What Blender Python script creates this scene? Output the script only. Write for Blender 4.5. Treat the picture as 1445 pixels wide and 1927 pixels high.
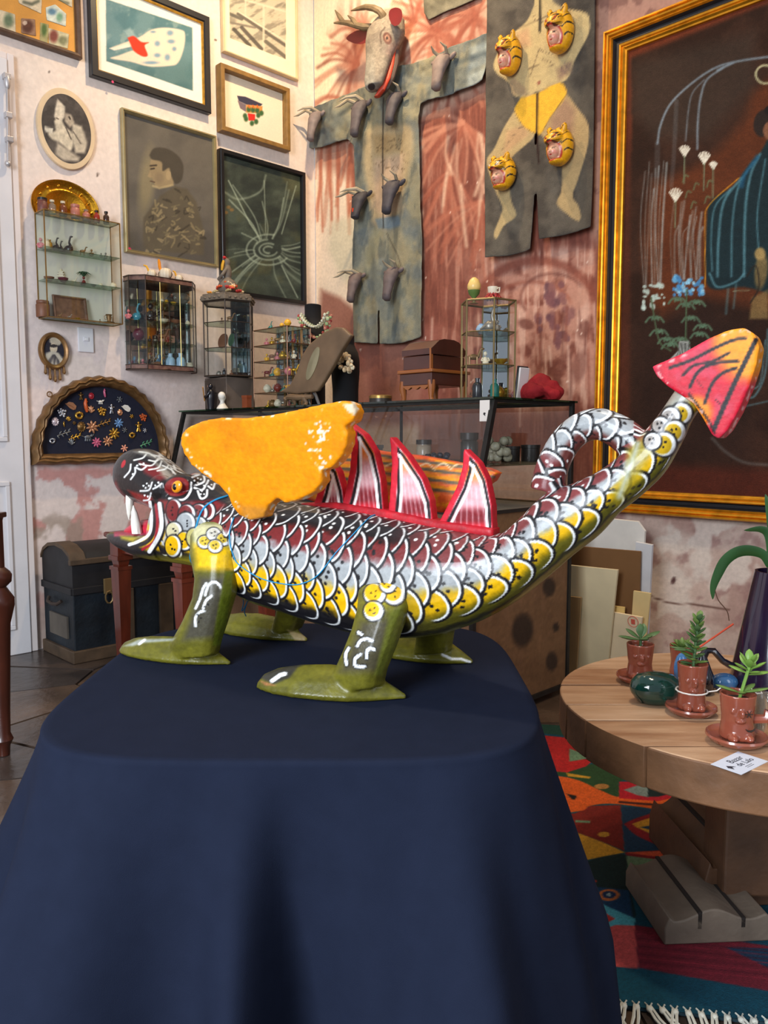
import bpy, bmesh, math, random
import numpy as np
from mathutils import Matrix, Vector
from mathutils.bvhtree import BVHTree
for o in list(bpy.data.objects): bpy.data.objects.remove(o)
SC = bpy.context.scene; COL = SC.collection
# ---------------------------------------------------------------- camera
IW, IH, FPX, PITCH, YAW = 1445, 1927, 1506.0, math.radians(5.35), math.radians(45.66)
CAM = np.array([3.7976, -3.1382, 1.0])
FH = np.array([-math.sin(YAW), math.cos(YAW), 0.0]); RT = np.array([FH[1], -FH[0], 0.0]); UP = np.array([0, 0, 1.0])
FW = FH*math.cos(PITCH)-UP*math.sin(PITCH); CU = FH*math.sin(PITCH)+UP*math.cos(PITCH)
cd = bpy.data.cameras.new('camera'); cam = bpy.data.objects.new('camera', cd); COL.objects.link(cam)
cd.sensor_fit = 'VERTICAL'; cd.sensor_height = 36.0; cd.lens = FPX/IH*36.0; cd.clip_start = .02
cam.matrix_world = Matrix(((RT[0], CU[0], -FW[0], CAM[0]), (RT[1], CU[1], -FW[1], CAM[1]), (RT[2], CU[2], -FW[2], CAM[2]), (0, 0, 0, 1)))
SC.camera = cam
# ---------------------------------------------------------------- light
w = bpy.data.worlds.new('world'); SC.world = w; w.use_nodes = True
w.node_tree.nodes['Background'].inputs[0].default_value = (.80, .86, 1.0, 1)
w.node_tree.nodes['Background'].inputs[1].default_value = .33
def lamp(name, kind, loc, target, power, col, **kw):
    l = bpy.data.lights.new(name, kind); l.energy = power; l.color = col
    for k, v in kw.items(): setattr(l, k, v)
    o = bpy.data.objects.new(name, l); COL.objects.link(o); o.location = loc
    d = Vector(target)-Vector(loc); o.rotation_euler = d.to_track_quat('-Z', 'Y').to_euler()
    return o
WARM = (1.0, .74, .44)
lamp('ceiling_spot_corner', 'SPOT', (1.15, -.85, 4.0), (.35, -.35, 2.0), 135, WARM, spot_size=2.1, spot_blend=.9, shadow_soft_size=.05)
lamp('ceiling_spot_tapestry', 'SPOT', (.95, -1.5, 3.9), (1.3, 0, 2.1), 52, WARM, spot_size=1.5, spot_blend=.9, shadow_soft_size=.05)
lamp('ceiling_spot_painting', 'SPOT', (2.7, -1.7, 3.9), (2.7, 0, 1.4), 60, WARM, spot_size=1.6, spot_blend=.9, shadow_soft_size=.06)
lamp('ceiling_spot_table', 'SPOT', (3.1, -1.9, 3.6), (3.3, -1.5, .45), 95, (1, .82, .6), spot_size=1.2, spot_blend=.9, shadow_soft_size=.1)
wl = CAM-1.6*FH-1.9*RT
lamp('window_daylight', 'AREA', (wl[0], wl[1], 2.0), tuple(CAM+1.8*FH+np.array([0, 0, -.3])), 170, (.84, .91, 1.0), shape='RECTANGLE', size=1.3, size_y=2.2)
wl2 = CAM-1.2*FH+2.4*RT
lamp('doorway_daylight', 'AREA', (wl2[0], wl2[1], 1.9), tuple(CAM+1.6*FH), 16, (.9, .94, 1.0), shape='RECTANGLE', size=1.0, size_y=2.2)
vs = SC.view_settings; vs.view_transform = 'Standard'; vs.look = 'None'; vs.gamma = 1; vs.use_curve_mapping = False; vs.exposure = 0.35

# ---------------------------------------------------------------- helpers
def ray(px, py): return FW+RT*((px-IW/2)/FPX)-CU*((py-IH/2)/FPX)
def P(px, py, axis, val):
    d = ray(px, py); return CAM+d*((val-CAM[axis])/d[axis])
def PP(px, py, pt, n):
    d = ray(px, py); n = np.asarray(n, float); return CAM+d*(((np.asarray(pt)-CAM)@n)/(d@n))
def proj(pts):
    q = np.asarray(pts, float)-CAM; z = q@FW
    return IW/2+FPX*(q@RT)/z, IH/2-FPX*(q@CU)/z
def gp(r, f, z): return CAM*np.array([1, 1, 0])+RT*r+FH*f+np.array([0, 0, z])       # right / forward of the camera, height
def npM(M): return np.array(M)
def xfm(M, V): M = np.array(M); return np.asarray(V) @ M[:3, :3].T+M[:3, 3]
def basis(o, x, y, z): return Matrix(((x[0], y[0], z[0], o[0]), (x[1], y[1], z[1], o[1]), (x[2], y[2], z[2], o[2]), (0, 0, 0, 1)))
def ML(s, t, n=0): return basis((n, s, t), (0, 1, 0), (0, 0, 1), (1, 0, 0))      # frame on the left wall: x along, y up, z out
def MR(s, t, n=0): return basis((s, -n, t), (1, 0, 0), (0, 0, 1), (0, -1, 0))    # frame on the right wall
def lin(c):
    c = np.asarray(c, float)/255.0
    return np.where(c <= .04045, c/12.92, ((c+.055)/1.055)**2.4)
_mc = {}
def mat(name, col, rough=.5, metal=0, var=.0, vscale=8, bump=0, bscale=60, coat=0, col2=None, stretch=None, emit=0):
    if name in _mc: return _mc[name]
    m = bpy.data.materials.new(name); m.use_nodes = True; nt = m.node_tree; b = nt.nodes['Principled BSDF']
    L = lin(col); b.inputs['Roughness'].default_value = rough; b.inputs['Metallic'].default_value = metal
    b.inputs['Coat Weight'].default_value = coat; b.inputs['Coat Roughness'].default_value = .12
    b.inputs['Base Color'].default_value = (*L, 1)
    if var or bump:
        tc = nt.nodes.new('ShaderNodeTexCoord'); mp = nt.nodes.new('ShaderNodeMapping'); nt.links.new(tc.outputs['Object'], mp.inputs[0])
        if stretch: mp.inputs['Scale'].default_value = stretch
    if var:
        n = nt.nodes.new('ShaderNodeTexNoise'); n.inputs['Scale'].default_value = vscale; n.inputs['Detail'].default_value = 6
        nt.links.new(mp.outputs[0], n.inputs['Vector'])
        r = nt.nodes.new('ShaderNodeValToRGB'); r.color_ramp.elements[0].position = .3; r.color_ramp.elements[1].position = .7
        a = lin(col2) if col2 is not None else L*(1-var)
        r.color_ramp.elements[0].color = (*a, 1); r.color_ramp.elements[1].color = (*(L if col2 is not None else np.minimum(L*(1+var), 1)), 1)
        nt.links.new(n.outputs[0], r.inputs[0]); nt.links.new(r.outputs[0], b.inputs['Base Color'])
    if bump:
        n = nt.nodes.new('ShaderNodeTexNoise'); n.inputs['Scale'].default_value = bscale; n.inputs['Detail'].default_value = 4
        nt.links.new(mp.outputs[0], n.inputs['Vector'])
        bp = nt.nodes.new('ShaderNodeBump'); bp.inputs['Strength'].default_value = bump; bp.inputs['Distance'].default_value = .01
        nt.links.new(n.outputs[0], bp.inputs['Height']); nt.links.new(bp.outputs[0], b.inputs['Normal'])
    _mc[name] = m; return m
def vmat(name, rough=.6, bump=.1, bscale=80, coat=0, var=.06, metal=0):          # colour comes from the painted colour layer
    if name in _mc: return _mc[name]
    m = bpy.data.materials.new(name); m.use_nodes = True; nt = m.node_tree; b = nt.nodes['Principled BSDF']
    b.inputs['Roughness'].default_value = rough; b.inputs['Coat Weight'].default_value = coat; b.inputs['Coat Roughness'].default_value = .15; b.inputs['Metallic'].default_value = metal; b.inputs['Specular IOR Level'].default_value = .28
    at = nt.nodes.new('ShaderNodeAttribute'); at.attribute_name = 'Col'
    tc = nt.nodes.new('ShaderNodeTexCoord'); n = nt.nodes.new('ShaderNodeTexNoise'); n.inputs['Scale'].default_value = bscale; n.inputs['Detail'].default_value = 5
    nt.links.new(tc.outputs['Object'], n.inputs['Vector'])
    mr = nt.nodes.new('ShaderNodeMapRange'); mr.inputs[1].default_value = .3; mr.inputs[2].default_value = .7; mr.inputs[3].default_value = 1-var*2; mr.inputs[4].default_value = 1+var
    nt.links.new(n.outputs[0], mr.inputs[0])
    mx = nt.nodes.new('ShaderNodeVectorMath'); mx.operation = 'SCALE'; nt.links.new(at.outputs['Color'], mx.inputs[0]); nt.links.new(mr.outputs[0], mx.inputs['Scale'])
    nt.links.new(mx.outputs[0], b.inputs['Base Color'])
    if bump:
        bp = nt.nodes.new('ShaderNodeBump'); bp.inputs['Strength'].default_value = bump; bp.inputs['Distance'].default_value = .01
        nt.links.new(n.outputs[0], bp.inputs['Height']); nt.links.new(bp.outputs[0], b.inputs['Normal'])
    _mc[name] = m; return m
def glass(name='clear_glass', tint=(250, 252, 250), refl=.10):
    if name in _mc: return _mc[name]
    m = bpy.data.materials.new(name); m.use_nodes = True; nt = m.node_tree; nt.nodes.clear()
    o = nt.nodes.new('ShaderNodeOutputMaterial'); t = nt.nodes.new('ShaderNodeBsdfTransparent'); g = nt.nodes.new('ShaderNodeBsdfGlossy')
    t.inputs[0].default_value = (*lin(tint), 1); g.inputs['Roughness'].default_value = .02
    lw = nt.nodes.new('ShaderNodeLayerWeight'); lw.inputs[0].default_value = .5
    pw_ = nt.nodes.new('ShaderNodeMath'); pw_.operation = 'POWER'; pw_.inputs[1].default_value = 4; nt.links.new(lw.outputs['Facing'], pw_.inputs[0])
    ma = nt.nodes.new('ShaderNodeMath'); ma.operation = 'MULTIPLY_ADD'; ma.inputs[1].default_value = .45; ma.inputs[2].default_value = refl*.4; nt.links.new(pw_.outputs[0], ma.inputs[0])
    mx = nt.nodes.new('ShaderNodeMixShader'); nt.links.new(ma.outputs[0], mx.inputs[0])
    nt.links.new(t.outputs[0], mx.inputs[1]); nt.links.new(g.outputs[0], mx.inputs[2]); nt.links.new(mx.outputs[0], o.inputs[0])
    _mc[name] = m; return m
def solidglass(name, col, rough=.03):
    if name in _mc: return _mc[name]
    m = mat(name, col, rough); b = m.node_tree.nodes['Principled BSDF']; b.inputs['Transmission Weight'].default_value = .85; b.inputs['IOR'].default_value = 1.45
    return m

class MB:
    def __init__(s): s.v = []; s.f = []
    def add(s, v, f):
        o = len(s.v); s.v.extend([tuple(map(float, p)) for p in v]); s.f.extend([tuple(i+o for i in q) for q in f]); return s
    def box(s, x0, x1, y0, y1, z0, z1):
        return s.add([(x0, y0, z0), (x1, y0, z0), (x1, y1, z0), (x0, y1, z0), (x0, y0, z1), (x1, y0, z1), (x1, y1, z1), (x0, y1, z1)],
                     [(3, 2, 1, 0), (4, 5, 6, 7), (0, 1, 5, 4), (1, 2, 6, 5), (2, 3, 7, 6), (3, 0, 4, 7)])
    def cb(s, c, d): return s.box(c[0]-d[0]/2, c[0]+d[0]/2, c[1]-d[1]/2, c[1]+d[1]/2, c[2]-d[2]/2, c[2]+d[2]/2)
    def loft(s, rings, closed=True, cap=True):
        n = len(rings[0]); v = [p for r in rings for p in r]; f = []
        for i in range(len(rings)-1):
            for j in range(n if closed else n-1):
                k = (j+1) % n; f.append((i*n+j, i*n+k, (i+1)*n+k, (i+1)*n+j))
        if cap: f.append(tuple(range(n-1, -1, -1))); f.append(tuple((len(rings)-1)*n+j for j in range(n)))
        return s.add(v, f)
    def lathe(s, prof, c=(0, 0, 0), seg=20, squash=(1, 1)):
        return s.loft([[(c[0]+r*math.cos(2*math.pi*k/seg)*squash[0], c[1]+r*math.sin(2*math.pi*k/seg)*squash[1], c[2]+z) for k in range(seg)] for r, z in prof])
    def tube(s, pts, r, seg=8, closed=False):
        pts = [Vector(p) for p in pts]; n = len(pts); rr = r if hasattr(r, '__len__') else [r]*n; rings = []; prev = None
        for i, p in enumerate(pts):
            a = pts[(i-1) % n] if (i or closed) else p; b = pts[(i+1) % n] if (i < n-1 or closed) else p
            t = (b-a).normalized()
            if prev is None: u = t.orthogonal().normalized()
            else:
                u = prev-t*prev.dot(t); u = u.normalized() if u.length > 1e-6 else t.orthogonal().normalized()
            prev = u; w_ = t.cross(u)
            rings.append([tuple(p+(u*math.cos(2*math.pi*k/seg)+w_*math.sin(2*math.pi*k/seg))*rr[i]) for k in range(seg)])
        if closed: return s.loft(rings+[rings[0]], cap=False)
        return s.loft(rings)
    def ell(s, c, r, seg=12, rings=8, R=None):
        if not hasattr(r, '__len__'): r = (r, r, r)
        V = []; F = []
        for i in range(1, rings):
            th = math.pi*i/rings
            for k in range(seg):
                ph = 2*math.pi*k/seg; V.append(Vector((r[0]*math.sin(th)*math.cos(ph), r[1]*math.sin(th)*math.sin(ph), r[2]*math.cos(th))))
        V.append(Vector((0, 0, r[2]))); V.append(Vector((0, 0, -r[2]))); a = len(V)-2; b = a+1
        for i in range(rings-2):
            for k in range(seg): k2 = (k+1) % seg; F.append((i*seg+k, (i+1)*seg+k, (i+1)*seg+k2, i*seg+k2))
        for k in range(seg):
            k2 = (k+1) % seg; F.append((a, k, k2)); F.append((b, (rings-2)*seg+k2, (rings-2)*seg+k))
        if R is not None: V = [R @ p for p in V]
        return s.add([p+Vector(c) for p in V], F)
    def prism(s, poly, z0, z1):
        n = len(poly); ar = sum(poly[i][0]*poly[(i+1) % n][1]-poly[(i+1) % n][0]*poly[i][1] for i in range(n))
        if ar < 0: poly = poly[::-1]
        return s.add([(x, y, z0) for x, y in poly]+[(x, y, z1) for x, y in poly],
                     [tuple(range(n-1, -1, -1)), tuple(range(n, 2*n))]+[(i, (i+1) % n, n+(i+1) % n, n+i) for i in range(n)])
    def xf(s, M): s.v = [tuple(M @ Vector(p)) for p in s.v]; return s
    def mesh(s, name='m'):
        me = bpy.data.meshes.new(name); me.from_pydata(s.v, [], s.f); me.update(); return me
    def obj(s, name, m, parent=None, smooth=35, bevel=0, loc=None):
        me = s.mesh(name)
        bm = bmesh.new(); bm.from_mesh(me); bmesh.ops.recalc_face_normals(bm, faces=bm.faces[:])
        bm.to_mesh(me); bm.free()
        if smooth:
            me.shade_smooth(); me.set_sharp_from_angle(angle=math.radians(smooth))
        o = bpy.data.objects.new(name, me); COL.objects.link(o); me.materials.append(m)
        if parent: o.parent = parent
        if loc is not None: o.location = loc
        if bevel:
            b = o.modifiers.new('bevel', 'BEVEL'); b.width = bevel; b.segments = 2; b.limit_method = 'ANGLE'
        return o
def tag(o, label, cat, group=None, kind=None):
    if label: o['label'] = label
    if cat: o['category'] = cat
    if group: o['group'] = group
    if kind: o['kind'] = kind
    return o
def thing(name, label, cat, M=None, group=None):
    o = bpy.data.objects.new(name, None); COL.objects.link(o); o.empty_display_size = .05
    if M is not None: o.matrix_world = M
    return tag(o, label, cat, group)
def struct(o): o['kind'] = 'structure'; return o
def T(x, y, z, rz=0, s=1): return Matrix.Translation((x, y, z)) @ Matrix.Rotation(rz, 4, 'Z') @ Matrix.Scale(s, 4)
def remesh(mb, vox, smooth=0):
    me = mb.mesh('tmp'); bm = bmesh.new(); bm.from_mesh(me); bmesh.ops.recalc_face_normals(bm, faces=bm.faces[:]); bmesh.ops.triangulate(bm, faces=bm.faces[:]); bm.to_mesh(me); bm.free()
    o = bpy.data.objects.new('tmp', me); COL.objects.link(o)
    md = o.modifiers.new('r', 'REMESH'); md.mode = 'VOXEL'; md.voxel_size = vox
    if smooth: sm = o.modifiers.new('s', 'SMOOTH'); sm.iterations = smooth; sm.factor = .5
    dg = bpy.context.evaluated_depsgraph_get(); e = o.evaluated_get(dg); m2 = bpy.data.meshes.new_from_object(e)
    V = np.empty(len(m2.vertices)*3); m2.vertices.foreach_get('co', V); V = V.reshape(-1, 3)
    bpy.data.objects.remove(o); bpy.data.meshes.remove(me)
    return V, m2
def setV(me, V): me.vertices.foreach_set('co', np.asarray(V, np.float32).ravel()); me.update()
def setC(me, rgb):
    L = lin(np.clip(rgb, 0, 255)); c = np.ones((len(L), 4), np.float32); c[:, :3] = L
    a = me.color_attributes.new('Col', 'FLOAT_COLOR', 'POINT'); a.data.foreach_set('color', c.ravel())
def vobj(name, me, rgb, m, parent=None, smooth=True):
    if rgb is not None: setC(me, rgb)
    me.materials.clear(); me.materials.append(m)
    if smooth: me.shade_smooth()
    me.name = name
    o = bpy.data.objects.new(name, me); COL.objects.link(o)
    if parent: o.parent = parent
    return o
def gridmesh(xs, ys, fn):                                                         # fn(x, y) -> points
    X, Y = np.meshgrid(xs, ys); nx, ny = len(xs), len(ys)
    V = fn(X.ravel(), Y.ravel())
    i = np.arange((ny-1)*nx).reshape(ny-1, nx)[:, :-1].ravel(); F = np.stack([i, i+1, i+nx+1, i+nx], 1)
    me = bpy.data.meshes.new('grid'); me.vertices.add(len(V)); me.loops.add(F.size); me.polygons.add(len(F))
    me.vertices.foreach_set('co', V.astype(np.float32).ravel()); me.loops.foreach_set('vertex_index', F.ravel().astype(np.int32))
    me.polygons.foreach_set('loop_start', np.arange(0, F.size, 4, dtype=np.int32)); me.update(calc_edges=True)
    return V, me
def canvas(name, parent, M, x0, x1, y0, y1, z, nx, ny, paint, m):
    V, me = gridmesh(np.linspace(x0, x1, nx), np.linspace(y0, y1, ny), lambda a, b: np.stack([a, b, np.full_like(a, z)], 1))
    X, Y = proj(xfm(M, V)); return vobj(name, me, paint(X, Y), m, parent, False)
# painting
def _h(i, j, s): 
    n = (i*374761393+j*668265263+s*1442695041) & 0x7fffffff; n = (n ^ (n >> 13))*1274126177 & 0x7fffffff; return ((n ^ (n >> 16)) & 0xffff)/65535.0
def vnoise(x, y, s=0):
    i = np.floor(x).astype(np.int64); j = np.floor(y).astype(np.int64); u = x-i; v = y-j; u = u*u*(3-2*u); v = v*v*(3-2*v)
    return (_h(i, j, s)*(1-u)+_h(i+1, j, s)*u)*(1-v)+(_h(i, j+1, s)*(1-u)+_h(i+1, j+1, s)*u)*v
def fbm(x, y, sc, s=0, o=4):
    r = 0; a = .5; x = x/sc; y = y/sc
    for k in range(o): r = r+a*vnoise(x*2**k, y*2**k, s+k*17); a /= 2
    return r/(1-.5**o)
def sstep(a, b, x): t = np.clip((x-a)/(b-a), 0, 1); return t*t*(3-2*t)
def inpoly(X, Y, p):
    r = np.zeros(X.shape, bool); n = len(p)
    for i in range(n):
        x0, y0 = p[i]; x1, y1 = p[(i+1) % n]
        if y0 == y1: continue
        c = ((y0 > Y) != (y1 > Y)) & (X < (x1-x0)*(Y-y0)/(y1-y0)+x0); r ^= c
    return r
def dline(X, Y, p):
    d = np.full(X.shape, 1e9)
    for (x0, y0), (x1, y1) in zip(p[:-1], p[1:]):
        dx, dy = x1-x0, y1-y0; L = dx*dx+dy*dy+1e-12; t = np.clip(((X-x0)*dx+(Y-y0)*dy)/L, 0, 1)
        d = np.minimum(d, np.hypot(X-x0-t*dx, Y-y0-t*dy))
    return d
def curve(p, n=6):                                                                # smooth polyline through points
    p = np.array(p, float); q = np.vstack([2*p[0]-p[1], p, 2*p[-1]-p[-2]]); out = []
    for i in range(1, len(q)-2):
        for k in range(n):
            t = k/n; a, b, c, d = q[i-1:i+3]
            out.append(.5*((2*b)+(-a+c)*t+(2*a-5*b+4*c-d)*t*t+(-a+3*b-3*c+d)*t**3))
    out.append(q[-2]); return np.array(out)
class Pt:
    def __init__(s, X, Y, base):
        s.X, s.Y = np.asarray(X), np.asarray(Y); b = np.asarray(base, float)
        s.c = np.tile(b, (len(s.X), 1)) if b.ndim == 1 else b.copy()
    def _sel(s, p, pad):
        p = np.asarray(p, float); a = p.min(0)-pad; b = p.max(0)+pad
        return np.where((s.X > a[0]) & (s.X < b[0]) & (s.Y > a[1]) & (s.Y < b[1]))[0]
    def mix(s, idx, al, col):
        al = np.asarray(al)[:, None]; s.c[idx] = s.c[idx]*(1-al)+np.asarray(col, float)*al
    def all(s, al, col): s.mix(slice(None), al, col); return s
    def poly(s, p, col, soft=2., a=1.):
        if len(p) >= 9: p = [tuple(q) for q in curve(list(p)+[p[0]], 4)[:-1]]
        i = s._sel(p, soft*2); 
        if len(i) == 0: return s
        X, Y = s.X[i], s.Y[i]; d = dline(X, Y, list(p)+[p[0]]); d = np.where(inpoly(X, Y, p), -d, d)
        s.mix(i, a*np.clip(.5-d/soft, 0, 1), col); return s
    def line(s, p, w, col, soft=1.5, a=1., sm=False):
        if sm: p = curve(p)
        i = s._sel(p, w+soft*2)
        if len(i): d = dline(s.X[i], s.Y[i], p); s.mix(i, a*np.clip(.5-(d-w/2)/soft, 0, 1), col)
        return s
    def ell(s, cx, cy, rx, ry, col, rot=0, soft=.15, a=1.):
        R = max(rx, ry)*1.6; i = s._sel([(cx-R, cy-R), (cx+R, cy+R)], 0)
        if len(i):
            x = s.X[i]-cx; y = s.Y[i]-cy; c, n = math.cos(rot), math.sin(rot)
            d = np.hypot((x*c+y*n)/rx, (-x*n+y*c)/ry); s.mix(i, a*np.clip(.5-(d-1)/soft, 0, 1), col)
        return s
    def noise(s, sc, amt, seed=0, o=4):
        n = fbm(s.X, s.Y, sc, seed, o)-.5; s.c *= (1+amt*n)[:, None]; return s
rnd = random.Random(5)
# ================================================================ the setting
def clip_half(poly, px, py, nx, ny):
    out = []
    for i in range(len(poly)):
        a = poly[i]; b = poly[(i+1) % len(poly)]; da = (a[0]-px)*nx+(a[1]-py)*ny; db = (b[0]-px)*nx+(b[1]-py)*ny
        if da <= 0: out.append(a)
        if (da < 0 < db) or (db < 0 < da): t = da/(da-db); out.append((a[0]+t*(b[0]-a[0]), a[1]+t*(b[1]-a[1])))
    return out
def inset(poly, d):
    n = len(poly); ar = sum(poly[i][0]*poly[(i+1) % n][1]-poly[(i+1) % n][0]*poly[i][1] for i in range(n))
    q = poly
    for i in range(n):
        a = poly[i]; b = poly[(i+1) % n]; ex, ey = b[0]-a[0], b[1]-a[1]; L = math.hypot(ex, ey)
        if L < 1e-6: continue
        nx, ny = (ey/L, -ex/L) if ar > 0 else (-ey/L, ex/L)
        q = clip_half(q, a[0]-nx*d, a[1]-ny*d, nx, ny)
        if len(q) < 3: return []
    return q
flo = struct(MB().box(-.1, 5.2, -5.2, .1, -.09, -.012).obj('floor', mat('joint_mud', (62, 50, 42), .9, var=.2), None, 0))
fm = [mat('flagstone_%d' % i, c, .27, var=.35, vscale=5, bump=.25, bscale=25) for i, c in enumerate([(78, 64, 54), (68, 58, 52), (88, 70, 56), (64, 56, 52)])]
rf = random.Random(3); cells = []
for i in range(-1, 12):
    for j in range(-1, 12): cells.append(((i+.5+rf.uniform(-.36, .36))*.46, -(j+.5+rf.uniform(-.36, .36))*.46))
for c in cells:
    if not (0 < c[0] < 5 and -5 < c[1] < 0): continue
    poly = [(-.08, -5.1), (5.1, -5.1), (5.1, .08), (-.08, .08)]
    for d in cells:
        if d is not c and abs(d[0]-c[0]) < 1.5 and abs(d[1]-c[1]) < 1.5:
            poly = clip_half(poly, (c[0]+d[0])/2, (c[1]+d[1])/2, d[0]-c[0], d[1]-c[1])
            if len(poly) < 3: break
    poly = inset(poly, .006) if len(poly) > 2 else []
    if len(poly) > 2:
        h = rf.uniform(-.004, 0); top = inset(poly, .006)
        mb = MB().prism(poly, -.03, h); mb.obj('flagstone', rf.choice(fm), flo, 30)

def paint_left(X, Y):
    p = Pt(X, Y, (236, 220, 206)); n = fbm(X, Y, 160, 1); m = fbm(X, Y, 40, 5)
    p.all(sstep(.5, .75, n)*.5, (233, 208, 196)); p.all(sstep(500, 900, Y)*.55, (222, 198, 190))
    p.all(sstep(330, 250, X)*sstep(120, 500, Y)*.35, (226, 212, 214))
    lo = sstep(868, 885, Y+20*(m-.5))
    q = fbm(X, Y, 55, 9, 5); p.all(lo*sstep(.46, .52, q), (208, 152, 142)); p.all(lo*sstep(.50, .44, q), (232, 214, 204))
    p.all(lo*sstep(.5, .56, fbm(X, Y, 70, 31, 5))*sstep(950, 985, Y)*.75, (166, 146, 130))
    p.all(sstep(1010, 1060, Y)*.5, (205, 182, 170))
    for (x, y) in [(92, 135), (235, 350), (184, 329), (405, 75), (160, 555)]: p.ell(x, y, 2.5, 2.5, (90, 70, 60))
    for k in range(26):
        x = rnd.uniform(60, 330); y = rnd.uniform(560, 870); p.ell(x, y, rnd.uniform(3, 14), rnd.uniform(2, 6), (244, 226, 218), soft=.8, a=.6)
    return p.noise(14, .06, 3).c
V, me = gridmesh(np.concatenate([np.linspace(-5.1, -1.9, 20), np.linspace(-1.88, 0, 230)]), np.concatenate([np.linspace(0, 3.3, 330), np.linspace(3.35, 4.2, 8)]), lambda a, b: np.stack([np.zeros_like(a), a, b], 1))
V[:, 0] = -.004*fbm(V[:, 1]*100, V[:, 2]*100, 45, 7); setV(me, V)
wallL = struct(vobj('wall_left', me, paint_left(*proj(V)), vmat('plaster_left', .8, .15, 45, var=.04)))
def arcpts(cx, cy, rx, ry, a0, a1, n=20): return [(cx+rx*math.cos(math.radians(a0+(a1-a0)*k/n)), cy+ry*math.sin(math.radians(a0+(a1-a0)*k/n))) for k in range(n+1)]
def paint_right(X, Y):
    p = Pt(X, Y, (236, 214, 188)); r = random.Random(11)
    n = fbm(X, Y, 120, 2); m = fbm(X, Y, 30, 6, 5); st = fbm(X*6, Y*.5, 40, 8, 5)
    TC, TD, TL = (128, 68, 54), (98, 52, 44), (182, 132, 112)
    p.all(sstep(670, 600, X)*sstep(260, 180, Y)*sstep(.35, .6, n)*.5, (222, 222, 178))
    # body of the mural: terracotta right of the hanging cross, paler towards the right and below
    z = sstep(785, 800, X+14*(m-.5))*sstep(190, 250, Y+60*(n-.5)-.35*(800-X)); p.all(z*.93, TC)
    p.all(z*sstep(.45, .62, st)*.5, TD); p.all(z*sstep(.42, .3, st)*.45, TL)
    z2 = sstep(800, 990, X)*sstep(455, 480, Y)*sstep(1125, 1115, X)*sstep(800, 740, Y); p.all(z2*.8*sstep(.3, .55, m), (196, 146, 126)); p.all(z2*.4*sstep(.5, .35, st), (226, 194, 176))
    # left of the cross: drips over cream, then grey-green plaster, then terracotta
    for k in range(26):
        x = r.uniform(598, 682); y0 = r.uniform(255, 290); y1 = r.uniform(330, 440)
        p.line([(x, y0), (x+r.uniform(-6, 6), (y0+y1)/2), (x+r.uniform(-8, 4), y1)], r.uniform(2, 8), (188, 112, 84), 4, r.uniform(.35, .8))
    p.poly([(600, 265), (685, 255), (685, 345), (650, 335), (600, 310)], TC, 22, .5)
    p.poly([(622, 420), (685, 395), (690, 570), (660, 540), (640, 520), (618, 470)], (206, 196, 166), 14, .7)
    p.poly([(604, 545), (640, 560), (690, 600), (690, 700), (596, 650)], TC, 12, .75)
    p.poly([(660, 630), (830, 610), (830, 800), (640, 800)], (152, 92, 78), 20, .85)
    p.poly([(690, 640), (720, 640), (735, 760), (700, 790)], TD, 14, .5)
    # palm fronds at the top
    for cx, cy, n_, a0, a1, R in [(672, 120, 16, 100, 300, 100), (690, 60, 14, 100, 330, 80), (820, 60, 30, 20, 360, 120), (895, 30, 24, 30, 330, 110), (850, 110, 20, 0, 360, 90), (655, 190, 14, 60, 200, 70), (870, 230, 22, 30, 200, 120), (845, 320, 18, 50, 150, 130), (905, 380, 18, 60, 170, 110), (780, 40, 16, 100, 330, 80)]:
        for k in range(n_):
            a = math.radians(a0+(a1-a0)*k/n_+r.uniform(-8, 8)); L = R*r.uniform(.6, 1.1); bx, by = cx+L*math.cos(a), cy+L*math.sin(a)+L*.25
            p.line([(cx, cy), ((cx+bx)/2+r.uniform(-8, 8), (cy+by)/2-12), (bx, by)], r.uniform(2.5, 9), r.choice([TC, (172, 104, 82), (158, 90, 70), (190, 130, 106)]), 5, r.uniform(.4, .85), sm=True)
    p.poly([(640, 75), (700, 60), (700, 210), (650, 215)], TC, 30, .35)
    p.poly([(780, -30), (930, -30), (930, 180), (800, 190)], TC, 50, .5); p.poly([(645, 40), (700, 30), (690, 180), (650, 200)], TC, 30, .25)
    for k in range(14):
        x = r.uniform(840, 915); y0 = r.uniform(180, 420); b_ = y0+r.uniform(40, 120); p.line([(x, y0), (x+r.uniform(-9, 9), (y0+b_)/2), (x+r.uniform(-14, 14), b_)], r.uniform(2, 6), (228, 198, 170), 6, r.uniform(.3, .7), True)
    # painted fish and grapes above the counter
    p.line(arcpts(1010, 580, 110, 90, 190, 350), 16, TC, 8, .75); p.line(arcpts(1000, 590, 80, 60, 200, 340), 7, (150, 84, 66), 5, .6)
    p.line(arcpts(1040, 560, 60, 45, 150, 330), 6, TD, 5, .5)
    for k in range(34): p.ell(r.uniform(1012, 1078), r.uniform(535, 655), r.uniform(5, 9), r.uniform(6, 11), r.choice([(120, 76, 78), (104, 68, 74), (136, 90, 86)]), soft=.4, a=.85)
    for k in range(40):
        x = r.uniform(800, 1120); y0 = r.uniform(560, 700); p.line([(x, y0), (x+r.uniform(-4, 4), y0+r.uniform(30, 120))], r.uniform(2, 5), r.choice([TL, TD, (228, 196, 178), TC]), 4, .55)
    p.ell(1090, 560, 16, 22, TL, .5, .4, .7); p.ell(990, 610, 16, 10, TD, .3, .5, .7); p.ell(1090, 690, 14, 30, TD, .2, .5, .5); p.ell(1098, 620, 12, 18, TD, .4, .5, .5)
    # below the counter line and behind the painting
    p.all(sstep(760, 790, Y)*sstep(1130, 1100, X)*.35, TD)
    p.poly([(860, 960), (900, 890), (1000, 850), (1070, 870), (1070, 1010), (860, 1010)], (218, 186, 170), 20, .7)
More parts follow.
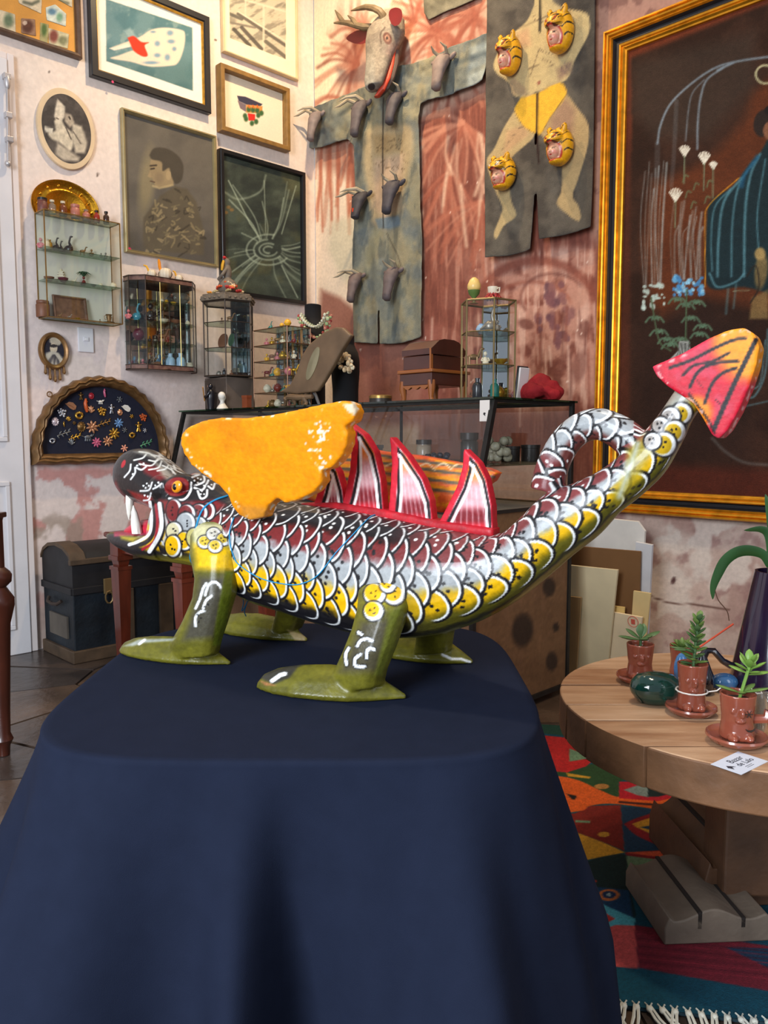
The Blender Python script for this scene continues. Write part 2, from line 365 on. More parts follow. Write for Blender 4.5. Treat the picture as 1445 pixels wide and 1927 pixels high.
    p.all(sstep(1105, 1120, X)*sstep(480, 430, Y), (168, 128, 112)); p.all(sstep(1105, 1120, X)*sstep(480, 430, Y)*sstep(.5, .6, m)*.7, (120, 84, 76))
    low = sstep(930, 965, Y)*sstep(1040, 1075, X); p.all(low, (198, 172, 158)); p.all(low*sstep(.48, .6, n)*.8, (172, 138, 126)); p.all(low*sstep(.55, .66, m)*.6, (150, 112, 106)); p.all(low*sstep(.40, .32, fbm(X, Y, 60, 21))*.8, (222, 208, 194))
    p.line([(1218, 1120), (1260, 1135), (1310, 1138), (1372, 1147)], 2.5, (96, 62, 52), 2, .9); p.line([(1268, 1090), (1266, 1095)], 8, (90, 60, 58), 3)
    for k in range(60):
        x = r.uniform(598, 1120); y = r.uniform(200, 760); p.ell(x, y, r.uniform(.8, 2.2), r.uniform(.8, 2.8), (240, 214, 196), soft=.5, a=.8)
    return p.noise(10, .07, 4).c
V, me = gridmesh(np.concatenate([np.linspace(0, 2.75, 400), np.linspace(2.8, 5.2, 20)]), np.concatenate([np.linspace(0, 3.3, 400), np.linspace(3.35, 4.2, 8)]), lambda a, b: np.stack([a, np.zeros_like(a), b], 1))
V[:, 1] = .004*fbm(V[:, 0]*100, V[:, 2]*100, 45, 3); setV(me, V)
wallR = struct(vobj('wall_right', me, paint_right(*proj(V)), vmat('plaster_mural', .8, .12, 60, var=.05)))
# panelled door at the far left with its long bolt
MD = ML(-2.6, 0, 0); WD = mat('door_paint', (222, 218, 218), .45, var=.05, vscale=6, bump=.06)
door = struct(thing('door_1', 'white painted panelled door with a long iron bolt at the left edge', 'door', MD)); del door['category']
zdoor = P(18, 112, 0, .03)[2]; print('zdoor', zdoor)
MB().box(0, .845, 0, zdoor, .0, .03).obj('door_leaf', WD, door, 0, .004)
for z0, z1 in [(.12, .80), (.98, 2.0), (2.1, zdoor-.10)]:
    for x0, x1 in [(.08, .36), (.44, .775)]:
        mb = MB(); mb.box(x0, x1, z0, z0+.02, .03, .042); mb.box(x0, x1, z1-.02, z1, .03, .042); mb.box(x0, x0+.02, z0+.02, z1-.02, .03, .042); mb.box(x1-.02, x1, z0+.02, z1-.02, .03, .042)
        mb.box(x0+.05, x1-.05, z0+.05, z1-.05, .03, .037); mb.obj('door_panel', WD, door, 0, .003)
q0 = P(13, 140, 0, .05); q1 = P(15, 308, 0, .05); bm_ = mat('white_iron', (196, 190, 188), .4, .5, var=.2)
MB().tube([(q0[1]+2.6, q0[2], .05), (q1[1]+2.6, q1[2], .05)], .006, 8).ell((q0[1]+2.6, q0[2]-.03, .05), (.014, .035, .014)).ell((q1[1]+2.6, q1[2], .05), (.014, .014, .014)).obj('door_bolt', bm_, door)
for t in (.02, .45, .72): 
    z = q0[2]+(q1[2]-q0[2])*t; MB().box(q0[1]+2.585, q0[1]+2.615, z-.012, z+.012, .03, .06).obj('bolt_guide', bm_, door, 0, .003)
tr = MB().box(0, .022, -1.752, -1.722, 0, zdoor+.03).box(0, .022, -2.62, -1.752, zdoor+.001, zdoor+.03).obj('trim_1', mat('trim_paint', (228, 216, 210), .6, var=.08, vscale=4), None, 0, .004); struct(tr)

# ================================================================ draped table
TC_ = (-.125, 1.262); TA, TB, TZ = .345, .352, .62
def cloth_outline(ph, grow, d):
    c, s_ = math.cos(ph), math.sin(ph); n = 4.2
    r = (abs(c)**n+abs(s_)**n)**(-1/n); x, y = r*c*TA, r*s_*TB
    if d > 0:
        fl = .21 if c < 0 else .08
        fl = fl*abs(c)+.06*abs(s_)+.04*(abs(c)*abs(s_))*2
        L = d*fl; fold = (.040*math.sin(11*ph+.9+.9*math.sin(3*ph))+.018*math.sin(19*ph+2.1)+.006*math.sin(29*ph))*min(1, d*3.2)**1.1
        corner = (abs(c*s_)*2)**3*.05*min(1, d*3)
        L += fold+corner; nx, ny = c*abs(c)**.6, s_*abs(s_)**.6; m = math.hypot(nx, ny); x += nx/m*L; y += ny/m*L
    return x, y
N = 288; rings = []; ZS = TZ
for k in (.02, .25, .5, .75, .9, .965, .99):
    rings.append([tuple(gp(TC_[0]+k*cloth_outline(2*math.pi*j/N, 0, 0)[0], TC_[1]+k*cloth_outline(2*math.pi*j/N, 0, 0)[1], ZS)) for j in range(N)])
for dz in [.003, .008, .015, .03, .05, .075, .1, .13, .16, .19, .22, .26, .3, .34, .38, .42, .46, .5, .54, .58, .605]:
    rings.append([tuple(gp(TC_[0]+cloth_outline(2*math.pi*j/N, 0, max(0, dz-.006))[0], TC_[1]+cloth_outline(2*math.pi*j/N, 0, max(0, dz-.006))[1], ZS-dz)) for j in range(N)])
mb = MB(); mb.loft(rings[::-1], cap=False); mb.f.append(tuple((len(rings)-1)*N+j for j in range(N)))
cl = mb.obj('tablecloth', mat('navy_cloth', (27, 33, 50), .85, var=.06, vscale=30, bump=.12, bscale=900), None, 80)
cl.data.materials[0].node_tree.nodes['Principled BSDF'].inputs['Sheen Weight'].default_value = .0; cl.data.materials[0].node_tree.nodes['Principled BSDF'].inputs['Specular IOR Level'].default_value = .08
so = cl.modifiers.new('thick', 'SOLIDIFY'); so.thickness = .0025; so.offset = -1
tag(cl, 'dark navy cloth draped to the floor over the table under the dragon', 'tablecloth')
MT = basis(gp(TC_[0], TC_[1], 0), RT, FH, UP)
tb = thing('table', 'table hidden under the dark navy cloth that carries the dragon', 'table', MT); wd0 = mat('plain_pine', (150, 110, 70), .6, var=.2)
MB().lathe([(.0, .585), (.29, .585), (.295, .59), (.295, .607), (.29, .612), (0, .612)], seg=40).obj('table_top', wd0, tb)
for sx in (-1, 1):
    for sy in (-1, 1): MB().box(sx*.18-.025, sx*.18+.025, sy*.18-.025, sy*.18+.025, 0, .585).obj('leg', wd0, tb, 0)

# ================================================================ the dragon
TV = RT*.847-FH*.531; YV = RT*.531+FH*.847
OD = gp(0, 1.252, TZ+.001); MDr = basis(OD, TV, YV, UP); MDi = MDr.inverted()
def D(px, py, y=0.0):                                                             # photo point on the dragon's plane at lateral offset y, in dragon space
    q = PP(px, py, OD+YV*y, YV); return np.array(MDi @ Vector(q))
def DT(px, py, y0, z0, tilt):                                                     # on a plane that leans by tilt (dy/dz) through (y0, z0)
    n = YV-tilt*UP; q = PP(px, py, OD+YV*y0+UP*z0, n); return np.array(MDi @ Vector(q))
def DF(px, py, z=0.0): return np.array(MDi @ Vector(P(px, py, 2, OD[2]+z)))
def dpx(V, side=True):
    V = np.array(V); 
    if side: V[:, 1] = -np.abs(V[:, 1])
    return proj(xfm(MDr, V))
dr = thing('dragon_figure', 'carved wooden dragon with painted fish scales and orange wings on the navy cloth', 'dragon', MDr)
def sec(top, bot, hw, y=0.0, n=28, sq=2.3):
    a = D(*top, 0); b = D(*bot, 0); c = (a+b)/2; u = (a-b)/2; r = []
    for k in range(n):
        t = 2*math.pi*k/n; ct, st = math.cos(t), math.sin(t)
        ct = math.copysign(abs(ct)**(2/sq), ct); st = math.copysign(abs(st)**(2/sq), st)
        r.append(tuple(c+u*st+np.array([0, hw*ct+y, 0])))
    return r
SP = [((425, 925), (400, 1068), .066), ((460, 938), (440, 1097), .076), ((520, 942), (490, 1130), .086), ((590, 948), (560, 1152), .092), ((660, 957), (630, 1174), .095), ((740, 972), (710, 1193), .094), ((820, 988), (800, 1196), .088), ((890, 1000), (880, 1178), .078), ((945, 1003), (950, 1145), .064), ((985, 972), (1015, 1098), .054), ((1030, 928), (1075, 1047), .047), ((1085, 907), (1125, 1008), .042), ((1135, 882), (1165, 965), .037), ((1180, 846), (1202, 936), .033), ((1210, 816), (1247, 893), .03), ((1240, 781), (1278, 842), .026), ((1268, 740), (1302, 792), .022), ((1285, 715), (1320, 765), .02)]
def dense(S, n):
    A = curve([(*t, *b, h*1000) for t, b, h in S], n); return [((a[0], a[1]), (a[2], a[3]), a[4]/1000) for a in A]
mb = MB(); spine = dense(SP, 5); mb.loft([sec(t, b, h) for t, b, h in spine])
HS = [((432, 930), (405, 1070), .066), ((400, 906), (370, 1063), .070), ((375, 893), (335, 1058), .066), ((345, 900), (312, 1052), .058), ((330, 915), (303, 1040), .05)]
mb.loft([sec(t, b, h) for t, b, h in dense(HS, 4)])
UJ = [((370, 896), (335, 975), .058), ((335, 890), (310, 962), .054), ((308, 866), (288, 952), .05), ((280, 846), (268, 947), .046), ((252, 846), (246, 936), .038), ((233, 862), (231, 918), .026), ((225, 882), (225, 900), .012)]
mb.loft([sec(t, b, h) for t, b, h in dense(UJ, 4)])
LJ = [((340, 985), (325, 1056), .056), ((305, 997), (290, 1050), .052), ((275, 1000), (262, 1040), .046), ((245, 1000), (236, 1027), .038), ((222, 1000), (218, 1013), .026), ((213, 1001), (213, 1006), .012)]
mb.loft([sec(t, b, h) for t, b, h in dense(LJ, 4)])
for yy in (-1, 1):                                                                # brow and cheek bulges
    c = D(338, 915, 0); mb.ell((c[0], yy*.045, c[2]), (.03, .02, .024)); c = D(370, 910, 0); mb.ell((c[0], yy*.035, c[2]), (.035, .03, .02))
    c = D(243, 880, 0); mb.ell((c[0], yy*.020, c[2]+.006), (.011, .010, .012))
LP = [(1030, 922), (1036, 890), (1047, 860), (1066, 829), (1093, 806), (1125, 798), (1156, 808), (1182, 826), (1205, 850)]
LC = curve(LP, 5); mb.tube([tuple(D(x, y)) for x, y in LC], [.024-.003*math.sin(3.14*i/len(LC)) for i in range(len(LC))], 18)
V, me = remesh(mb, .0016, 4)
# scales, colour zones and face painted on the carved surface
def paint_dragon(V):
    X, Y = dpx(V); SP_ = np.array([(np.array(D(*t))+np.array(D(*b)))/2 for t, b, h in dense(SP, 14)]); HT = np.array([np.array(D(*t))-np.array(D(*b)) for t, b, h in dense(SP, 14)])
    hd = np.array([(np.array(D(*t))+np.array(D(*b)))/2 for t, b, h in [((330, 905), (310, 1050), 0), ((375, 895), (340, 1058), 0)]]); hh = np.array([D(330, 905)-D(310, 1050), D(375, 895)-D(340, 1058)])
    HWn = np.array([.05, .066]+[h for t, b, h in dense(SP, 14)]); SPn = np.vstack([hd, SP_]); HTn = np.vstack([hh, HT]); L = np.concatenate([[0], np.cumsum(np.linalg.norm(np.diff(SPn, axis=0), axis=1))])
    idx = np.empty(len(V), int)
    for k in range(0, len(V), 20000):
        v = V[k:k+20000]; d = (v[:, None, 0]-SPn[None, :, 0])**2+(v[:, None, 2]-SPn[None, :, 2])**2; idx[k:k+20000] = d.argmin(1)
    S = L[idx]; hgt = np.linalg.norm(HTn[idx], axis=1)/2; u = HTn[idx]/(2*hgt[:, None]); rel = V-SPn[idx]
    tdir = np.gradient(SPn, axis=0); tdir /= np.linalg.norm(tdir, axis=1)[:, None]; S = S+(rel*tdir[idx]).sum(1)
    up = (rel*u).sum(1)/hgt; th = np.degrees(np.arctan2(up, np.abs(V[:, 1])/HWn[idx]))
    # the loop of the tail: own coordinate
    lp = np.array([D(x, y) for x, y in curve(LP, 32)]); li = np.zeros(len(V), int); ld = np.full(len(V), 9.); nb = np.where((X > 995) & (X < 1215) & (Y < 930))[0]; dl = np.sqrt((V[nb, None, 0]-lp[None, :, 0])**2+(V[nb, None, 2]-lp[None, :, 2])**2); li[nb] = dl.argmin(1); ld[nb] = dl.min(1)
    ll = np.concatenate([[0], np.cumsum(np.linalg.norm(np.diff(lp, axis=0), axis=1))]); inl = (ld < .03) & (Y < 905-(X-1040)*.50) & (X < 1192) & (X > 1000)
    n = fbm(V[:, 0]*1000, V[:, 2]*1000+V[:, 1]*700, 12, 3); th2 = th+10*(n-.5)
    BLK, MAR, SIL, YEL, OLI, WHT = (30, 28, 30), (112, 32, 32), (156, 159, 159), (232, 178, 10), (112, 108, 30), (240, 242, 240)
    tail = sstep(.52, .62, S)
    def zone(th):
        c = np.tile(np.array(OLI, float), (len(th), 1))
        def m(a, col): c[:] = c*(1-a[:, None])+np.array(col, float)*a[:, None]
        m(sstep(-70, -52, th), BLK); m(sstep(-35, -25, th)*(1-tail), YEL); m(sstep(-60, -48, th)*tail, (92, 86, 24)); m(sstep(-36, -20, th)*tail, (222, 172, 12))
        m(sstep(-10, 3, th), SIL); m(sstep(18, 28, th)*(1-.2*tail), MAR); m(sstep(37, 47, th)*(1-tail), BLK)
        return c
    c = zone(th2); p = Pt(X, Y, c)
    arc = np.radians(th)*np.interp(S, [0, .25, .6, .9, 1.2], [.07, .095, .075, .045, .035])
    sx = .039; rr = random.Random(8)
    cen = []
    for j in range(-7, 10):
        for i in range(-1, 40):
            s0 = (i+(.5 if j % 2 else 0))*sx; cen.append((s0+rr.uniform(-.004, .004), j*.0225+rr.uniform(-.002, .002), rr.uniform(.9, 1.1)))
    cen.sort(key=lambda q: -q[0])
    smax = L[-1]
    for s0, a0, g in cen:
        if s0 < .035 or s0 > smax-.045: continue
        R = .0262*g*np.interp(s0, [0, .05, .15, .6, 1.2], [.62, .7, 1, 1.05, .9]); rad = np.interp(s0, [0, .25, .6, .9, 1.2], [.07, .095, .075, .045, .035]); t0 = math.degrees(a0/rad)
        if t0 > 96 or t0 < (-37 if s0 < .55 else -32): continue
        i = np.where((np.abs(S-s0) < R*1.5) & (np.abs(arc-a0) < R*1.5) & ~inl)[0]
        if len(i) == 0: continue
        dx = (S[i]-s0); dy = (arc[i]-a0)*1.02; d = np.hypot(dx*.92, dy); out = np.clip(.5-(d-(R+.0038))/.0015, 0, 1)
        front = sstep(-.35*R, .15*R, dx)
        p.mix(i, out*front, (26, 24, 26)); p.mix(i, np.clip(.5-(d-R)/.0015, 0, 1)*front, (206, 208, 206) if t0 > 46 else WHT)
        ins = np.clip(.5-(d-(R-.0032))/.0015, 0, 1)
        fill = c[i]*(1+.10*(rr.random()-.5)); al = ins[:, None]; p.c[i] = p.c[i]*(1-al)+fill*al
        dot = (236, 236, 230) if t0 > 40 else (24, 22, 24)
        if t0 < -40: continue
        for q in range(rr.choice([4, 5, 5, 6])):
            ox = rr.uniform(-.35, .5)*R; oy = rr.uniform(-.45, .45)*R; dd = np.hypot((dx-ox)*.8, dy-oy); p.mix(i, np.clip(.5-(dd-.0024)/.0011, 0, 1)*ins, dot)
    # loop scales
    j = np.where(inl)[0]; sl = ll[li[j]]; cl_ = np.zeros((len(j), 3)); tot = ll[-1]
    rel2 = V[j]-lp[li[j]]; mid = lp.mean(0); od = (lp-mid)[li[j]][:, [0, 2]]; od = od/np.linalg.norm(od, axis=1)[:, None]; ac = np.arctan2((rel2[:, [0, 2]]*od).sum(1), np.abs(V[j, 1])+1e-4)*.024
    cl_[:] = SIL; a = sstep(.30, .2, sl/tot)[:, None]*.85; cl_ = cl_*(1-a)+np.array(MAR)*a; a = sstep(-.004, -.014, ac)[:, None]*.9; cl_ = cl_*(1-a)+np.array((96, 40, 34))*a
    pl = Pt(X[j], Y[j], cl_); cc = [((i+(.5 if k % 2 else 0))*.034, k*.019) for i in range(12) for k in (-1, 0, 1, 2)]; cc.sort(key=lambda q: -q[0])
    for s0, a0 in cc:
        R = .0205; d = np.hypot(sl-s0, ac-a0); front = sstep(-.4*R, .1*R, sl-s0); k = np.arange(len(j))
        pl.mix(k, np.clip(.5-(d-R-.0034)/.0012, 0, 1)*front, (26, 24, 26)); pl.mix(k, np.clip(.5-(d-R)/.0012, 0, 1)*front, WHT)
        al = np.clip(.5-(d-R+.0032)/.0012, 0, 1)[:, None]; pl.c = pl.c*(1-al)+cl_*al
        for q in range(3):
            dd = np.hypot(sl-s0-rr.uniform(-.003, .008), ac-a0-rr.uniform(-.006, .006)); pl.mix(k, np.clip(.5-(dd-.0019)/.0012, 0, 1), (240, 236, 230) if s0 < .07 else (24, 22, 24))
    p.c[j] = pl.c
    # bare grey neck of the tail before the arrow
    i = np.where((S > smax-.035) & ~inl)[0]; p.mix(i, np.full(len(i), .9), (158, 156, 140)); p.mix(i, sstep(-10, -30, th[i])*.8, (170, 140, 20))
    p.poly([(1180, 845), (1215, 818), (1225, 850), (1200, 905), (1160, 955), (1150, 930), (1180, 880)], (160, 140, 30), 14, .8); p.line([(1200, 835), (1185, 880), (1165, 935)], 10, (176, 186, 184), 8, .7)
    for cx, cy, r_, yl in [(1283, 778, 17, 1), (1262, 784, 15, 0), (1243, 800, 13, 0), (1270, 812, 18, 1), (1250, 836, 20, 1), (1228, 830, 13, 0)]:
        p.ell(cx, cy, r_+6, r_+6, (28, 25, 26)); p.ell(cx, cy, r_+2, r_+2, WHT); p.ell(cx-4, cy+1, r_-2, r_-2, (196, 158, 20) if yl else (160, 152, 144))
        for dx, dy in ((-6, -3), (-2, 5), (2, -4)): p.ell(cx+dx, cy+dy, 2.4, 2.8, (22, 20, 22))
    # --- head
    hm = sstep(352, 338, X-(Y-960)*.05)
    p.all(sstep(425, 405, X)*sstep(1040, 1055, Y)*.9, (150, 138, 24))
    face = [(215, 835), (330, 835), (440, 925), (420, 950), (395, 955), (372, 962), (350, 968), (318, 975), (300, 965), (270, 952), (222, 915)]
    p.poly(face, (34, 30, 30), 6, 1)
    p.poly([(262, 868), (300, 880), (318, 898), (300, 905), (272, 890)], (122, 34, 34), 8, .9); p.poly([(290, 868), (312, 880), (335, 905), (322, 910), (305, 895)], (170, 158, 140), 8, .9)
    p.poly([(240, 922), (285, 935), (300, 965), (262, 950)], (132, 32, 30), 6, .95); p.poly([(300, 940), (345, 945), (405, 940), (425, 950), (400, 968), (330, 985), (300, 990)], (128, 30, 32), 8, .95)
    for pts in [[(252, 866), (268, 862), (275, 855)], [(262, 873), (285, 876), (298, 862)], [(280, 884), (298, 880), (304, 868)], [(296, 886), (312, 882), (318, 872)], [(300, 862), (312, 866), (320, 876), (326, 890)], [(262, 850), (280, 853), (292, 860)], [(285, 856), (302, 860), (316, 872)], [(280, 866), (292, 868), (300, 864)], [(306, 876), (322, 884), (330, 892)]]: p.line(pts, 3, (226, 224, 214), 1.5, 1, True)
    p.poly([(250, 850), (275, 846), (310, 866), (325, 885), (300, 866), (272, 857)], (190, 186, 170), 6, .6)
    for pts in [[(234, 898), (244, 886), (246, 874)], [(246, 902), (254, 890), (254, 880)], [(256, 880), (266, 884), (275, 878)], [(264, 924), (280, 922), (286, 908)], [(288, 920), (296, 916), (304, 910)], [(270, 942), (280, 940), (284, 928)]]: p.line(pts, 3.2, (230, 230, 228), 1.5, 1, True)
    for x, y in [(250, 892), (258, 876), (264, 874), (270, 872), (270, 914), (276, 910), (280, 914), (274, 918), (292, 914), (298, 908), (272, 932), (278, 934)]: p.ell(x, y, 1.8, 1.8, (236, 236, 232))
    p.ell(232, 873, 3.5, 8, (170, 24, 38), .4)
    # eye surround
    p.ell(333, 916, 27, 21, (20, 18, 18), -.2); p.ell(333, 916, 24, 18, (132, 34, 34), -.2)
    for pts in [[(318, 938), (345, 940), (358, 925), (360, 908)], [(362, 898), (380, 892), (384, 906), (366, 914)], [(366, 918), (380, 922), (388, 912), (392, 904)], [(372, 924), (378, 938), (388, 934), (390, 922)], [(392, 915), (400, 920), (404, 910)]]: p.line(pts, 8, (24, 22, 24), 2, 1, True); p.line(pts, 4, (240, 240, 236), 1.5, 1, True)
    for x, y in [(366, 904), (372, 900), (378, 902), (372, 908), (384, 914), (378, 930), (384, 930), (380, 924), (398, 912)]: p.ell(x, y, 1.8, 1.8, (236, 236, 232))
    # mouth lips and inside
    p.poly([(213, 998), (292, 998), (292, 1006), (215, 1010)], (196, 60, 90), 4, .9)
    p.poly([(270, 952), (296, 958), (300, 1010), (290, 1008), (286, 975)], (226, 150, 160), 5, .9)
    p.line([(286, 945), (290, 975), (287, 1005), (272, 1022), (245, 1027)], 8, (24, 20, 22), 2, 1, True)
    p.line([(282, 945), (285, 975), (281, 1004), (262, 1018), (243, 1025)], 6, (246, 246, 244), 1.5, 1, True)
    p.line([(293, 950), (296, 985), (290, 1018), (268, 1034)], 5, (150, 20, 36), 1.5, 1, True)
    p.line([(302, 950), (306, 985), (300, 1012), (282, 1040)], 12, (22, 20, 20), 2, 1, True); p.line([(300, 948), (304, 985), (298, 1010), (281, 1038)], 8, (222, 220, 218), 1.5, 1, True)
    p.line([(312, 968), (314, 1000), (306, 1024)], 5, (190, 186, 180), 2, .9, True)
    p.poly([(226, 1008), (262, 1010), (250, 1020), (228, 1014)], (188, 168, 30), 6, .9)
    # cheek scales
    for cx, cy, rx, ry, col in [(392, 962, 10, 14, MAR), (375, 965, 13, 14, MAR), (328, 962, 12, 20, MAR), (352, 968, 13, 16, MAR), (375, 990, 12, 15, SIL), (350, 985, 15, 18, SIL), (328, 1000, 12, 15, (200, 190, 150)), (348, 1018, 12, 15, YEL), (366, 1012, 12, 16, (190, 180, 110)), (326, 1028, 12, 18, YEL), (380, 1022, 12, 14, SIL)]:
        p.ell(cx, cy, rx+5, ry+5, (26, 24, 26)); p.ell(cx, cy, rx+2, ry+2, WHT); p.ell(cx-3, cy-1, rx, ry, col)
        for q in range(3): p.ell(cx+rr.uniform(-6, 4), cy+rr.uniform(-8, 8), 2, 2, (24, 22, 24) if col is not MAR else (40, 14, 14))
    return p.noise(5, .10, 9).c
body = vobj('body', me, paint_dragon(V), vmat('varnished_paint', .38, .10, 140, coat=.32, var=.07), dr)
bvh = BVHTree.FromPolygons([Vector(v) for v in V], [tuple(f.vertices) for f in me.polygons])
cam_l = MDi @ Vector(CAM)
def hit(px, py, lift=.0):
    d = (MDi.to_3x3() @ Vector(ray(px, py))).normalized(); h = bvh.ray_cast(cam_l, d)
    return np.array(h[0]+h[1]*lift) if h[0] is not None else None
PM = vmat('flat_paint', .48, .10, 120, coat=.08, var=.07)
# eyes
for sd in (1, -1):
    h0 = hit(333, 916); h0 = h0*np.array([1, sd, 1]); mb = MB()
    e = thing_eye = MB().ell((0, 0, 0), (.0155, .006, .0105), 16, 10).obj('eye', mat('eye_orange', (240, 150, 12), .25, coat=.6), dr); e.location = h0; e.rotation_euler = (0, -.35, .18*-sd)
    q = MB().ell((0, 0, 0), (.0065, .0035, .006), 12, 8).obj('pupil', mat('pupil_black', (14, 12, 12), .2, coat=.5), e); q.location = (0, -.0042*sd, 0)
# teeth
TOO = mat('tooth_white', (226, 220, 208), .4, var=.06)
for yy in (-.026, .026):
    a, b = D(245, 930, yy), D(243, 978, yy); MB().loft([[tuple(a+(b-a)*t+np.array([r*math.cos(k*math.pi/5), r*math.sin(k*math.pi/5), 0])) for k in range(10)] for t, r in [(0, .0085), (.35, .008), (.75, .005), (1, .001)]]).obj('tooth', TOO, dr)
    a, b = D(258, 1004, yy), D(251, 951, yy); MB().loft([[tuple(a+(b-a)*t+np.array([r*math.cos(k*math.pi/5), r*math.sin(k*math.pi/5), 0])) for k in range(10)] for t, r in [(0, .010), (.35, .0095), (.75, .006), (1, .001)]]).obj('tooth', TOO, dr)
a = [D(x, y, 0) for x, y in [(292, 1000), (275, 994), (255, 996), (238, 1000)]]
MB().tube([tuple(q) for q in a], [.02, .018, .014, .006], 12).obj('tongue', mat('tongue_red', (186, 40, 60), .3, coat=.4), dr)
# carved slabs from an outline in photo points
def slab(name, pts, mapf, thick, vox, paint, m, sm=3, puff=0, parent=dr, ydir=(0, 1, 0)):
    A = [mapf(x, y) for x, y in pts]; yd = np.array(ydir, float); mb = MB(); n = len(A)
    F = [a-yd*thick/2 for a in A]; B = [a+yd*thick/2 for a in A]
    mb.add(F+B, [tuple(range(n)), tuple(range(2*n-1, n-1, -1))]+[(i, n+i, n+(i+1) % n, (i+1) % n) for i in range(n)])
    V, me = remesh(mb, vox, sm); X, Y = proj(xfm(MDr, V)); return vobj(name, me, paint(X, Y, V), m, parent)
def edge_d(X, Y, pts): return dline(X, Y, list(pts)+[pts[0]])
WO = [(349, 832), (352, 815), (365, 803), (390, 792), (425, 786), (470, 787), (520, 781), (570, 771), (620, 760), (655, 754), (672, 760), (678, 775), (674, 792), (655, 803), (663, 815), (660, 840), (650, 860), (632, 880), (613, 885), (615, 905), (600, 925), (570, 940), (545, 946), (530, 936), (512, 952), (505, 972), (480, 978), (458, 968), (445, 950), (438, 930), (420, 912), (395, 895), (370, 875), (355, 852)]
zb = D(480, 970, -.07)[2]
def pw(X, Y, V):
    p = Pt(X, Y, (238, 146, 4)); n = fbm(X, Y, 9, 4, 4); d = edge_d(X, Y, WO)
    p.all(sstep(.52, .75, fbm(X, Y, 40, 6))*.35, (206, 112, 8)); p.all(sstep(5, 1, d)*sstep(.62, .7, n), (240, 226, 200))
    p.all(sstep(640, 600, np.abs(X-605)*6+np.abs(Y-830)*4+380)*sstep(.62, .68, fbm(X, Y, 7, 12)), (238, 230, 214))
    p.poly([(645, 762), (668, 758), (675, 770), (668, 782), (655, 775)], (226, 212, 190), 3, .9)
    p.poly([(450, 950), (505, 955), (500, 985), (460, 985)], (176, 120, 60), 10, .6)
    for k in range(10):
        y = 800+k*14; p.line([(380+k*8, y), (450, y+rnd.uniform(-6, 6)), (560, y-8), (620, y-14)], 1.4, (206, 126, 8), 2, .25, True)
    return p.noise(20, .12, 2).c
slab('wing', WO, lambda x, y: DT(x, y, -.075, zb, -.22), .026, .0032, pw, PM, 4)
FO = [(560, 930), (590, 895), (625, 862), (650, 845), (690, 843), (720, 849), (800, 858), (880, 873), (925, 882), (941, 890), (930, 906), (912, 918), (880, 945), (840, 964), (790, 960), (690, 950), (600, 945)]
def pfw(X, Y, V):
    p = Pt(X, Y, (232, 148, 16)); p.all(sstep(.5, .62, fbm(X, Y*3, 30, 5))*.6, (206, 60, 44))
    for k, y in enumerate((858, 872, 890, 908)): p.line([(600, y-12), (720, y), (850, y+18), (930, y+26)], 6, (92, 84, 70), 2, .95, True); p.line([(600, y-6), (720, y+6), (850, y+24), (930, y+32)], 4, (226, 110, 60), 2, .8, True)
    for k in range(7): p.line([(660+k*32, 878), (676+k*32, 872), (690+k*32, 884)], 3, (240, 214, 170), 2, .8, True)
    p.all(sstep(5, 1, edge_d(X, Y, FO))*.7, (214, 70, 50)); return p.noise(10, .15, 3).c
slab('wing', FO, lambda x, y: DT(x, y, .075, zb, .25), .026, .0032, pfw, PM, 4)
SPK = [[(592, 962), (604, 925), (612, 890), (618, 855), (640, 885), (650, 920), (657, 970)], [(645, 962), (655, 930), (664, 885), (668, 840), (663, 797), (690, 817), (710, 850), (722, 900), (729, 975)], [(735, 980), (740, 920), (743, 870), (739, 820), (770, 855), (800, 900), (815, 940), (821, 996)], [(824, 996), (850, 945), (865, 915), (875, 880), (878, 843), (905, 870), (920, 900), (930, 950), (933, 1010)]]
for O in SPK:
    tip = min(O, key=lambda q: q[1]); bx = (O[0][0]+O[-1][0])/2; bs = max(q[1] for q in O)
    def ps(X, Y, V, O=O, tip=tip, bs=bs):
        p = Pt(X, Y, (226, 168, 172)); t = (Y-tip[1])/(bs-tip[1])
        p.all(sstep(.45, .25, t), (232, 122, 22)); p.all(sstep(.62, .75, t), (122, 22, 30)); p.all(sstep(.80, .88, t), (200, 28, 44))
        for k in range(9):
            x = O[0][0]+(O[-1][0]-O[0][0])*(k+.5)/9; p.line([(x, bs-10), (x*.7+tip[0]*.3, tip[1]+(bs-tip[1])*.45)], 2, (244, 224, 224), 3, .55)
        L_ = [q for q in O if q[0] <= tip[0]+1 and O.index(q) <= O.index(tip)]; R_ = O[O.index(tip):]
        for S_, dx in ((L_, 1), (R_, -1)):
            p.line([(x+dx*15, y+8) for x, y in S_][:: 1], 5, (246, 244, 240), 1.5, sstep(0, 1, np.array(1.0)).item()); p.line([(x+dx*10, y+4) for x, y in S_], 5, (16, 14, 18), 1.5)
        p.all(sstep(7.5, 5.5, edge_d(X, Y, O)), (206, 30, 50)); p.all(sstep(.9, .96, t)*.9, (150, 20, 30)); return p.noise(8, .15, 3).c
    slab('crest_spike', O, lambda x, y: D(x, y, 0), .020, .0019, ps, PM, 4)
CB = [(572, 946), (640, 944), (735, 958), (830, 978), (934, 992), (936, 1012), (830, 1000), (735, 985), (640, 968), (575, 962)]
slab('crest_base', CB, lambda x, y: D(x, y, 0), .030, .004, lambda X, Y, V: Pt(X, Y, (176, 26, 38)).noise(14, .4, 5).c, PM, 3)
AR = [(1234, 692), (1290, 668), (1340, 640), (1375, 625), (1405, 620), (1425, 632), (1434, 655), (1428, 690), (1415, 730), (1395, 775), (1375, 810), (1358, 827), (1345, 818), (1330, 790), (1310, 760), (1288, 745), (1262, 728), (1243, 710)]
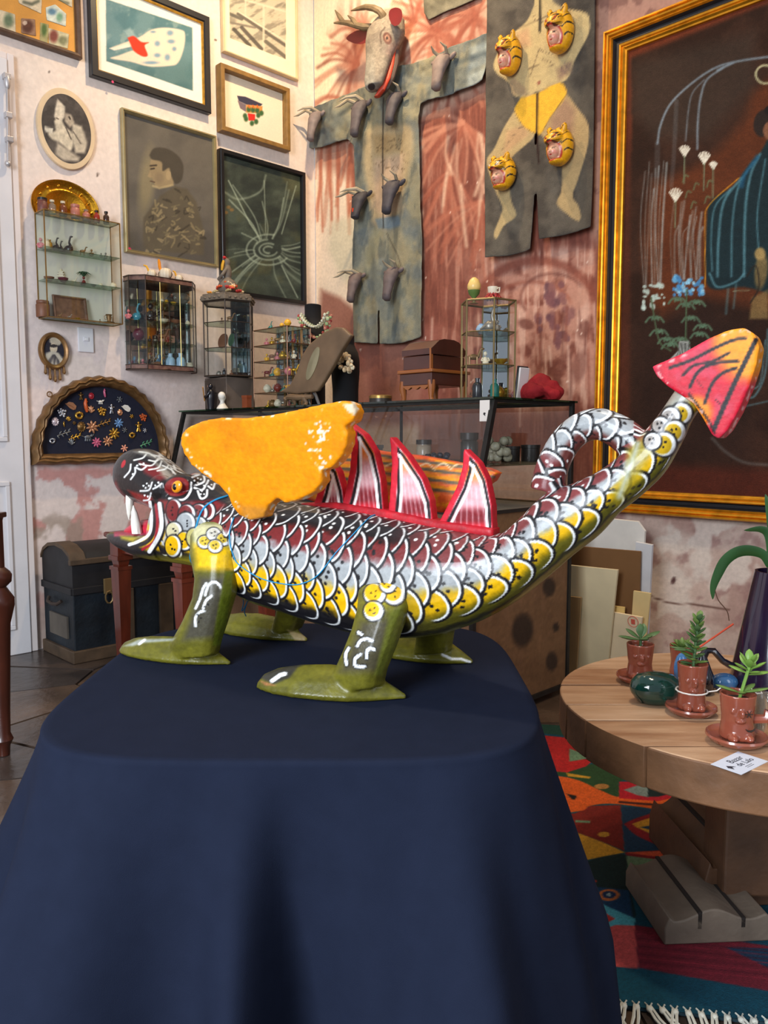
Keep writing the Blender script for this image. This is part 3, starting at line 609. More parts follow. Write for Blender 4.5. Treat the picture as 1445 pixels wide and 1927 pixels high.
def pa(X, Y, V):
    p = Pt(X, Y, (196, 26, 48)); n = fbm(X, Y, 25, 5)
    p.all(sstep(.45, .6, n)*.5, (204, 74, 96)); p.all(sstep(95, 55, np.hypot(X-1415, Y-640)+18*(n-.5)), (238, 146, 24)); p.all(sstep(40, 20, np.hypot(X-1310, Y-775)), (226, 130, 20))
    for pts, w in [([(1260, 692), (1300, 678), (1345, 655), (1380, 640), (1402, 637)], 6), ([(1422, 640), (1405, 675), (1385, 715), (1362, 765), (1343, 808)], 9), ([(1285, 706), (1305, 688), (1340, 680), (1372, 664)], 5), ([(1298, 728), (1315, 698), (1345, 684), (1388, 680)], 6), ([(1326, 758), (1340, 722), (1360, 702), (1386, 692)], 6), ([(1296, 742), (1312, 762), (1332, 790), (1345, 815)], 5)]: p.line(pts, w, (24, 18, 20), 2, 1, True)
    p.line([(1310, 715), (1322, 728)], 2, (70, 20, 24)); p.line([(1345, 750), (1358, 762)], 2.5, (60, 16, 20)); p.all(sstep(4, 1, edge_d(X, Y, AR))*sstep(.5, .62, fbm(X, Y, 8, 2))*.8, (236, 190, 180))
    return p.noise(9, .12, 6).c
slab('tail_arrow', AR, lambda x, y: D(x, y, -.002), .046, .0022, pa, vmat('arrow_paint', .5, .10, 120, var=.07), 9)
# legs with their feet
def leg(rows, yoff, dep, foot, fy, marks, far=False):
    mb = MB(); R = []
    for y, x0, x1, yy, dp in rows:
        a, b = D(x0, y, yy), D(x1, y, yy); c = (a+b)/2; hw = (b-a)/2; ring = []
        for k in range(16):
            t = 2*math.pi*k/16; ct, st = math.cos(t), math.sin(t); ct = math.copysign(abs(ct)**.75, ct); st = math.copysign(abs(st)**.75, st); ring.append(tuple(c+hw*ct+np.array([0, dp*st, 0])))
        R.append(ring)
    mb.loft(R)
    a, b = DF(*foot[0]), DF(*foot[1]); dv = b-a; ln = np.linalg.norm(dv); t_ = dv/ln; s_ = np.array([-t_[1], t_[0], 0]); R = []
    for f, wd, ht in [(0, .004, .006), (.05, .014, .018), (.15, .026, .027), (.3, .035, .033), (.5, .038, .036), (.66, .036, .034), (.8, .025, .026), (.92, .012, .014), (1, .003, .005)]:
        c = a+dv*f; w_ = wd*foot[2]; h = ht*foot[3]
        R.append([tuple(c+s_*x*w_+np.array([0, 0, z*h])) for x, z in [(-.9, 0), (0, 0), (.9, 0), (1, .18), (.7, .62), (.28, .95), (0, 1.05), (-.28, .95), (-.7, .62), (-1, .18)]])
    mb.loft(R); V, me = remesh(mb, .0024, 5); V[:, 2] = np.maximum(V[:, 2], 0); setV(me, V); X, Y = proj(xfm(MDr, V))
    p = Pt(X, Y, (104, 100, 28)); p.all(sstep(.4, .65, fbm(X, Y*2, 26, 4))*.5, (78, 76, 22)); marks(p); p.noise(7, .16, 2)
    return vobj('leg', me, p.c, vmat('leg_paint', .4, .12, 130, coat=.2, var=.08), dr)
W_ = (238, 240, 240)
def mk1(p):
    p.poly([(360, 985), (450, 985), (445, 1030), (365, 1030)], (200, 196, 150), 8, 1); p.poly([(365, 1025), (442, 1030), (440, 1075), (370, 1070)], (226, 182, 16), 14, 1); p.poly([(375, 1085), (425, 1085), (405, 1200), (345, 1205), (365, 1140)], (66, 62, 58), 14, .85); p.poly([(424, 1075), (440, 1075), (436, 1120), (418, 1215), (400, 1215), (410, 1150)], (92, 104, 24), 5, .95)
    for cx, cy in [(385, 1020), (402, 1005), (420, 1015), (405, 1028), (432, 1000)]: p.ell(cx, cy, 15, 14, (26, 24, 26)); p.ell(cx, cy, 13, 12, W_); p.ell(cx-1, cy-2, 10, 9, (210, 180, 60) if cy > 1010 else (190, 186, 170)); [p.ell(cx+dx, cy+dy, 1.8, 1.8, (24, 22, 24)) for dx, dy in ((-4, -2), (2, -4), (1, 3))]
    for pts in [[(376, 1128), (382, 1108), (388, 1098)], [(386, 1120), (392, 1102), (402, 1095), (412, 1100), (415, 1106)], [(382, 1145), (388, 1130), (398, 1122)], [(368, 1145), (374, 1132)], [(368, 1178), (368, 1162), (376, 1152), (384, 1150)]]: p.line(pts, 5, W_, 1.5, 1, True)
    for x, y in [(372, 1158), (378, 1164), (392, 1138), (386, 1142), (374, 1170)]: p.ell(x, y, 2, 2, (20, 18, 18))
    p.poly([(232, 1216), (262, 1203), (330, 1201), (325, 1206), (270, 1210), (250, 1216)], (170, 178, 180), 4, .8); p.line([(262, 1212), (272, 1204)], 5, W_)
def mk2(p):
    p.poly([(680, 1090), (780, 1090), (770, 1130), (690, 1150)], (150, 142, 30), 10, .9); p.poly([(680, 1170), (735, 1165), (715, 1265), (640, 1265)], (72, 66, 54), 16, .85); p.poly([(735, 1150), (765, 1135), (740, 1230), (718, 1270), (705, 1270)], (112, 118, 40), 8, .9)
    for cx, cy, r in [(742, 1118, 20), (705, 1118, 20), (730, 1100, 15), (703, 1150, 18)]: p.ell(cx, cy, r+3, r+3, (26, 24, 26)); p.ell(cx, cy, r, r, W_); p.ell(cx-3, cy-3, r-4, r-4, (226, 178, 20)); [p.ell(cx+dx, cy+dy, 2, 2, (24, 22, 24)) for dx, dy in ((-7, -2), (2, -6), (1, 4))]
    for pts in [[(672, 1216), (678, 1206), (690, 1202), (700, 1206)], [(690, 1238), (690, 1226), (696, 1220), (704, 1222)], [(652, 1250), (650, 1232), (656, 1220)], [(686, 1254), (670, 1254), (668, 1240), (678, 1232)], [(674, 1190), (680, 1194)]]: p.line(pts, 9, (26, 24, 22), 2, 1, True); p.line(pts, 6, W_, 1.5, 1, True)
    p.poly([(488, 1275), (510, 1262), (560, 1248), (580, 1247), (560, 1256), (545, 1275), (515, 1288)], (46, 46, 44), 5, .9); p.line([(512, 1281), (528, 1270), (536, 1268)], 8, W_); p.poly([(486, 1280), (500, 1284), (520, 1290), (500, 1290)], (170, 110, 70), 3, .9); p.poly([(722, 1272), (762, 1312), (735, 1290)], (70, 70, 60), 5, .8)
def mk3(p):
    p.poly([(540, 1185), (576, 1195), (572, 1212), (555, 1205)], (186, 160, 120), 4, .8)
def mk4(p): p.line([(832, 1232), (850, 1240), (868, 1240), (884, 1246)], 5, W_, 2)
leg([(976, 398, 424, -.045, .014), (988, 382, 434, -.054, .03), (1005, 372, 440, -.062, .036), (1040, 371, 441, -.078, .036), (1085, 381, 438, -.09, .035), (1120, 376, 433, -.098, .033), (1165, 354, 422, -.105, .03), (1205, 330, 410, -.11, .028), (1232, 322, 405, -.11, .026)], -.11, .03, ((226, 1226), (434, 1250), 1.0, 1.0), -.11, mk1)
leg([(1078, 712, 758, -.045, .016), (1088, 695, 769, -.055, .034), (1105, 686, 776, -.066, .04), (1140, 684, 770, -.082, .04), (1180, 672, 752, -.095, .036), (1220, 655, 738, -.105, .034), (1262, 635, 722, -.11, .032), (1290, 628, 716, -.11, .03)], -.11, .03, ((484, 1293), (764, 1314), 1.15, 1.15), -.11, mk2)
leg([(1110, 535, 590, .05, .03), (1150, 528, 575, .09, .03), (1185, 520, 560, .105, .028)], .11, .03, ((400, 1182), (578, 1206), 1.0, 1.1), .11, mk3, True)
leg([(1150, 800, 870, .05, .03), (1190, 790, 850, .09, .03), (1225, 785, 845, .105, .028)], .11, .03, ((700, 1226), (890, 1248), 1.0, 1.1), .11, mk4, True)
# blue thread laid over the body
BL = mat('blue_thread', (30, 140, 190), .6)
for pts, r in [([(428, 934), (405, 942), (386, 955), (375, 975), (367, 1006), (361, 1030), (359, 1050), (364, 1062)], .0017), ([(441, 975), (434, 995), (433, 1017), (440, 1045), (452, 1064), (494, 1089), (546, 1100), (575, 1096), (598, 1083), (616, 1062), (632, 1041), (650, 1022), (668, 1003), (685, 985), (700, 972), (722, 967)], .0009)]:
    q = [hit(x, y, .0012) for x, y in curve(pts, 5)]; q = [tuple(a) for a in q if a is not None]
    MB().tube(q, r, 6).obj('thread', BL, dr)
q = [tuple(D(x, y, -.02)) for x, y in curve([(456, 1118), (458, 1135), (455, 1150), (462, 1140), (466, 1130), (460, 1150), (463, 1160)], 4)]
MB().tube(q, .0009, 6).obj('thread', BL, dr)
# ================================================================ left wall
def rectL(x0, y0, x1, y1, x2, y2, x3, y3, n=0):                                    # four photo corners (tl, bl, br, tr) -> wall rectangle
    q = [P(a, b, 0, n) for a, b in ((x0, y0), (x1, y1), (x2, y2), (x3, y3))]
    return (q[0][1]+q[1][1])/2, (q[2][1]+q[3][1])/2, (q[1][2]+q[2][2])/2, (q[0][2]+q[3][2])/2
def molding(s0, s1, t0, t1, prof):                                                # prof: (inset, height) from outer back to inner back
    mb = MB(); R = []
    for i, h in prof: R.append([(s0+i, t0+i, h), (s1-i, t0+i, h), (s1-i, t1-i, h), (s0+i, t1-i, h)])
    n = len(R)
    v = [p for r in R for p in r]; f = []
    for k in range(n):
        for j in range(4): a, b = k, (k+1) % n; f.append((a*4+j, a*4+(j+1) % 4, b*4+(j+1) % 4, b*4+j))
    return mb.add(v, f)
def picture(name, label, MF, rect, prof, fmat, paint, nx, ny, back_n, pm, cat='picture', parent=None):
    s0, s1, t0, t1 = rect; M = MF((s0+s1)/2, t0, .002); t = thing(name, label, cat, M); w_, h_ = (s1-s0), (t1-t0)
    molding(-w_/2, w_/2, 0, h_, prof).obj('frame', fmat, t, 20)
    i = prof[-1][0]; e = .004
    canvas('picture_surface', t, M, -w_/2+i-e, w_/2-i+e, i-e, h_-i+e, back_n, nx, ny, paint, pm)
    MB().box(-w_/2+i-e, w_/2-i+e, i-e, h_-i+e, 0, back_n-.002).obj('backing', mat('card_back', (150, 130, 105), .9), t, 0)
    return t, M, w_, h_
PAP = vmat('paper', .7, .04, 200, var=.03); OIL = vmat('oil_paint', .55, .12, 150, var=.08)
# scrap collage, top left
s1c, z1c = P(150, 115, 0, 0)[1], P(150, 115, 0, 0)[2]
rc = (s1c-.62, s1c, z1c, z1c+.5)
t, M, w_, h_ = picture('collage_frame', 'orange collage of old paper scraps in a dark wooden frame, top left corner', ML, rc, [(0, 0), (0, .028), (.008, .032), (.02, .026), (.024, .014), (.024, .0)], mat('walnut_frame', (92, 68, 50), .5, var=.3, vscale=30), lambda X, Y: Pt(X, Y, (222, 158, 74)).noise(40, .25, 3).c, 40, 40, .010, PAP)
def scrap(pts, base, deco, lab=None):
    q = [P(x, y, 0, .014) for x, y in pts]; L = [(a[1]-M[1][3], a[2]-M[2][3]) for a in q]; mb = MB().prism(L, .0101, .0125)
    xs = [p[0] for p in L]; ys = [p[1] for p in L]
    me = mb.mesh('scrap'); o = MB(); 
    V, me = remesh(MB().prism(L, 0, .012), .004, 0); V[:, 2] = .0102+V[:, 2]*.2; setV(me, V); X, Y = proj(xfm(M, V)); p = Pt(X, Y, base); deco(p); p.noise(6, .3, 4); return vobj('paper_scrap', me, p.c, PAP, t)
scrap([(36, 6), (78, 26), (79, 0), (70, -20), (30, -20)], (206, 190, 160), lambda p: p.line([(45, 4), (60, 8), (72, 2)], 6, (110, 110, 90), 4))
scrap([(-12, 40), (0, 18), (29, 27), (30, 66), (-10, 50)], (206, 190, 158), lambda p: p.ell(16, 38, 9, 13, (104, 120, 92), soft=.8))
scrap([(40, 34), (66, 36), (68, 68), (40, 62)], (150, 116, 92), lambda p: (p.ell(52, 50, 10, 12, (92, 56, 44), soft=.6), p.ell(47, 43, 4, 4, (196, 170, 150))))
scrap([(86, 14), (104, 8), (125, 26), (124, 50), (88, 38)], (206, 212, 196), lambda p: (p.ell(98, 22, 8, 6, (96, 130, 150), soft=.8), p.ell(112, 32, 6, 8, (120, 160, 130), soft=.8)))
scrap([(76, 42), (92, 46), (90, 82), (75, 78)], (170, 160, 110), lambda p: p.ell(83, 56, 5, 12, (86, 110, 60), soft=.8))
scrap([(91, 52), (130, 64), (128, 92), (92, 82)], (194, 186, 150), lambda p: (p.ell(101, 68, 8, 12, (130, 70, 60), soft=.7), p.ell(118, 76, 8, 8, (130, 130, 96), soft=.8)))
scrap([(99, -6), (136, 14), (136, -20), (99, -20)], (208, 196, 166), lambda p: p.line([(108, 0), (128, 6)], 5, (120, 120, 96), 4))
# watercolour
GOLDW = mat('gold_leaf', (196, 148, 58), .35, .8, var=.25, vscale=40)
def pwc(X, Y):
    p = Pt(X, Y, (244, 240, 224)); A = [(199, -2), (362, 52), (363, 171), (200, 115)]
    p.poly(A, (104, 138, 142), 1.5); n = fbm(X, Y, 34, 3); ins = inpoly(X, Y, A)*1.
    p.all(ins*sstep(.35, .65, n)*.6, (70, 112, 120)); p.all(ins*sstep(.6, .75, fbm(X, Y, 22, 6))*.5, (160, 178, 168)); p.all(ins*sstep(80, 150, Y)*.35, (64, 96, 92))
    p.poly([(232, 58), (245, 52), (262, 75), (250, 82)], (160, 182, 180), 5, .7)
    p.poly([(206, 91), (235, 80), (262, 70), (285, 56), (310, 52), (340, 56), (348, 64), (346, 90), (335, 118), (318, 124), (280, 125), (245, 116), (208, 110), (224, 104), (246, 96), (262, 92), (246, 87)], (236, 214, 190), 3)
    p.poly([(240, 71), (252, 68), (266, 79), (280, 80), (272, 86), (278, 104), (268, 106), (252, 96), (246, 84)], (226, 56, 30), 2.5)
    p.poly([(206, 91), (240, 83), (246, 88), (215, 95)], (240, 224, 206), 2)
    for x, y, a, b in [(320, 62, 6, 5), (296, 82, 5, 5), (322, 78, 7, 4), (328, 92, 4, 4), (296, 104, 6, 4), (284, 118, 14, 3), (315, 108, 5, 6), (288, 60, 5, 2)]: p.ell(x, y, a, b, (86, 136, 168), soft=.9, a=.7)
    p.all((edge_d(X, Y, A) < .8)*.4, (190, 190, 176)); return p.noise(18, .05, 5).c
picture('watercolour_frame', 'watercolour of a pale reclining body with a red cloth, black frame with gold edge', ML, rectL(160, -40, 168, 146, 391, 217, 388, 20), [(0, 0), (0, .03), (.004, .034), (.03, .034), (.034, .028), (.0355, .028)], mat('black_wood', (38, 36, 36), .35, var=.2), lambda X, Y: pwc(X, Y), 150, 130, .012, PAP)
t = [o for o in COL.objects if o.name.startswith('watercolour_frame')][0]
r_ = rectL(160, -40, 168, 146, 391, 217, 388, 20); w_, h_ = r_[1]-r_[0], r_[3]-r_[2]
molding(-w_/2+.034, w_/2-.034, .034, h_-.034, [(0, .012), (0, .027), (.004, .027), (.008, .018), (.008, .012)]).obj('gold_fillet', GOLDW, t, 20)
q = P(212, 154, 0, .037); MB().lathe([(0, 0), (.006, 0), (.006, .0008), (0, .0008)], (q[1]-(r_[0]+r_[1])/2, q[2]-r_[2], .0345), 14).obj('price_sticker', mat('pink_sticker', (226, 60, 110), .6), t)
# engraving
def pen(X, Y):
    p = Pt(X, Y, (248, 234, 196)); A = [(431, -40), (432, 72), (538, 112), (538, -10)]
    p.poly(A, (196, 186, 160), 1.5); ins = inpoly(X, Y, A)*1.
    p.all(ins*sstep(.45, .7, fbm(X*.8+Y, Y, 10, 3))*.6, (110, 104, 92))
    for a, b, w_, c in [((448, 26), (538, 86), 6, (90, 84, 76)), ((431, 42), (480, 52), 4, (120, 112, 100)), ((462, 0), (538, 22), 4, (214, 204, 178)), ((496, 10), (496, 95), 4, (214, 204, 178)), ((440, 55), (470, 86), 7, (70, 66, 60)), ((455, 52), (492, 92), 7, (78, 72, 66)), ((500, 78), (538, 108), 7, (96, 90, 80)), ((462, -10), (462, 30), 3, (210, 200, 176)), ((432, 26), (455, 36), 6, (90, 86, 78)), ((448, 22), (538, 78), 2, (226, 216, 190))]: p.line([a, b], w_, c, 2, ins.mean()*0+1.) if False else p.line([a, b], w_, c, 2, .85)
    p.all((1-ins), (248, 234, 196)); return p.noise(12, .04, 5).c
picture('engraving_frame', 'pale framed black and white print of railings and roofs, top centre', ML, rectL(411, -60, 417, 104, 556, 150, 556, -20), [(0, 0), (0, .022), (.004, .026), (.010, .026), (.013, .02), (.013, .012)], mat('pale_wood', (206, 184, 142), .5, var=.15), pen, 90, 120, .012, PAP)
# house picture in deep box frame
def phs(X, Y):
    p = Pt(X, Y, (238, 222, 196))
    p.poly([(446, 180), (462, 182), (494, 196), (490, 200), (464, 197), (449, 190)], (60, 58, 76), 1.5); p.poly([(447, 189), (463, 197), (463, 211), (452, 204)], (120, 104, 110), 1.5); p.poly([(463, 197), (494, 200), (493, 214), (463, 212)], (206, 140, 70), 1.5)
    p.poly([(466, 213), (480, 215), (480, 227), (468, 227)], (214, 46, 36), 1.5)
    for x, y in [(468, 206), (476, 207), (484, 208), (461, 218), (486, 217), (492, 213), (474, 232), (482, 229), (463, 224)]: p.ell(x, y, 4, 5, (60, 96, 56), soft=.7)
    for x in (468, 476, 484): p.line([(x, 198), (x+1, 203)], 2, (226, 96, 30))
    return p.noise(30, .04, 3).c
picture('house_picture_frame', 'small brown box frame with a drawing of a flowered house', ML, rectL(405, 125, 408, 248, 537, 290, 535, 170), [(0, 0), (0, .048), (.002, .05), (.022, .05), (.024, .048), (.024, .008)], mat('olive_gold_wood', (134, 100, 50), .5, var=.25, vscale=25), phs, 120, 110, .008, PAP)
# oval print of two women
def oval_on(MF, axis, pts_px, n):
    q = [P(x, y, axis, n) for x, y in pts_px]; k = 1 if axis == 0 else 0
    return [(a[k], a[2]) for a in q]
def ovalring(cx, cy, rx, ry, prof, seg=48):                                       # prof (scale offset, height)
    mb = MB(); mb.loft([[(cx+(rx+o)*math.cos(2*math.pi*k/seg), cy+(ry+o)*math.sin(2*math.pi*k/seg), h) for k in range(seg)] for o, h in prof], cap=False); return mb
e = oval_on(ML, 0, [(69, 244), (177, 240), (120, 167), (127, 319)], .008); cs, ct = (e[0][0]+e[1][0])/2, (e[2][1]+e[3][1])/2; rx, ry = (e[1][0]-e[0][0])/2, (e[2][1]-e[3][1])/2
MO = ML(cs, ct-ry, .002); t = thing('oval_print', 'oval cream plaque with a sepia print of two women reading a letter', 'plaque', MO)
mb = MB().lathe([(.001, 0), (1, 0), (1.0, .010), (.985, .014), (.001, .014)], seg=56); mb.v = [(x*rx, y*ry+ry, z) for x, y, z in mb.v]; mb.obj('plaque', mat('cream_edge', (222, 196, 158), .5, var=.12), t, 40)
def pov(X, Y):
    p = Pt(X, Y, (72, 66, 62)); p.all(sstep(.5, .7, fbm(X, Y, 12, 4))*.4, (110, 102, 94))
    p.poly([(102, 228), (112, 214), (118, 230), (124, 240), (136, 250), (138, 268), (132, 284), (112, 268), (98, 262), (90, 250), (104, 246)], (206, 194, 170), 4); p.poly([(104, 205), (108, 186), (122, 200), (122, 220), (112, 232), (102, 220)], (214, 202, 180), 3); p.poly([(122, 212), (134, 216), (140, 230), (132, 240), (122, 228)], (176, 162, 142), 4)
    p.poly([(136, 232), (154, 238), (164, 268), (160, 288), (142, 288), (136, 262)], (196, 184, 162), 5); p.poly([(84, 238), (100, 242), (98, 252), (84, 246)], (220, 212, 192), 2); p.poly([(108, 268), (132, 284), (150, 296), (148, 304), (120, 302), (104, 290)], (184, 172, 152), 6)
    p.line([(130, 220), (132, 224)], 3, (60, 52, 48)); p.line([(106, 222), (110, 224)], 2, (80, 66, 58)); p.line([(124, 240), (134, 262)], 2, (90, 80, 72)); p.line([(138, 248), (152, 270)], 2, (100, 90, 80))
    return p.noise(5, .35, 3).c
def oval_canvas(name, parent, M, cx, cy, rx, ry, z, paint, m, nr=36, ns=96):
    V = [(cx, cy, z)]; F = []
    for i in range(1, nr+1):
        for k in range(ns): a = 2*math.pi*k/ns; V.append((cx+rx*i/nr*math.cos(a), cy+ry*i/nr*math.sin(a), z))
    for k in range(ns): F.append((0, 1+k, 1+(k+1) % ns))
    for i in range(nr-1):
        for k in range(ns): a = 1+i*ns+k; b = 1+i*ns+(k+1) % ns; F.append((a, a+ns, b+ns, b))
    me = bpy.data.meshes.new(name); me.from_pydata(V, [], F); me.update(); X, Y = proj(xfm(M, np.array(V))); return vobj(name, me, paint(X, Y), m, parent, False)
oval_canvas('print', t, MO, 0, ry, rx*.85, ry*.85, .0146, pov, PAP)
# portrait
def ppt(X, Y):
    p = Pt(X, Y, (104, 98, 88)); n = fbm(X, Y, 60, 3); p.all(sstep(.4, .7, n)*.5, (84, 80, 74)); p.all(sstep(400, 480, Y)*.4, (70, 66, 62)); p.ell(276, 345, 14, 60, (158, 144, 104), .1, .9, .6)
    p.poly([(270, 410), (300, 370), (330, 350), (352, 356), (370, 380), (385, 440), (383, 480), (268, 470)], (92, 84, 68), 5); p.poly([(235, 475), (235, 440), (260, 435), (275, 470)], (88, 84, 78), 8, .6)
    p.poly([(282, 320), (284, 300), (296, 290), (322, 300), (330, 330), (322, 350), (296, 352), (290, 345), (286, 335), (279, 330)], (150, 132, 100), 3)
    p.poly([(281, 292), (290, 279), (312, 279), (334, 292), (345, 312), (342, 338), (330, 346), (322, 330), (318, 316), (306, 322), (304, 305), (286, 300)], (74, 68, 58), 3); p.ell(317, 330, 5, 9, (166, 146, 110)); p.poly([(284, 322), (277, 332), (284, 335)], (158, 138, 104), 2); p.line([(283, 312), (294, 311)], 3, (58, 50, 42), 2); p.ell(300, 335, 8, 10, (120, 104, 84), 0, .8, .5); p.line([(284, 318), (290, 317)], 3, (60, 52, 44)); p.line([(283, 341), (291, 343)], 2, (84, 62, 50)); p.line([(288, 350), (300, 354), (325, 348)], 4, (190, 170, 124), 3, .7)
    r = random.Random(4)
    for k in range(110):
        x = r.uniform(272, 380); y = r.uniform(358, 478)
        if (x-330)**2/58**2+(y-470)**2/118**2 < 1: p.line([(x, y), (x+r.uniform(-9, 9), y+r.uniform(-7, 7)), (x+r.uniform(-9, 9), y+r.uniform(-7, 7))], r.uniform(1.5, 3.5), r.choice([(140, 126, 92), (62, 56, 46), (116, 106, 80), (156, 140, 104)]), 2, .8, True)
    p.ell(243, 469, 3.5, 3.5, (226, 60, 110)); return p.noise(16, .12, 6).c
picture('portrait_frame', 'grey profile portrait of a dark-haired figure in a patterned coat, thin silver gold frame', ML, rectL(222, 205, 235, 475, 403, 505, 406, 258), [(0, 0), (0, .024), (.003, .027), (.008, .027), (.010, .02), (.014, .022), (.018, .012), (.018, .006)], mat('champagne_metal', (176, 162, 120), .35, .6, var=.2), ppt, 130, 170, .008, PAP)
# green abstract painting
def pgr(X, Y):
    p = Pt(X, Y, (58, 66, 58)); n = fbm(X, Y*1.6, 40, 3, 5); p.all(sstep(.45, .7, n)*.6, (86, 96, 82)); p.all(sstep(.5, .3, n)*.6, (40, 46, 44)); p.all(sstep(.55, .7, fbm(X, Y, 50, 12))*.35, (110, 104, 62))
    c = (505, 470); r = random.Random(6); G = (164, 178, 156)
    for k in range(26):
        a = r.uniform(0, 6.28); L = r.uniform(50, 150); q = [(c[0]+26*math.cos(a), c[1]+22*math.sin(a)), (c[0]+L*.5*math.cos(a+.1), c[1]+L*.5*math.sin(a+.1)), (c[0]+L*math.cos(a), c[1]+L*math.sin(a))]; p.line(q, r.uniform(1.2, 3), G, 2.5, r.uniform(.3, .75), True)
    for R in (8, 15, 24, 36): p.line(arcpts(c[0], c[1], R*1.15, R*.8, r.uniform(0, 90), r.uniform(250, 360)), 3, G, 3, .7)
    p.line([(430, 340), (470, 420), (490, 450)], 2.5, G, 2, .8); p.line([(557, 350), (530, 440)], 2, G, 2, .7); p.line([(420, 360), (450, 375), (490, 360), (500, 330)], 3, G, 4, .6, True); p.line([(425, 520), (480, 480)], 2.5, G, 2, .7); p.line([(530, 500), (560, 560)], 2.5, G, 2, .7); p.line([(497, 340), (500, 440)], 2, G, 2, .6)
    for x, y in [(430, 390), (436, 395), (425, 400)]: p.ell(x, y, 4, 3, (170, 120, 60), soft=.8, a=.6)
    return p.noise(9, .18, 8).c
picture('abstract_frame', 'dark green abstract painting with pale radiating lines in a black frame', ML, rectL(408, 278, 412, 549, 570, 579, 567, 331), [(0, 0), (0, .035), (.003, .038), (.02, .038), (.024, .03), (.026, .01)], mat('black_lacquer', (26, 26, 28), .3, var=.1), pgr, 140, 170, .014, OIL)
# small oval portrait with drop tassels
e = oval_on(ML, 0, [(73, 664), (130, 664), (100, 625), (102, 696)], .012); cs, ct = (e[0][0]+e[1][0])/2, (e[2][1]+e[3][1])/2; rx, ry = (e[1][0]-e[0][0])/2, (e[2][1]-e[3][1])/2
MO = ML(cs, ct-ry, .003); t = thing('oval_portrait', 'small oval bronze frame with a portrait in a ruff, drops hanging below', 'picture frame', MO); BRZ = mat('old_bronze', (142, 104, 62), .4, .5, var=.3, vscale=30)
ovalring(0, ry, rx, ry, [(-.024, .0), (-.024, .012), (-.018, .020), (-.010, .024), (-.003, .018), (0, .008), (0, 0)]).obj('frame', BRZ, t, 50)
def pcl(X, Y):
    p = Pt(X, Y, (44, 42, 52)); p.ell(104, 642, 11, 8, (196, 184, 160), .3); p.ell(101, 655, 7, 10, (214, 196, 168)); p.ell(101, 651, 8, 3, (60, 54, 54)); p.poly([(86, 665), (98, 660), (110, 664), (122, 680), (118, 696), (84, 692), (84, 675)], (196, 186, 168), 3)
    for k in range(8): p.line([(99+k*.6, 668), (84+k*5, 692)], 1.6, (80, 74, 76), 1.2)
    return p.noise(4, .2, 2).c
oval_canvas('portrait_print', t, MO, 0, ry, rx-.020, ry-.020, .010, pcl, PAP, 20, 48)
for k, (dx, L) in enumerate([(-.038, .035), (-.02, .05), (0, .055), (.02, .05), (.038, .03)]):
    y0 = ry-ry*math.sqrt(max(0, 1-(dx/rx)**2))+.006; MB().tube([(dx*1.1, y0, .008), (dx*1.15, y0-L*.5, .01), (dx*1.15, y0-L, .01), (dx*1.15, y0-L-.008, .01)], [.006, .005, .008, .003], 8).obj('drop', BRZ, t)
# switch
r_ = rectL(145, 614, 147, 662, 176, 664, 174, 620); MS = ML((r_[0]+r_[1])/2, r_[2], 0); t = thing('light_switch', 'white plastic light switch plate on the left wall', 'light switch', MS); WP = mat('white_plastic', (226, 224, 228), .35)
hw = (r_[1]-r_[0])/2; hh = r_[3]-r_[2]; MB().box(-hw, hw, 0, hh, -.003, .008).obj('plate', WP, t, 0, .003); MB().box(-.013, .013, hh*.45, hh*.62, .008, .012).obj('rocker', WP, t, 0, .0015); MB().box(-.006, .008, hh*.49, hh*.57, .012, .0135).obj('button', mat('button_white', (240, 240, 238), .3), t, 0, .001)
# fan-shaped brooch case
q0, q1, q2 = P(60, 875, 0, .02), P(317, 868, 0, .02), P(187, 708, 0, .02)
cs = (q0[1]+q1[1])/2; R0 = (q1[1]-q0[1])/2; zt, zbm = q2[2], q0[2]; Hh = zt-zbm
MF_ = ML(cs, zbm, .002); t = thing('fan_case', 'half-round gilt shadow box lined in dark velvet, full of brooches', 'display case', MF_)
def fanring(o, h, wob, n=72):
    pts = []
    for k in range(n+1):
        a = math.pi*k/n; wv = wob*math.sin(k*2*math.pi/4); pts.append(((R0+o+wv)*math.cos(a), max(0, (Hh+o+wv)*math.sin(a)**.92)*1.0-(o if False else 0), h))
    m = 24
    for k in range(1, m): x = -1+2*k/m; pts.append(((R0+o)*x, -o*1.0*0+wob*.8*math.sin(k*2*math.pi/4), h))
    return pts
def fanr(o, h, wob):
    pts = fanring(o, h, wob); b = -o
    return [(x, y*(Hh+o-b)/(Hh+o)+b if True else y, z) for x, y, z in pts]
GB = mat('aged_gilt', (120, 88, 52), .42, .45, var=.35, vscale=25)
MB().loft([fanr(o, h, w_) for o, h, w_ in [(0, 0, .004), (0, .03, .004), (-.006, .05, .005), (-.016, .058, .005), (-.024, .048, .004), (-.032, .052, .004), (-.042, .044, .003), (-.05, .020, .0), (-.05, .004, 0)]], cap=False).obj('frame', GB, t, 50)
fp = fanr(-.048, 0, 0); mb = MB().prism([(x, y) for x, y, z in fp], .002, .012); mb.obj('velvet_backing', mat('navy_velvet', (22, 24, 42), .95, var=.15, vscale=60), t, 0)
h0 = P(93, 742, 0, .01); MB().tube([(h0[1]-cs+.012*math.cos(a*.7), h0[2]-zbm+.012*math.sin(a*.7), .01) for a in range(9)], .003, 6, True).obj('hook', GB, t)
def Z5(zx, zy): return 40+zx/4.516, 600+zy/4.516
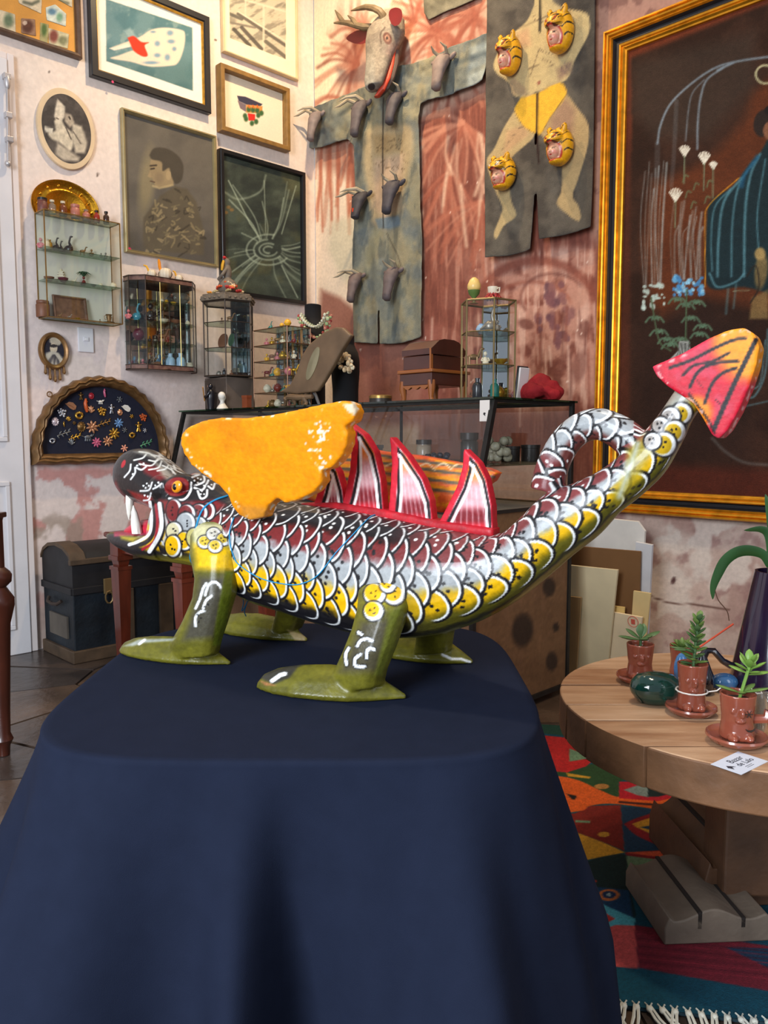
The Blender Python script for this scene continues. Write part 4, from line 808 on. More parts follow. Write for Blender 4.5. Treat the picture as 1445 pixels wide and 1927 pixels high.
BM = {'gold': mat('gold_pin', (206, 158, 66), .28, .85), 'silver': mat('silver_pin', (200, 202, 208), .25, .85), 'bronze': mat('bronze_pin', (128, 96, 52), .35, .7), 'rose': mat('rose_gold', (206, 150, 112), .3, .7), 'pink': mat('pink_enamel', (196, 92, 122), .3), 'orange': mat('orange_enamel', (196, 88, 36), .35), 'coral': mat('coral_enamel', (236, 160, 130), .4), 'grey': mat('gunmetal', (120, 122, 124), .35, .6), 'blue': mat('blue_crystal', (110, 150, 196), .15, .3), 'pearl': mat('pearl', (206, 190, 196), .2, .2, coat=.5), 'green': mat('green_enamel', (70, 130, 100), .3, .3), 'red': mat('red_enamel', (170, 40, 50), .3), 'white': mat('ivory_white', (236, 228, 214), .4)}
BR = [(505, 655, 'figure', 'bronze', 8, 'thin bronze figure pin at the upper left of the velvet'), (595, 655, 'cameo', 'red', 7, 'oval red cameo with gold rim near the top of the velvet'), (705, 630, 'bar', 'pink', 8, 'upright pink bar pin at the top of the velvet'), (835, 685, 'flower', 'grey', 7, 'grey rosette pin at the upper right of the velvet'), (545, 735, 'bar', 'orange', 13, 'tall orange brown enamel pin left of the shell'), (590, 770, 'fan', 'rose', 9, 'rose gold scallop fan brooch beside the orange pin'), (672, 703, 'animal', 'white', 7, 'small ivory elephant brooch near the centre top'), (425, 740, 'leaf', 'rose', 11, 'broad rose gold leaf brooch at upper left'), (345, 795, 'cluster', 'silver', 10, 'silver rhinestone cluster brooch at the left'), (400, 850, 'fan', 'gold', 6, 'small gold trumpet brooch beside the gold loop'), (490, 822, 'ring', 'gold', 10, 'shiny gold knotted loop brooch'), (287, 873, 'cameo', 'pearl', 9, 'round pearly brooch at the far left of the velvet'), (685, 785, 'cluster', 'gold', 10, 'gold flower basket brooch at the centre'), (765, 765, 'figure', 'silver', 10, 'silver angel brooch beside the flower basket'), (838, 795, 'cameo', 'rose', 7, 'oval rose gold cameo beside the ivory leaf'), (893, 760, 'leaf', 'white', 10, 'ivory leaf brooch with gold edge at the right'), (938, 828, 'flower', 'gold', 5, 'tiny gold star pin at the right'), (1035, 835, 'cluster', 'orange', 9, 'orange and gold berry brooch at the right edge'), (510, 918, 'disc', 'bronze', 11, 'round bronze disc brooch left of the starburst'), (605, 920, 'flower', 'rose', 13, 'large rose gold starburst brooch in the middle'), (705, 885, 'sprig', 'bronze', 13, 'bronze fern spray lying across the middle'), (828, 885, 'flower', 'blue', 10, 'blue crystal flower brooch right of the fern'), (995, 915, 'figure', 'gold', 11, 'gold teddy bear brooch at the right'), (1050, 948, 'flower', 'silver', 5, 'tiny silver flower beside the gold bear'), (878, 945, 'flower', 'grey', 6, 'small grey flower pin below the blue crystal'), (940, 990, 'ring', 'gold', 8, 'gold wreath brooch at lower right'), (790, 975, 'flower', 'gold', 12, 'gold lily brooch below the fern'), (735, 1040, 'flower', 'rose', 11, 'copper dahlia brooch beside the gold lily'), (640, 1050, 'flower', 'pink', 10, 'pink rosette brooch at the lower middle'), (455, 1005, 'sprig', 'gold', 12, 'gold branch brooch at the lower left'), (565, 1005, 'animal', 'grey', 11, 'grey silver lizard brooch at the lower middle'), (360, 975, 'sprig', 'grey', 13, 'grey dragonfly brooch at the left'), (262, 1037, 'ring', 'silver', 7, 'silver double ring at the lower left corner'), (425, 1045, 'fan', 'grey', 8, 'dark grey bow pin below the gold branch'), (875, 1100, 'flower', 'coral', 8, 'coral pink blossom at the bottom right'), (1060, 1060, 'sprig', 'green', 13, 'green and silver sprig at the lower right edge'), (360, 895, 'bar', 'gold', 5, 'tiny gold stick pin at the left'), (450, 885, 'flower', 'bronze', 4, 'tiny bronze flower left of the round disc')]
for zx, zy, kd, mt, r, lb in BR:
    x, y = Z5(zx, zy); q = P(x, y, 0, .016); k = .0026*.95; R = r*k; mb = MB(); rr = random.Random(zx)
    if kd in ('flower',):
        n = 6 if r < 9 else 8
        for i in range(n): a = 2*math.pi*i/n+.2; mb.ell((R*.58*math.cos(a), R*.58*math.sin(a), .003), (R*.46, R*.2, .003), 8, 5, Matrix.Rotation(a, 3, 'Z'))
        mb.ell((0, 0, .005), (R*.28, R*.28, .005), 8, 6)
    elif kd == 'cluster':
        for i in range(11): a = i*2.4; d = R*.85*math.sqrt(i/11); mb.ell((d*math.cos(a), d*math.sin(a), .004), (R*.27, R*.27, .004), 7, 5)
    elif kd in ('cameo', 'disc'):
        mb.lathe([(.001, 0), (R*.8, 0), (R*.85, .003), (R*.7, .005), (R*.6, .0035), (R*.4, .007), (.001, .009)], seg=18, squash=(.85, 1))
        for i in range(12): a = i*math.pi/6; mb.ell((R*.72*math.cos(a), R*.85*math.sin(a), .003), (R*.12, R*.12, .003), 6, 4)
    elif kd == 'ring': mb.tube([(R*.62*math.cos(i*.5236), R*.55*math.sin(i*.5236), .004+.002*math.sin(i)) for i in range(12)], R*.26, 8, True); mb.ell((R*.5, R*.4, .005), (R*.35, R*.25, .004), 8, 5)
    elif kd == 'leaf': mb.prism([(R*a, R*b) for a, b in [(-1, .3), (-.4, .7), (.3, .6), (.9, 0), (.7, -.6), (.3, -.7), (-.3, -.4)]], .001, .004); mb.tube([(-R*1.1, R*.35, .005), (0, 0, .006), (R*.6, -R*.45, .004)], R*.07, 6)
    elif kd == 'fan':
        for i in range(5): a = .4+i*.55; mb.tube([(0, -R*.7, .003), (R*math.cos(a)*.5, -R*.7+R*1.0*math.sin(a), .005), (R*.9*math.cos(a), -R*.7+R*1.5*math.sin(a), .003)], [R*.12, R*.2, R*.14], 6)
    elif kd == 'bar': mb.tube([(R*.1, R, .003), (-R*.05, R*.3, .004), (R*.08, -R*.4, .004), (R*.2, -R, .003)], [R*.16, R*.28, R*.3, R*.18], 8); mb.ell((R*.05, R*.55, .005), (R*.3, R*.22, .004), 8, 5)
    elif kd == 'figure': mb.ell((0, R*.7, .004), (R*.24, R*.26, .005), 8, 6); mb.ell((0, R*.05, .004), (R*.34, R*.5, .005), 8, 6); mb.tube([(-R*.6, R*.3, .003), (0, R*.25, .004), (R*.6, R*.35, .003)], R*.14, 6); mb.tube([(-R*.1, -R*.3, .003), (-R*.3, -R*.95, .003)], R*.17, 6); mb.tube([(R*.1, -R*.3, .003), (R*.3, -R*.9, .003)], R*.17, 6)
    elif kd == 'animal':
        mb.ell((0, 0, .004), (R*.65, R*.34, .005), 10, 6); mb.ell((R*.7, R*.25, .004), (R*.3, R*.26, .004), 8, 6); mb.tube([(R*.85, R*.2, .004), (R*1.1, R*.5, .003)], R*.1, 6); mb.tube([(-R*.6, 0, .003), (-R*1.1, R*.2, .002)], R*.08, 6)
        for dx in (-.4, -.1, .25, .5): mb.tube([(R*dx, -R*.15, .003), (R*dx*1.1, -R*.7, .002)], R*.11, 6)
    elif kd == 'sprig':
        mb.tube([(-R, -R*.35, .002), (0, 0, .003), (R, R*.3, .002)], R*.07, 6)
        for i in range(6): f = -0.8+i*.33; s_ = 1 if i % 2 else -1; mb.ell((R*f, R*f*.3+s_*R*.28, .003), (R*.3, R*.13, .003), 8, 5, Matrix.Rotation(s_*.9, 3, 'Z'))
    o = mb.obj('brooch', BM[mt], None, 60); o.matrix_world = ML(q[1], q[2], .0145) ; tag(o, lb, 'brooch', 'brooches pinned to the velvet')
# generic small things ----------------------------------------------------------
def small(name, label, cat, mb, m, loc, rz=0, group=None, parts=()):
    if parts:
        t = thing(name, label, cat, T(*loc, rz), group); mb.obj('body', m, t, 50)
        for nm, b2, m2 in parts: b2.obj(nm, m2, t, 50)
        return t
    o = mb.obj(name, m, None, 50); o.matrix_world = T(*loc, rz); return tag(o, label, cat, group)
def bottle(r, h, neck=.45): return MB().lathe([(.0005, 0), (r*.9, 0), (r, h*.04), (r, h*.62), (r*.8, h*.74), (r*neck, h*.8), (r*neck, h*.96), (r*neck*1.2, h*.965), (r*neck*1.2, h), (.0005, h)], seg=14)
def jar(r, h): return MB().lathe([(.0005, 0), (r*.95, 0), (r, h*.05), (r, h*.74), (r*.86, h*.8), (r*.92, h*.82), (r*.92, h*.97), (r*.85, h), (.0005, h)], seg=14)
def dish(r, h): return MB().lathe([(.0005, 0), (r*.5, 0), (r*.55, h*.2), (r*.9, h*.6), (r, h), (r*.92, h), (r*.8, h*.6), (.0005, h*.35)], seg=16)
def seated(h): 
    mb = MB(); mb.ell((0, 0, h*.3), (h*.22, h*.2, h*.3), 10, 7); mb.ell((0, 0, h*.8), (h*.14, h*.14, h*.17), 10, 7); mb.ell((0, -h*.18, h*.12), (h*.25, h*.2, h*.12), 10, 6); mb.tube([(-h*.2, 0, h*.5), (-h*.3, -h*.1, h*.3), (-h*.12, -h*.2, h*.22)], h*.06, 6); mb.tube([(h*.2, 0, h*.5), (h*.3, -h*.1, h*.3), (h*.12, -h*.2, h*.22)], h*.06, 6); return mb
def beast(L, neck=.5, up=.5):
    mb = MB(); h = L*.55; mb.ell((0, 0, h), (L*.36, L*.17, L*.18), 10, 7); mb.tube([(L*.28, 0, h), (L*(.3+.2*neck), 0, h+L*up*.6), (L*(.34+.25*neck), 0, h+L*up)], [L*.12, L*.08, L*.07], 8); mb.ell((L*(.42+.25*neck), 0, h+L*up), (L*.15, L*.08, L*.08), 8, 6)
    for sx, sy in ((-.25, .1), (-.25, -.1), (.22, .1), (.22, -.1)): mb.tube([(L*sx, L*sy, h), (L*sx, L*sy, 0)], [L*.07, L*.045], 6)
    mb.tube([(-L*.34, 0, h), (-L*.5, 0, h+L*.1), (-L*.55, 0, h-L*.1)], L*.03, 5); return mb
def bird(h):
    mb = MB(); mb.ell((0, 0, h*.22), (h*.26, h*.15, h*.22), 10, 7); mb.tube([(h*.14, 0, h*.32), (h*.04, 0, h*.6), (h*.1, 0, h*.85), (h*.14, 0, h*.93)], [h*.11, h*.06, h*.05, h*.05], 8); mb.ell((h*.17, 0, h*.93), (h*.1, h*.05, h*.05), 8, 6); mb.tube([(-h*.2, 0, h*.2), (-h*.4, 0, h*.1)], [h*.1, h*.03], 6); mb.lathe([(.0005, 0), (h*.18, 0), (h*.16, h*.04), (.0005, h*.05)], seg=10); return mb
# wall cabinet with brass plate and jars
GL = glass(); BRS = mat('brass_edge', (152, 118, 62), .35, .7, var=.25); SHG = glass('shelf_glass', (206, 222, 212), .16)
a = rectL(60, 401, 68, 607, 224, 613, 220, 428); n_ = .10
cy0 = P(58, 400, 0, 0)[1]; fr0, fr1 = P(81, 395, 0, n_), P(221, 423, 0, n_); fb0, fb1 = P(88, 596, 0, n_), P(226, 612, 0, n_)
y0, y1 = (P(59, 402, 0, 0)[1]+fr0[1])/2, (fr1[1]+fb1[1])/2; z1, z0 = (fr0[2]+fr1[2])/2, (fb0[2]+fb1[2])/2
MC = ML((y0+y1)/2, z0, .022); t = thing('wall_cabinet', 'brass-edged glass wall cabinet with three glass shelves, round brass tray above it', 'cabinet', MC); W_c, H_c = y1-y0, z1-z0; hw = W_c/2; e = .004
for x in (-hw, hw):
    for z in (.0, n_): MB().box(x-e/2*1.2, x+e/2*1.2, 0, H_c, z, z+e).obj('edge_bar', BRS, t, 0)
for y in (0, H_c):
    for z in (0, n_): MB().box(-hw, hw, y-e/2, y+e/2, z, z+e).obj('edge_bar', BRS, t, 0)
    for x in (-hw, hw): MB().box(x-e/2, x+e/2, y-e/2, y+e/2, e, n_).obj('edge_bar', BRS, t, 0)
for nm, b in (('back_panel', (-hw, hw, 0, H_c, .001, .003)),): MB().box(*b).obj(nm, mat('pale_back', (224, 218, 206), .3, coat=.3), t, 0)
for b in ((-hw+.002, hw-.002, 0, H_c, n_, n_+.003), (-hw, -hw+.002, 0, H_c, .004, n_), (hw-.002, hw, 0, H_c, .004, n_)): MB().box(*b).obj('glass_pane', GL, t, 0)
def zC(px, py): return P(px, py, 0, .05)[2]
SH1 = [zC(120, 320+1000/6.425)-z0, zC(120, 320+1370/6.425)-z0]
for y in SH1+[.002, H_c-.004]: MB().box(-hw+.003, hw-.003, y-.002, y+.002, .005, n_-.002).obj('shelf', SHG, t, 0)
def Z1(zx, zy): return 40+zx/6.425, 320+zy/6.425
def onL(px, n, zz): q = P(px, 500, 0, n); return (n, q[1], zz)
lev = [z1+.003, z0+SH1[0]+.002, z0+SH1[1]+.002, z0+.005]
# brass tray on the wall above the cabinet
e_ = [P(60, 400, 0, .02), P(187, 400, 0, .02), P(112, 337, 0, .02)]; rr_ = (e_[1][1]-e_[0][1])/2*1.0; cyy = (e_[0][1]+e_[1][1])/2
BP = mat('polished_brass', (206, 150, 40), .22, .9, var=.15, vscale=40, bump=.15, bscale=120)
t = thing('brass_tray', 'round embossed brass tray leaning on the wall behind the small jars', 'tray', ML(cyy, lev[0]-.07, .002)); rz_ = e_[2][2]-lev[0]+.07
R = rz_/2
mb = MB().lathe([(.0005, .004), (R*.55, .004), (R*.6, .010), (R*.66, .010), (R*.7, .005), (R*.88, .008), (R*.93, .016), (R, .018), (R, .010), (R*.9, 0), (.0005, 0)], (0, R, 0), 56, (rr_/R, 1)); mb.obj('plate', BP, t, 50)
for k in range(14): a_ = 2*math.pi*k/14; MB().ell((rr_*.79*math.cos(a_), R+R*.79*math.sin(a_), .008), (.007, .007, .004), 8, 5).obj('boss', BP, t)
for k in range(48): pass
jm = {'tin': mat('tin_red', (112, 62, 50), .5, var=.3, vscale=80), 'clear': solidglass('clear_bottle', (226, 222, 206)), 'amber': mat('amber_glass', (112, 56, 20), .12, coat=.6), 'pinkjar': mat('pink_jar', (178, 110, 92), .35, var=.2, vscale=60), 'redb': mat('red_bottle', (146, 40, 20), .12, coat=.6), 'dark': mat('dark_bottle', (60, 40, 28), .15, coat=.5), 'cap': mat('black_cap', (24, 20, 18), .35), 'lab': mat('paper_label', (206, 190, 160), .7)}
for zx, r, h, kd, m1, cap, lb in [(285, .022, .058, 'jar', 'tin', 'cap', 'squat dark red tin, first of the row on the wall cabinet'), (400, .017, .058, 'bottle', 'clear', 'lab', 'small clear bottle between the tin and the amber bottle'), (530, .017, .062, 'bottle', 'amber', 'lab', 'brown amber bottle in front of the brass tray'), (675, .021, .058, 'jar', 'pinkjar', 'pinkjar', 'pink jar with a lid in front of the brass tray'), (805, .017, .046, 'bottle', 'pinkjar', 'clear', 'small pinkish bottle right of the pink jar'), (930, .015, .052, 'bottle', 'redb', 'cap', 'shiny red bottle with black cap on the wall cabinet'), (1045, .014, .056, 'bottle', 'dark', 'cap', 'dark brown bottle at the right end of the wall cabinet')]:
    x, y = Z1(zx, 500); q = onL(x, .055, lev[0]); b = jar(r, h) if kd == 'jar' else bottle(r, h)
    small('jar' if kd == 'jar' else 'bottle', lb, kd, b, jm[m1], q, 0, 'jars on top of the wall cabinet', [('cap', MB().lathe([(.0005, h*.9), (r*(.97 if kd == 'jar' else .62), h*.9), (r*(.97 if kd == 'jar' else .62), h*1.06), (.0005, h*1.07)], seg=14), jm[cap])])
FM = {'black': mat('black_glaze', (26, 24, 30), .3, coat=.3), 'brz': mat('figurine_bronze', (132, 98, 60), .4, .4), 'ivory': mat('figurine_ivory', (222, 208, 182), .45), 'red': mat('figurine_red', (120, 42, 38), .4), 'brown': mat('figurine_brown', (120, 76, 52), .5, var=.2), 'gold': mat('figurine_gold', (196, 150, 50), .3, .7), 'green': mat('figurine_green', (52, 84, 58), .5), 'pink': mat('figurine_pink', (206, 120, 128), .4), 'blue': mat('figurine_blue', (60, 140, 160), .25, coat=.4), 'lblue': mat('figurine_pale_blue', (166, 196, 226), .25), 'pewter': mat('figurine_pewter', (140, 132, 122), .35, .5), 'maroon': mat('figurine_maroon', (96, 28, 48), .3), 'yellow': mat('figurine_yellow', (230, 170, 40), .4), 'teal': mat('figurine_teal', (30, 110, 100), .3), 'cream': mat('figurine_cream', (236, 220, 190), .5), 'orange': mat('figurine_orange', (206, 96, 40), .45)}
def put(zf, lst, levz, n, sc, group):
    for zx, kd, h, m1, lb, *rest in lst:
        x, y = zf(zx, 0); q = list(onL(x, rest[0] if rest else n, levz)); h *= sc
        b = {'seat': lambda: seated(h), 'beast': lambda: beast(h*1.1), 'long': lambda: beast(h*.9, .2, 1.0), 'bird': lambda: bird(h), 'jar': lambda: jar(h*.4, h), 'bottle': lambda: bottle(h*.25, h), 'dish': lambda: dish(h*1.3, h), 'ball': lambda: MB().lathe([(.0005, 0), (h*.3, 0), (h*.22, h*.08), (h*.48, h*.35), (h*.5, h*.55), (h*.36, h*.85), (h*.2, h*.93), (h*.24, h), (.0005, h)], seg=14)}[kd]()
        nm = {'seat': 'figurine', 'beast': 'animal_figurine', 'long': 'animal_figurine', 'bird': 'bird_figurine', 'jar': 'jar', 'bottle': 'bottle', 'dish': 'dish', 'ball': 'vase'}[kd]
        small(nm, lb, nm.replace('animal_', '').replace('bird_', ''), b, FM[m1], q, .9, group)
g1 = 'miniatures in the brass-edged wall cabinet'
put(Z1, [(245, 'seat', .05, 'pink', 'pink figurine at the left of the top shelf in the brass cabinet'), (305, 'jar', .045, 'ivory', 'white box-like jar at the left of the top shelf in the brass cabinet'), (355, 'bottle', .046, 'gold', 'small gold flask on the top shelf in the brass cabinet'), (425, 'bird', .062, 'black', 'tall black cat-like figurine on the top shelf in the brass cabinet'), (478, 'bird', .05, 'black', 'smaller black bird figurine with orange spot on the top shelf of the brass cabinet'), (580, 'bird', .08, 'black', 'slender long-necked black bird on the top shelf of the brass cabinet'), (745, 'beast', .032, 'brz', 'small bronze dog on the top shelf of the brass cabinet'), (855, 'seat', .036, 'brz', 'bronze seated figure on the top shelf of the brass cabinet'), (970, 'seat', .026, 'pewter', 'tiny pewter figure, first of three at the right of the top cabinet shelf'), (1025, 'seat', .032, 'pewter', 'tiny pewter figure, middle of three at the right of the top cabinet shelf'), (1085, 'seat', .024, 'pewter', 'tiny pewter figure, last of three at the right of the top cabinet shelf')], lev[1], .05, 1, g1)
put(Z1, [(330, 'dish', .018, 'brown', 'small brown bowl on the middle shelf of the brass cabinet'), (500, 'dish', .018, 'maroon', 'dark red bowl before the white pagoda in the brass cabinet', .07), (625, 'beast', .026, 'ivory', 'cream rabbit-like figurine on the middle shelf of the brass cabinet'), (865, 'dish', .010, 'pewter', 'flat grey dish right of the potted palm in the brass cabinet'), (950, 'ball', .022, 'ivory', 'little white vase on the middle shelf of the brass cabinet'), (1105, 'ball', .032, 'cream', 'pale round shell-like vase at the right of the middle shelf in the brass cabinet')], lev[2], .05, 1, g1)
q = onL(Z1(480, 0)[0], .03, lev[2]); mb = MB()
for k in range(5): w_ = .022-.0025*k; mb.box(-w_*.7, w_*.7, -w_*.5, w_*.5, k*.011, k*.011+.007); mb.box(-w_, w_, -w_*.7, w_*.7, k*.011+.007, k*.011+.011)
mb.lathe([(.006, .055), (.0005, .068)], seg=8); small('pagoda', 'white miniature pagoda in the brass-edged cabinet', 'figurine', mb, FM['ivory'], q, .9, g1)
q = onL(Z1(750, 0)[0], .05, lev[2]); t = thing('potted_palm', 'miniature palm in a red bear-shaped pot in the brass-edged cabinet', 'plant', T(*q)); seated(.045).obj('pot', FM['red'], t)
for k in range(11):
    a = k*.57; L = .026+.004*(k % 3); MB().tube([(0, 0, .04), (L*.5*math.cos(a), L*.5*math.sin(a), .062), (L*math.cos(a), L*math.sin(a), .052)], [.002, .0035, .0008], 5).obj('leaf', FM['green'], t)
q0_, q1_ = onL(Z1(345, 0)[0], .03, lev[3]), onL(Z1(750, 0)[0], .03, lev[3]); w_ = q1_[1]-q0_[1]
MTr = ML((q0_[1]+q1_[1])/2, lev[3], .058) @ Matrix.Rotation(-.18, 4, 'X'); t = thing('tin_tray', 'brown rectangular tin tray leaning in the bottom of the brass-edged cabinet', 'tray', MTr); BT = mat('rusty_tin', (118, 84, 66), .45, .2, var=.35, vscale=40)
MB().box(-w_/2, w_/2, 0, .11, 0, .003).obj('tray_panel', BT, t, 0); molding(-w_/2, w_/2, 0, .11, [(0, 0), (0, .008), (.006, .010), (.012, .003)]).obj('tray_rim', BT, t, 0)
put(Z1, [(930, 'seat', .02, 'brz', 'tiny bronze figure left of the pitcher in the brass cabinet'), (240, 'jar', .075, 'brown', 'brown box-like jar in the lower left of the brass cabinet'), (860, 'dish', .008, 'brz', 'tiny bronze dish on the bottom of the brass cabinet'), (440, 'beast', .02, 'brz', 'tiny bronze animal in front of the tin tray, at its left corner', .08), (560, 'beast', .018, 'pewter', 'tiny pewter animal in front of the middle of the tin tray', .08), (660, 'dish', .009, 'gold', 'tiny gilt dish in front of the tin tray', .08)], lev[3], .05, 1, g1)
q = onL(Z1(1040, 0)[0], .06, lev[3]); small('pitcher', 'small bronze pitcher standing on a dish in the brass-edged cabinet', 'pitcher', MB().lathe([(.0005, .004), (.014, .004), (.010, .01), (.008, .016), (.013, .03), (.011, .036), (.016, .044), (.0005, .04)], seg=14), FM['brz'], q, .9, g1, [('saucer', dish(.026, .008), FM['brz']), ('handle', MB().tube([(-.012, 0, .04), (-.022, 0, .036), (-.02, 0, .022), (-.011, 0, .018)], .0018, 6), FM['brz'])])
# second cabinet: leaded glass with chamfered corners
n2 = .12
q00 = P(231, 515, 0, .02); qf0 = P(272, 512, 0, n2); qf1 = P(365, 528, 0, n2); qb = P(368, 705, 0, n2); qtop = P(300, 522, 0, n2); qbot = P(300, 695, 0, n2)
y0 = P(231, 520, 0, .0)[1]; y1 = P(369, 530, 0, .07)[1]; zt2, zb2 = qtop[2], qbot[2]
MC = ML((y0+y1)/2, zb2, .003); hw = (y1-y0)/2; H2 = zt2-zb2; ch = .055
t = thing('leaded_cabinet', 'wall-hung leaded glass cabinet with chamfered corners and mottled glass borders', 'cabinet', MC)
OUT = [(-hw, .0), (-hw, n2*.45), (-hw+ch, n2), (hw-ch, n2), (hw, n2*.45), (hw, 0)]
LD = mat('lead_came', (64, 50, 40), .5, .5); MG = mat('mottled_glass', (142, 106, 88), .25, var=.35, vscale=35, col2=(96, 62, 58), coat=.4)
for (a, b) in zip(OUT[:-1], OUT[1:]):
    for z0_, z1_ in ((-.002, .022), (H2-.022, H2+.002)):
        dx, dz = b[0]-a[0], b[1]-a[1]; L = math.hypot(dx, dz); nx, nz = -dz/L*.003, dx/L*.003
        MB().add([(a[0], z0_, a[1]), (b[0], z0_, b[1]), (b[0], z1_, b[1]), (a[0], z1_, a[1]), (a[0]-nx, z0_, a[1]-nz), (b[0]-nx, z0_, b[1]-nz), (b[0]-nx, z1_, b[1]-nz), (a[0]-nx, z1_, a[1]-nz)], [(0, 1, 2, 3), (7, 6, 5, 4), (0, 4, 5, 1), (1, 5, 6, 2), (2, 6, 7, 3), (3, 7, 4, 0)]).obj('border_panel', MG, t, 0)
    MB().add([(a[0], .022, a[1]), (b[0], .022, b[1]), (b[0], H2-.022, b[1]), (a[0], H2-.022, a[1]), (a[0]-nx*.4, .022, a[1]-nz*.4), (b[0]-nx*.4, .022, b[1]-nz*.4), (b[0]-nx*.4, H2-.022, b[1]-nz*.4), (a[0]-nx*.4, H2-.022, a[1]-nz*.4)], [(0, 1, 2, 3), (7, 6, 5, 4), (0, 4, 5, 1), (1, 5, 6, 2), (2, 6, 7, 3), (3, 7, 4, 0)]).obj('glass_pane', GL, t, 0)
    for y in (-.002, .022, H2-.022, H2+.002): MB().tube([(a[0], y, a[1]), (b[0], y, b[1])], .0022, 6).obj('came', LD, t)
for p in OUT[1:-1]: MB().tube([(p[0], 0, p[1]), (p[0], H2, p[1])], .0028, 6).obj('came', LD, t)
for f in (.30, .72): MB().tube([(-hw+ch+(2*hw-2*ch)*f, .022, n2), (-hw+ch+(2*hw-2*ch)*f, H2-.022, n2)], .002, 6).obj('came', mat('brass_came', (190, 164, 96), .35, .6), t)
MB().prism([(a, b) for a, b in OUT], 0, .004).xf(Matrix.Rotation(math.radians(90), 4, 'X') @ Matrix.Scale(-1, 4, (0, 0, 1)) @ Matrix.Identity(4)).obj('base_plate', MG, t, 0) if False else None
def plate(y, m, nm): MB().add([(a, y, b) for a, b in OUT]+[(a, y+.003, b) for a, b in OUT], [tuple(range(6)), tuple(range(11, 5, -1))]+[(i, (i+1) % 6, 6+(i+1) % 6, 6+i) for i in range(6)]).obj(nm, m, t, 0)
plate(0, MG, 'base_plate'); plate(H2-.004, MG, 'top_plate'); SH2 = [H2*.30, H2*.52, H2*.74]
for y in SH2: plate(y, SHG, 'shelf')
MB().box(-hw+.003, hw-.003, .003, H2-.004, .0005, .003).obj('mirror_back', mat('mirror', (206, 212, 216), .03, 1.0), t, 0)
def Z2(zx, zy): return 220+zx/6.88, 440+zy/6.88
g2 = 'miniatures in the leaded glass cabinet'; L2 = [zb2+.004]+[zb2+y+.004 for y in SH2]
put(Z2, [(300, 'seat', .05, 'pink', 'pink flower-like figurine at the bottom left of the leaded cabinet'), (490, 'beast', .05, 'brown', 'brown toad-like figurine on the floor of the leaded cabinet'), (665, 'bottle', .085, 'lblue', 'pale blue bottle, left of a pair in the leaded cabinet'), (795, 'bottle', .09, 'lblue', 'pale blue bottle, right of a pair in the leaded cabinet'), (915, 'jar', .045, 'ivory', 'white jar at the right of the leaded cabinet floor')], L2[0], .06, 1, g2)
put(Z2, [(255, 'ball', .06, 'maroon', 'maroon fan-shaped vase on the lower shelf of the leaded cabinet'), (400, 'seat', .03, 'black', 'dark seated figure on the lower shelf of the leaded cabinet'), (470, 'seat', .03, 'pewter', 'grey seated figure on the lower shelf of the leaded cabinet'), (560, 'beast', .06, 'brown', 'tan camel on the lower shelf of the leaded cabinet', .04), (630, 'seat', .03, 'red', 'small red figure on the lower shelf of the leaded cabinet', .08)], L2[1], .06, 1, g2)
put(Z2, [(130, 'seat', .05, 'pink', 'rosy figurine at the left end of the upper shelf in the leaded cabinet'), (235, 'bird', .085, 'blue', 'turquoise bird on the upper shelf of the leaded cabinet', .06), (420, 'seat', .095, 'black', 'tall black seated idol in the leaded cabinet'), (590, 'dish', .02, 'ivory', 'pale dish on the upper shelf of the leaded cabinet'), (740, 'dish', .022, 'brown', 'brown bowl on the upper shelf of the leaded cabinet'), (900, 'ball', .025, 'cream', 'cream vase at the right of the upper shelf in the leaded cabinet')], L2[2], .06, 1, g2)
put(Z2, [(570, 'ball', .022, 'ivory', 'tiny white cup on the top shelf of the leaded cabinet'), (630, 'ball', .02, 'yellow', 'tiny yellow cup on the top shelf of the leaded cabinet'), (720, 'dish', .012, 'yellow', 'tiny yellow dish on the top shelf of the leaded cabinet')], L2[3], .06, 1, g2)
q = onL(Z2(830, 0)[0], .05, L2[3]); small('glass_bowl', 'round smoky glass bowl at the top right of the leaded cabinet', 'bowl', MB().lathe([(.0005, 0), (.02, 0), (.018, .008), (.04, .03), (.042, .045), (.03, .06), (.027, .058), (.036, .045), (.034, .03), (.0005, .012)], seg=18), solidglass('smoke_glass', (190, 186, 176)), q, 0, g2)
# three gourds with yellow necks on top
for zx, h, cy_, bend, lb in [(450, .05, 'yellow', -1, 'white swan-necked gourd with drooping yellow neck, left of three'), (625, .075, 'orange', 0, 'white gourd with upright orange neck, tallest of three'), (800, .045, 'yellow', -.7, 'small white gourd with short yellow neck, right of three')]:
    x, y = Z2(zx, 500); q = onL(x, .07, zt2+.003); t = thing('swan_figurine', lb+', on the leaded cabinet', 'figurine', T(*q, .9), 'white gourds with yellow necks'); r = h*.42
    mb = MB()
    for k in range(8): a_ = k*math.pi/4; mb.ell((r*.45*math.cos(a_), r*.45*math.sin(a_), r*.9), (r*.55, r*.55, r*.9), 10, 7)
    mb.ell((0, 0, r*1.4), (r*.6, r*.6, r*.5), 10, 6); mb.obj('body', FM['ivory'], t, 60)
    nx = -r*1.1; MB().tube([(nx*.6, 0, r*1.2), (nx*.8, 0, r*2.0), (nx*.85+bend*r*.3, 0, r*2.7), (nx*.9+bend*r*.9, 0, r*(3.2 if bend == 0 else 2.9))], [r*.22, r*.25, r*.25, r*.16], 8).obj('neck', FM[cy_] if cy_ == 'yellow' else mat('neck_orange', (232, 140, 16), .4), t)
    MB().tube([(r*1.1*math.cos(i*.5236), -r*.2+r*.9*math.sin(i*.5236)*.3, r*.8+r*.8*math.sin(i*.5236)) for i in range(12)], r*.06, 5, True).obj('wire', LD, t)
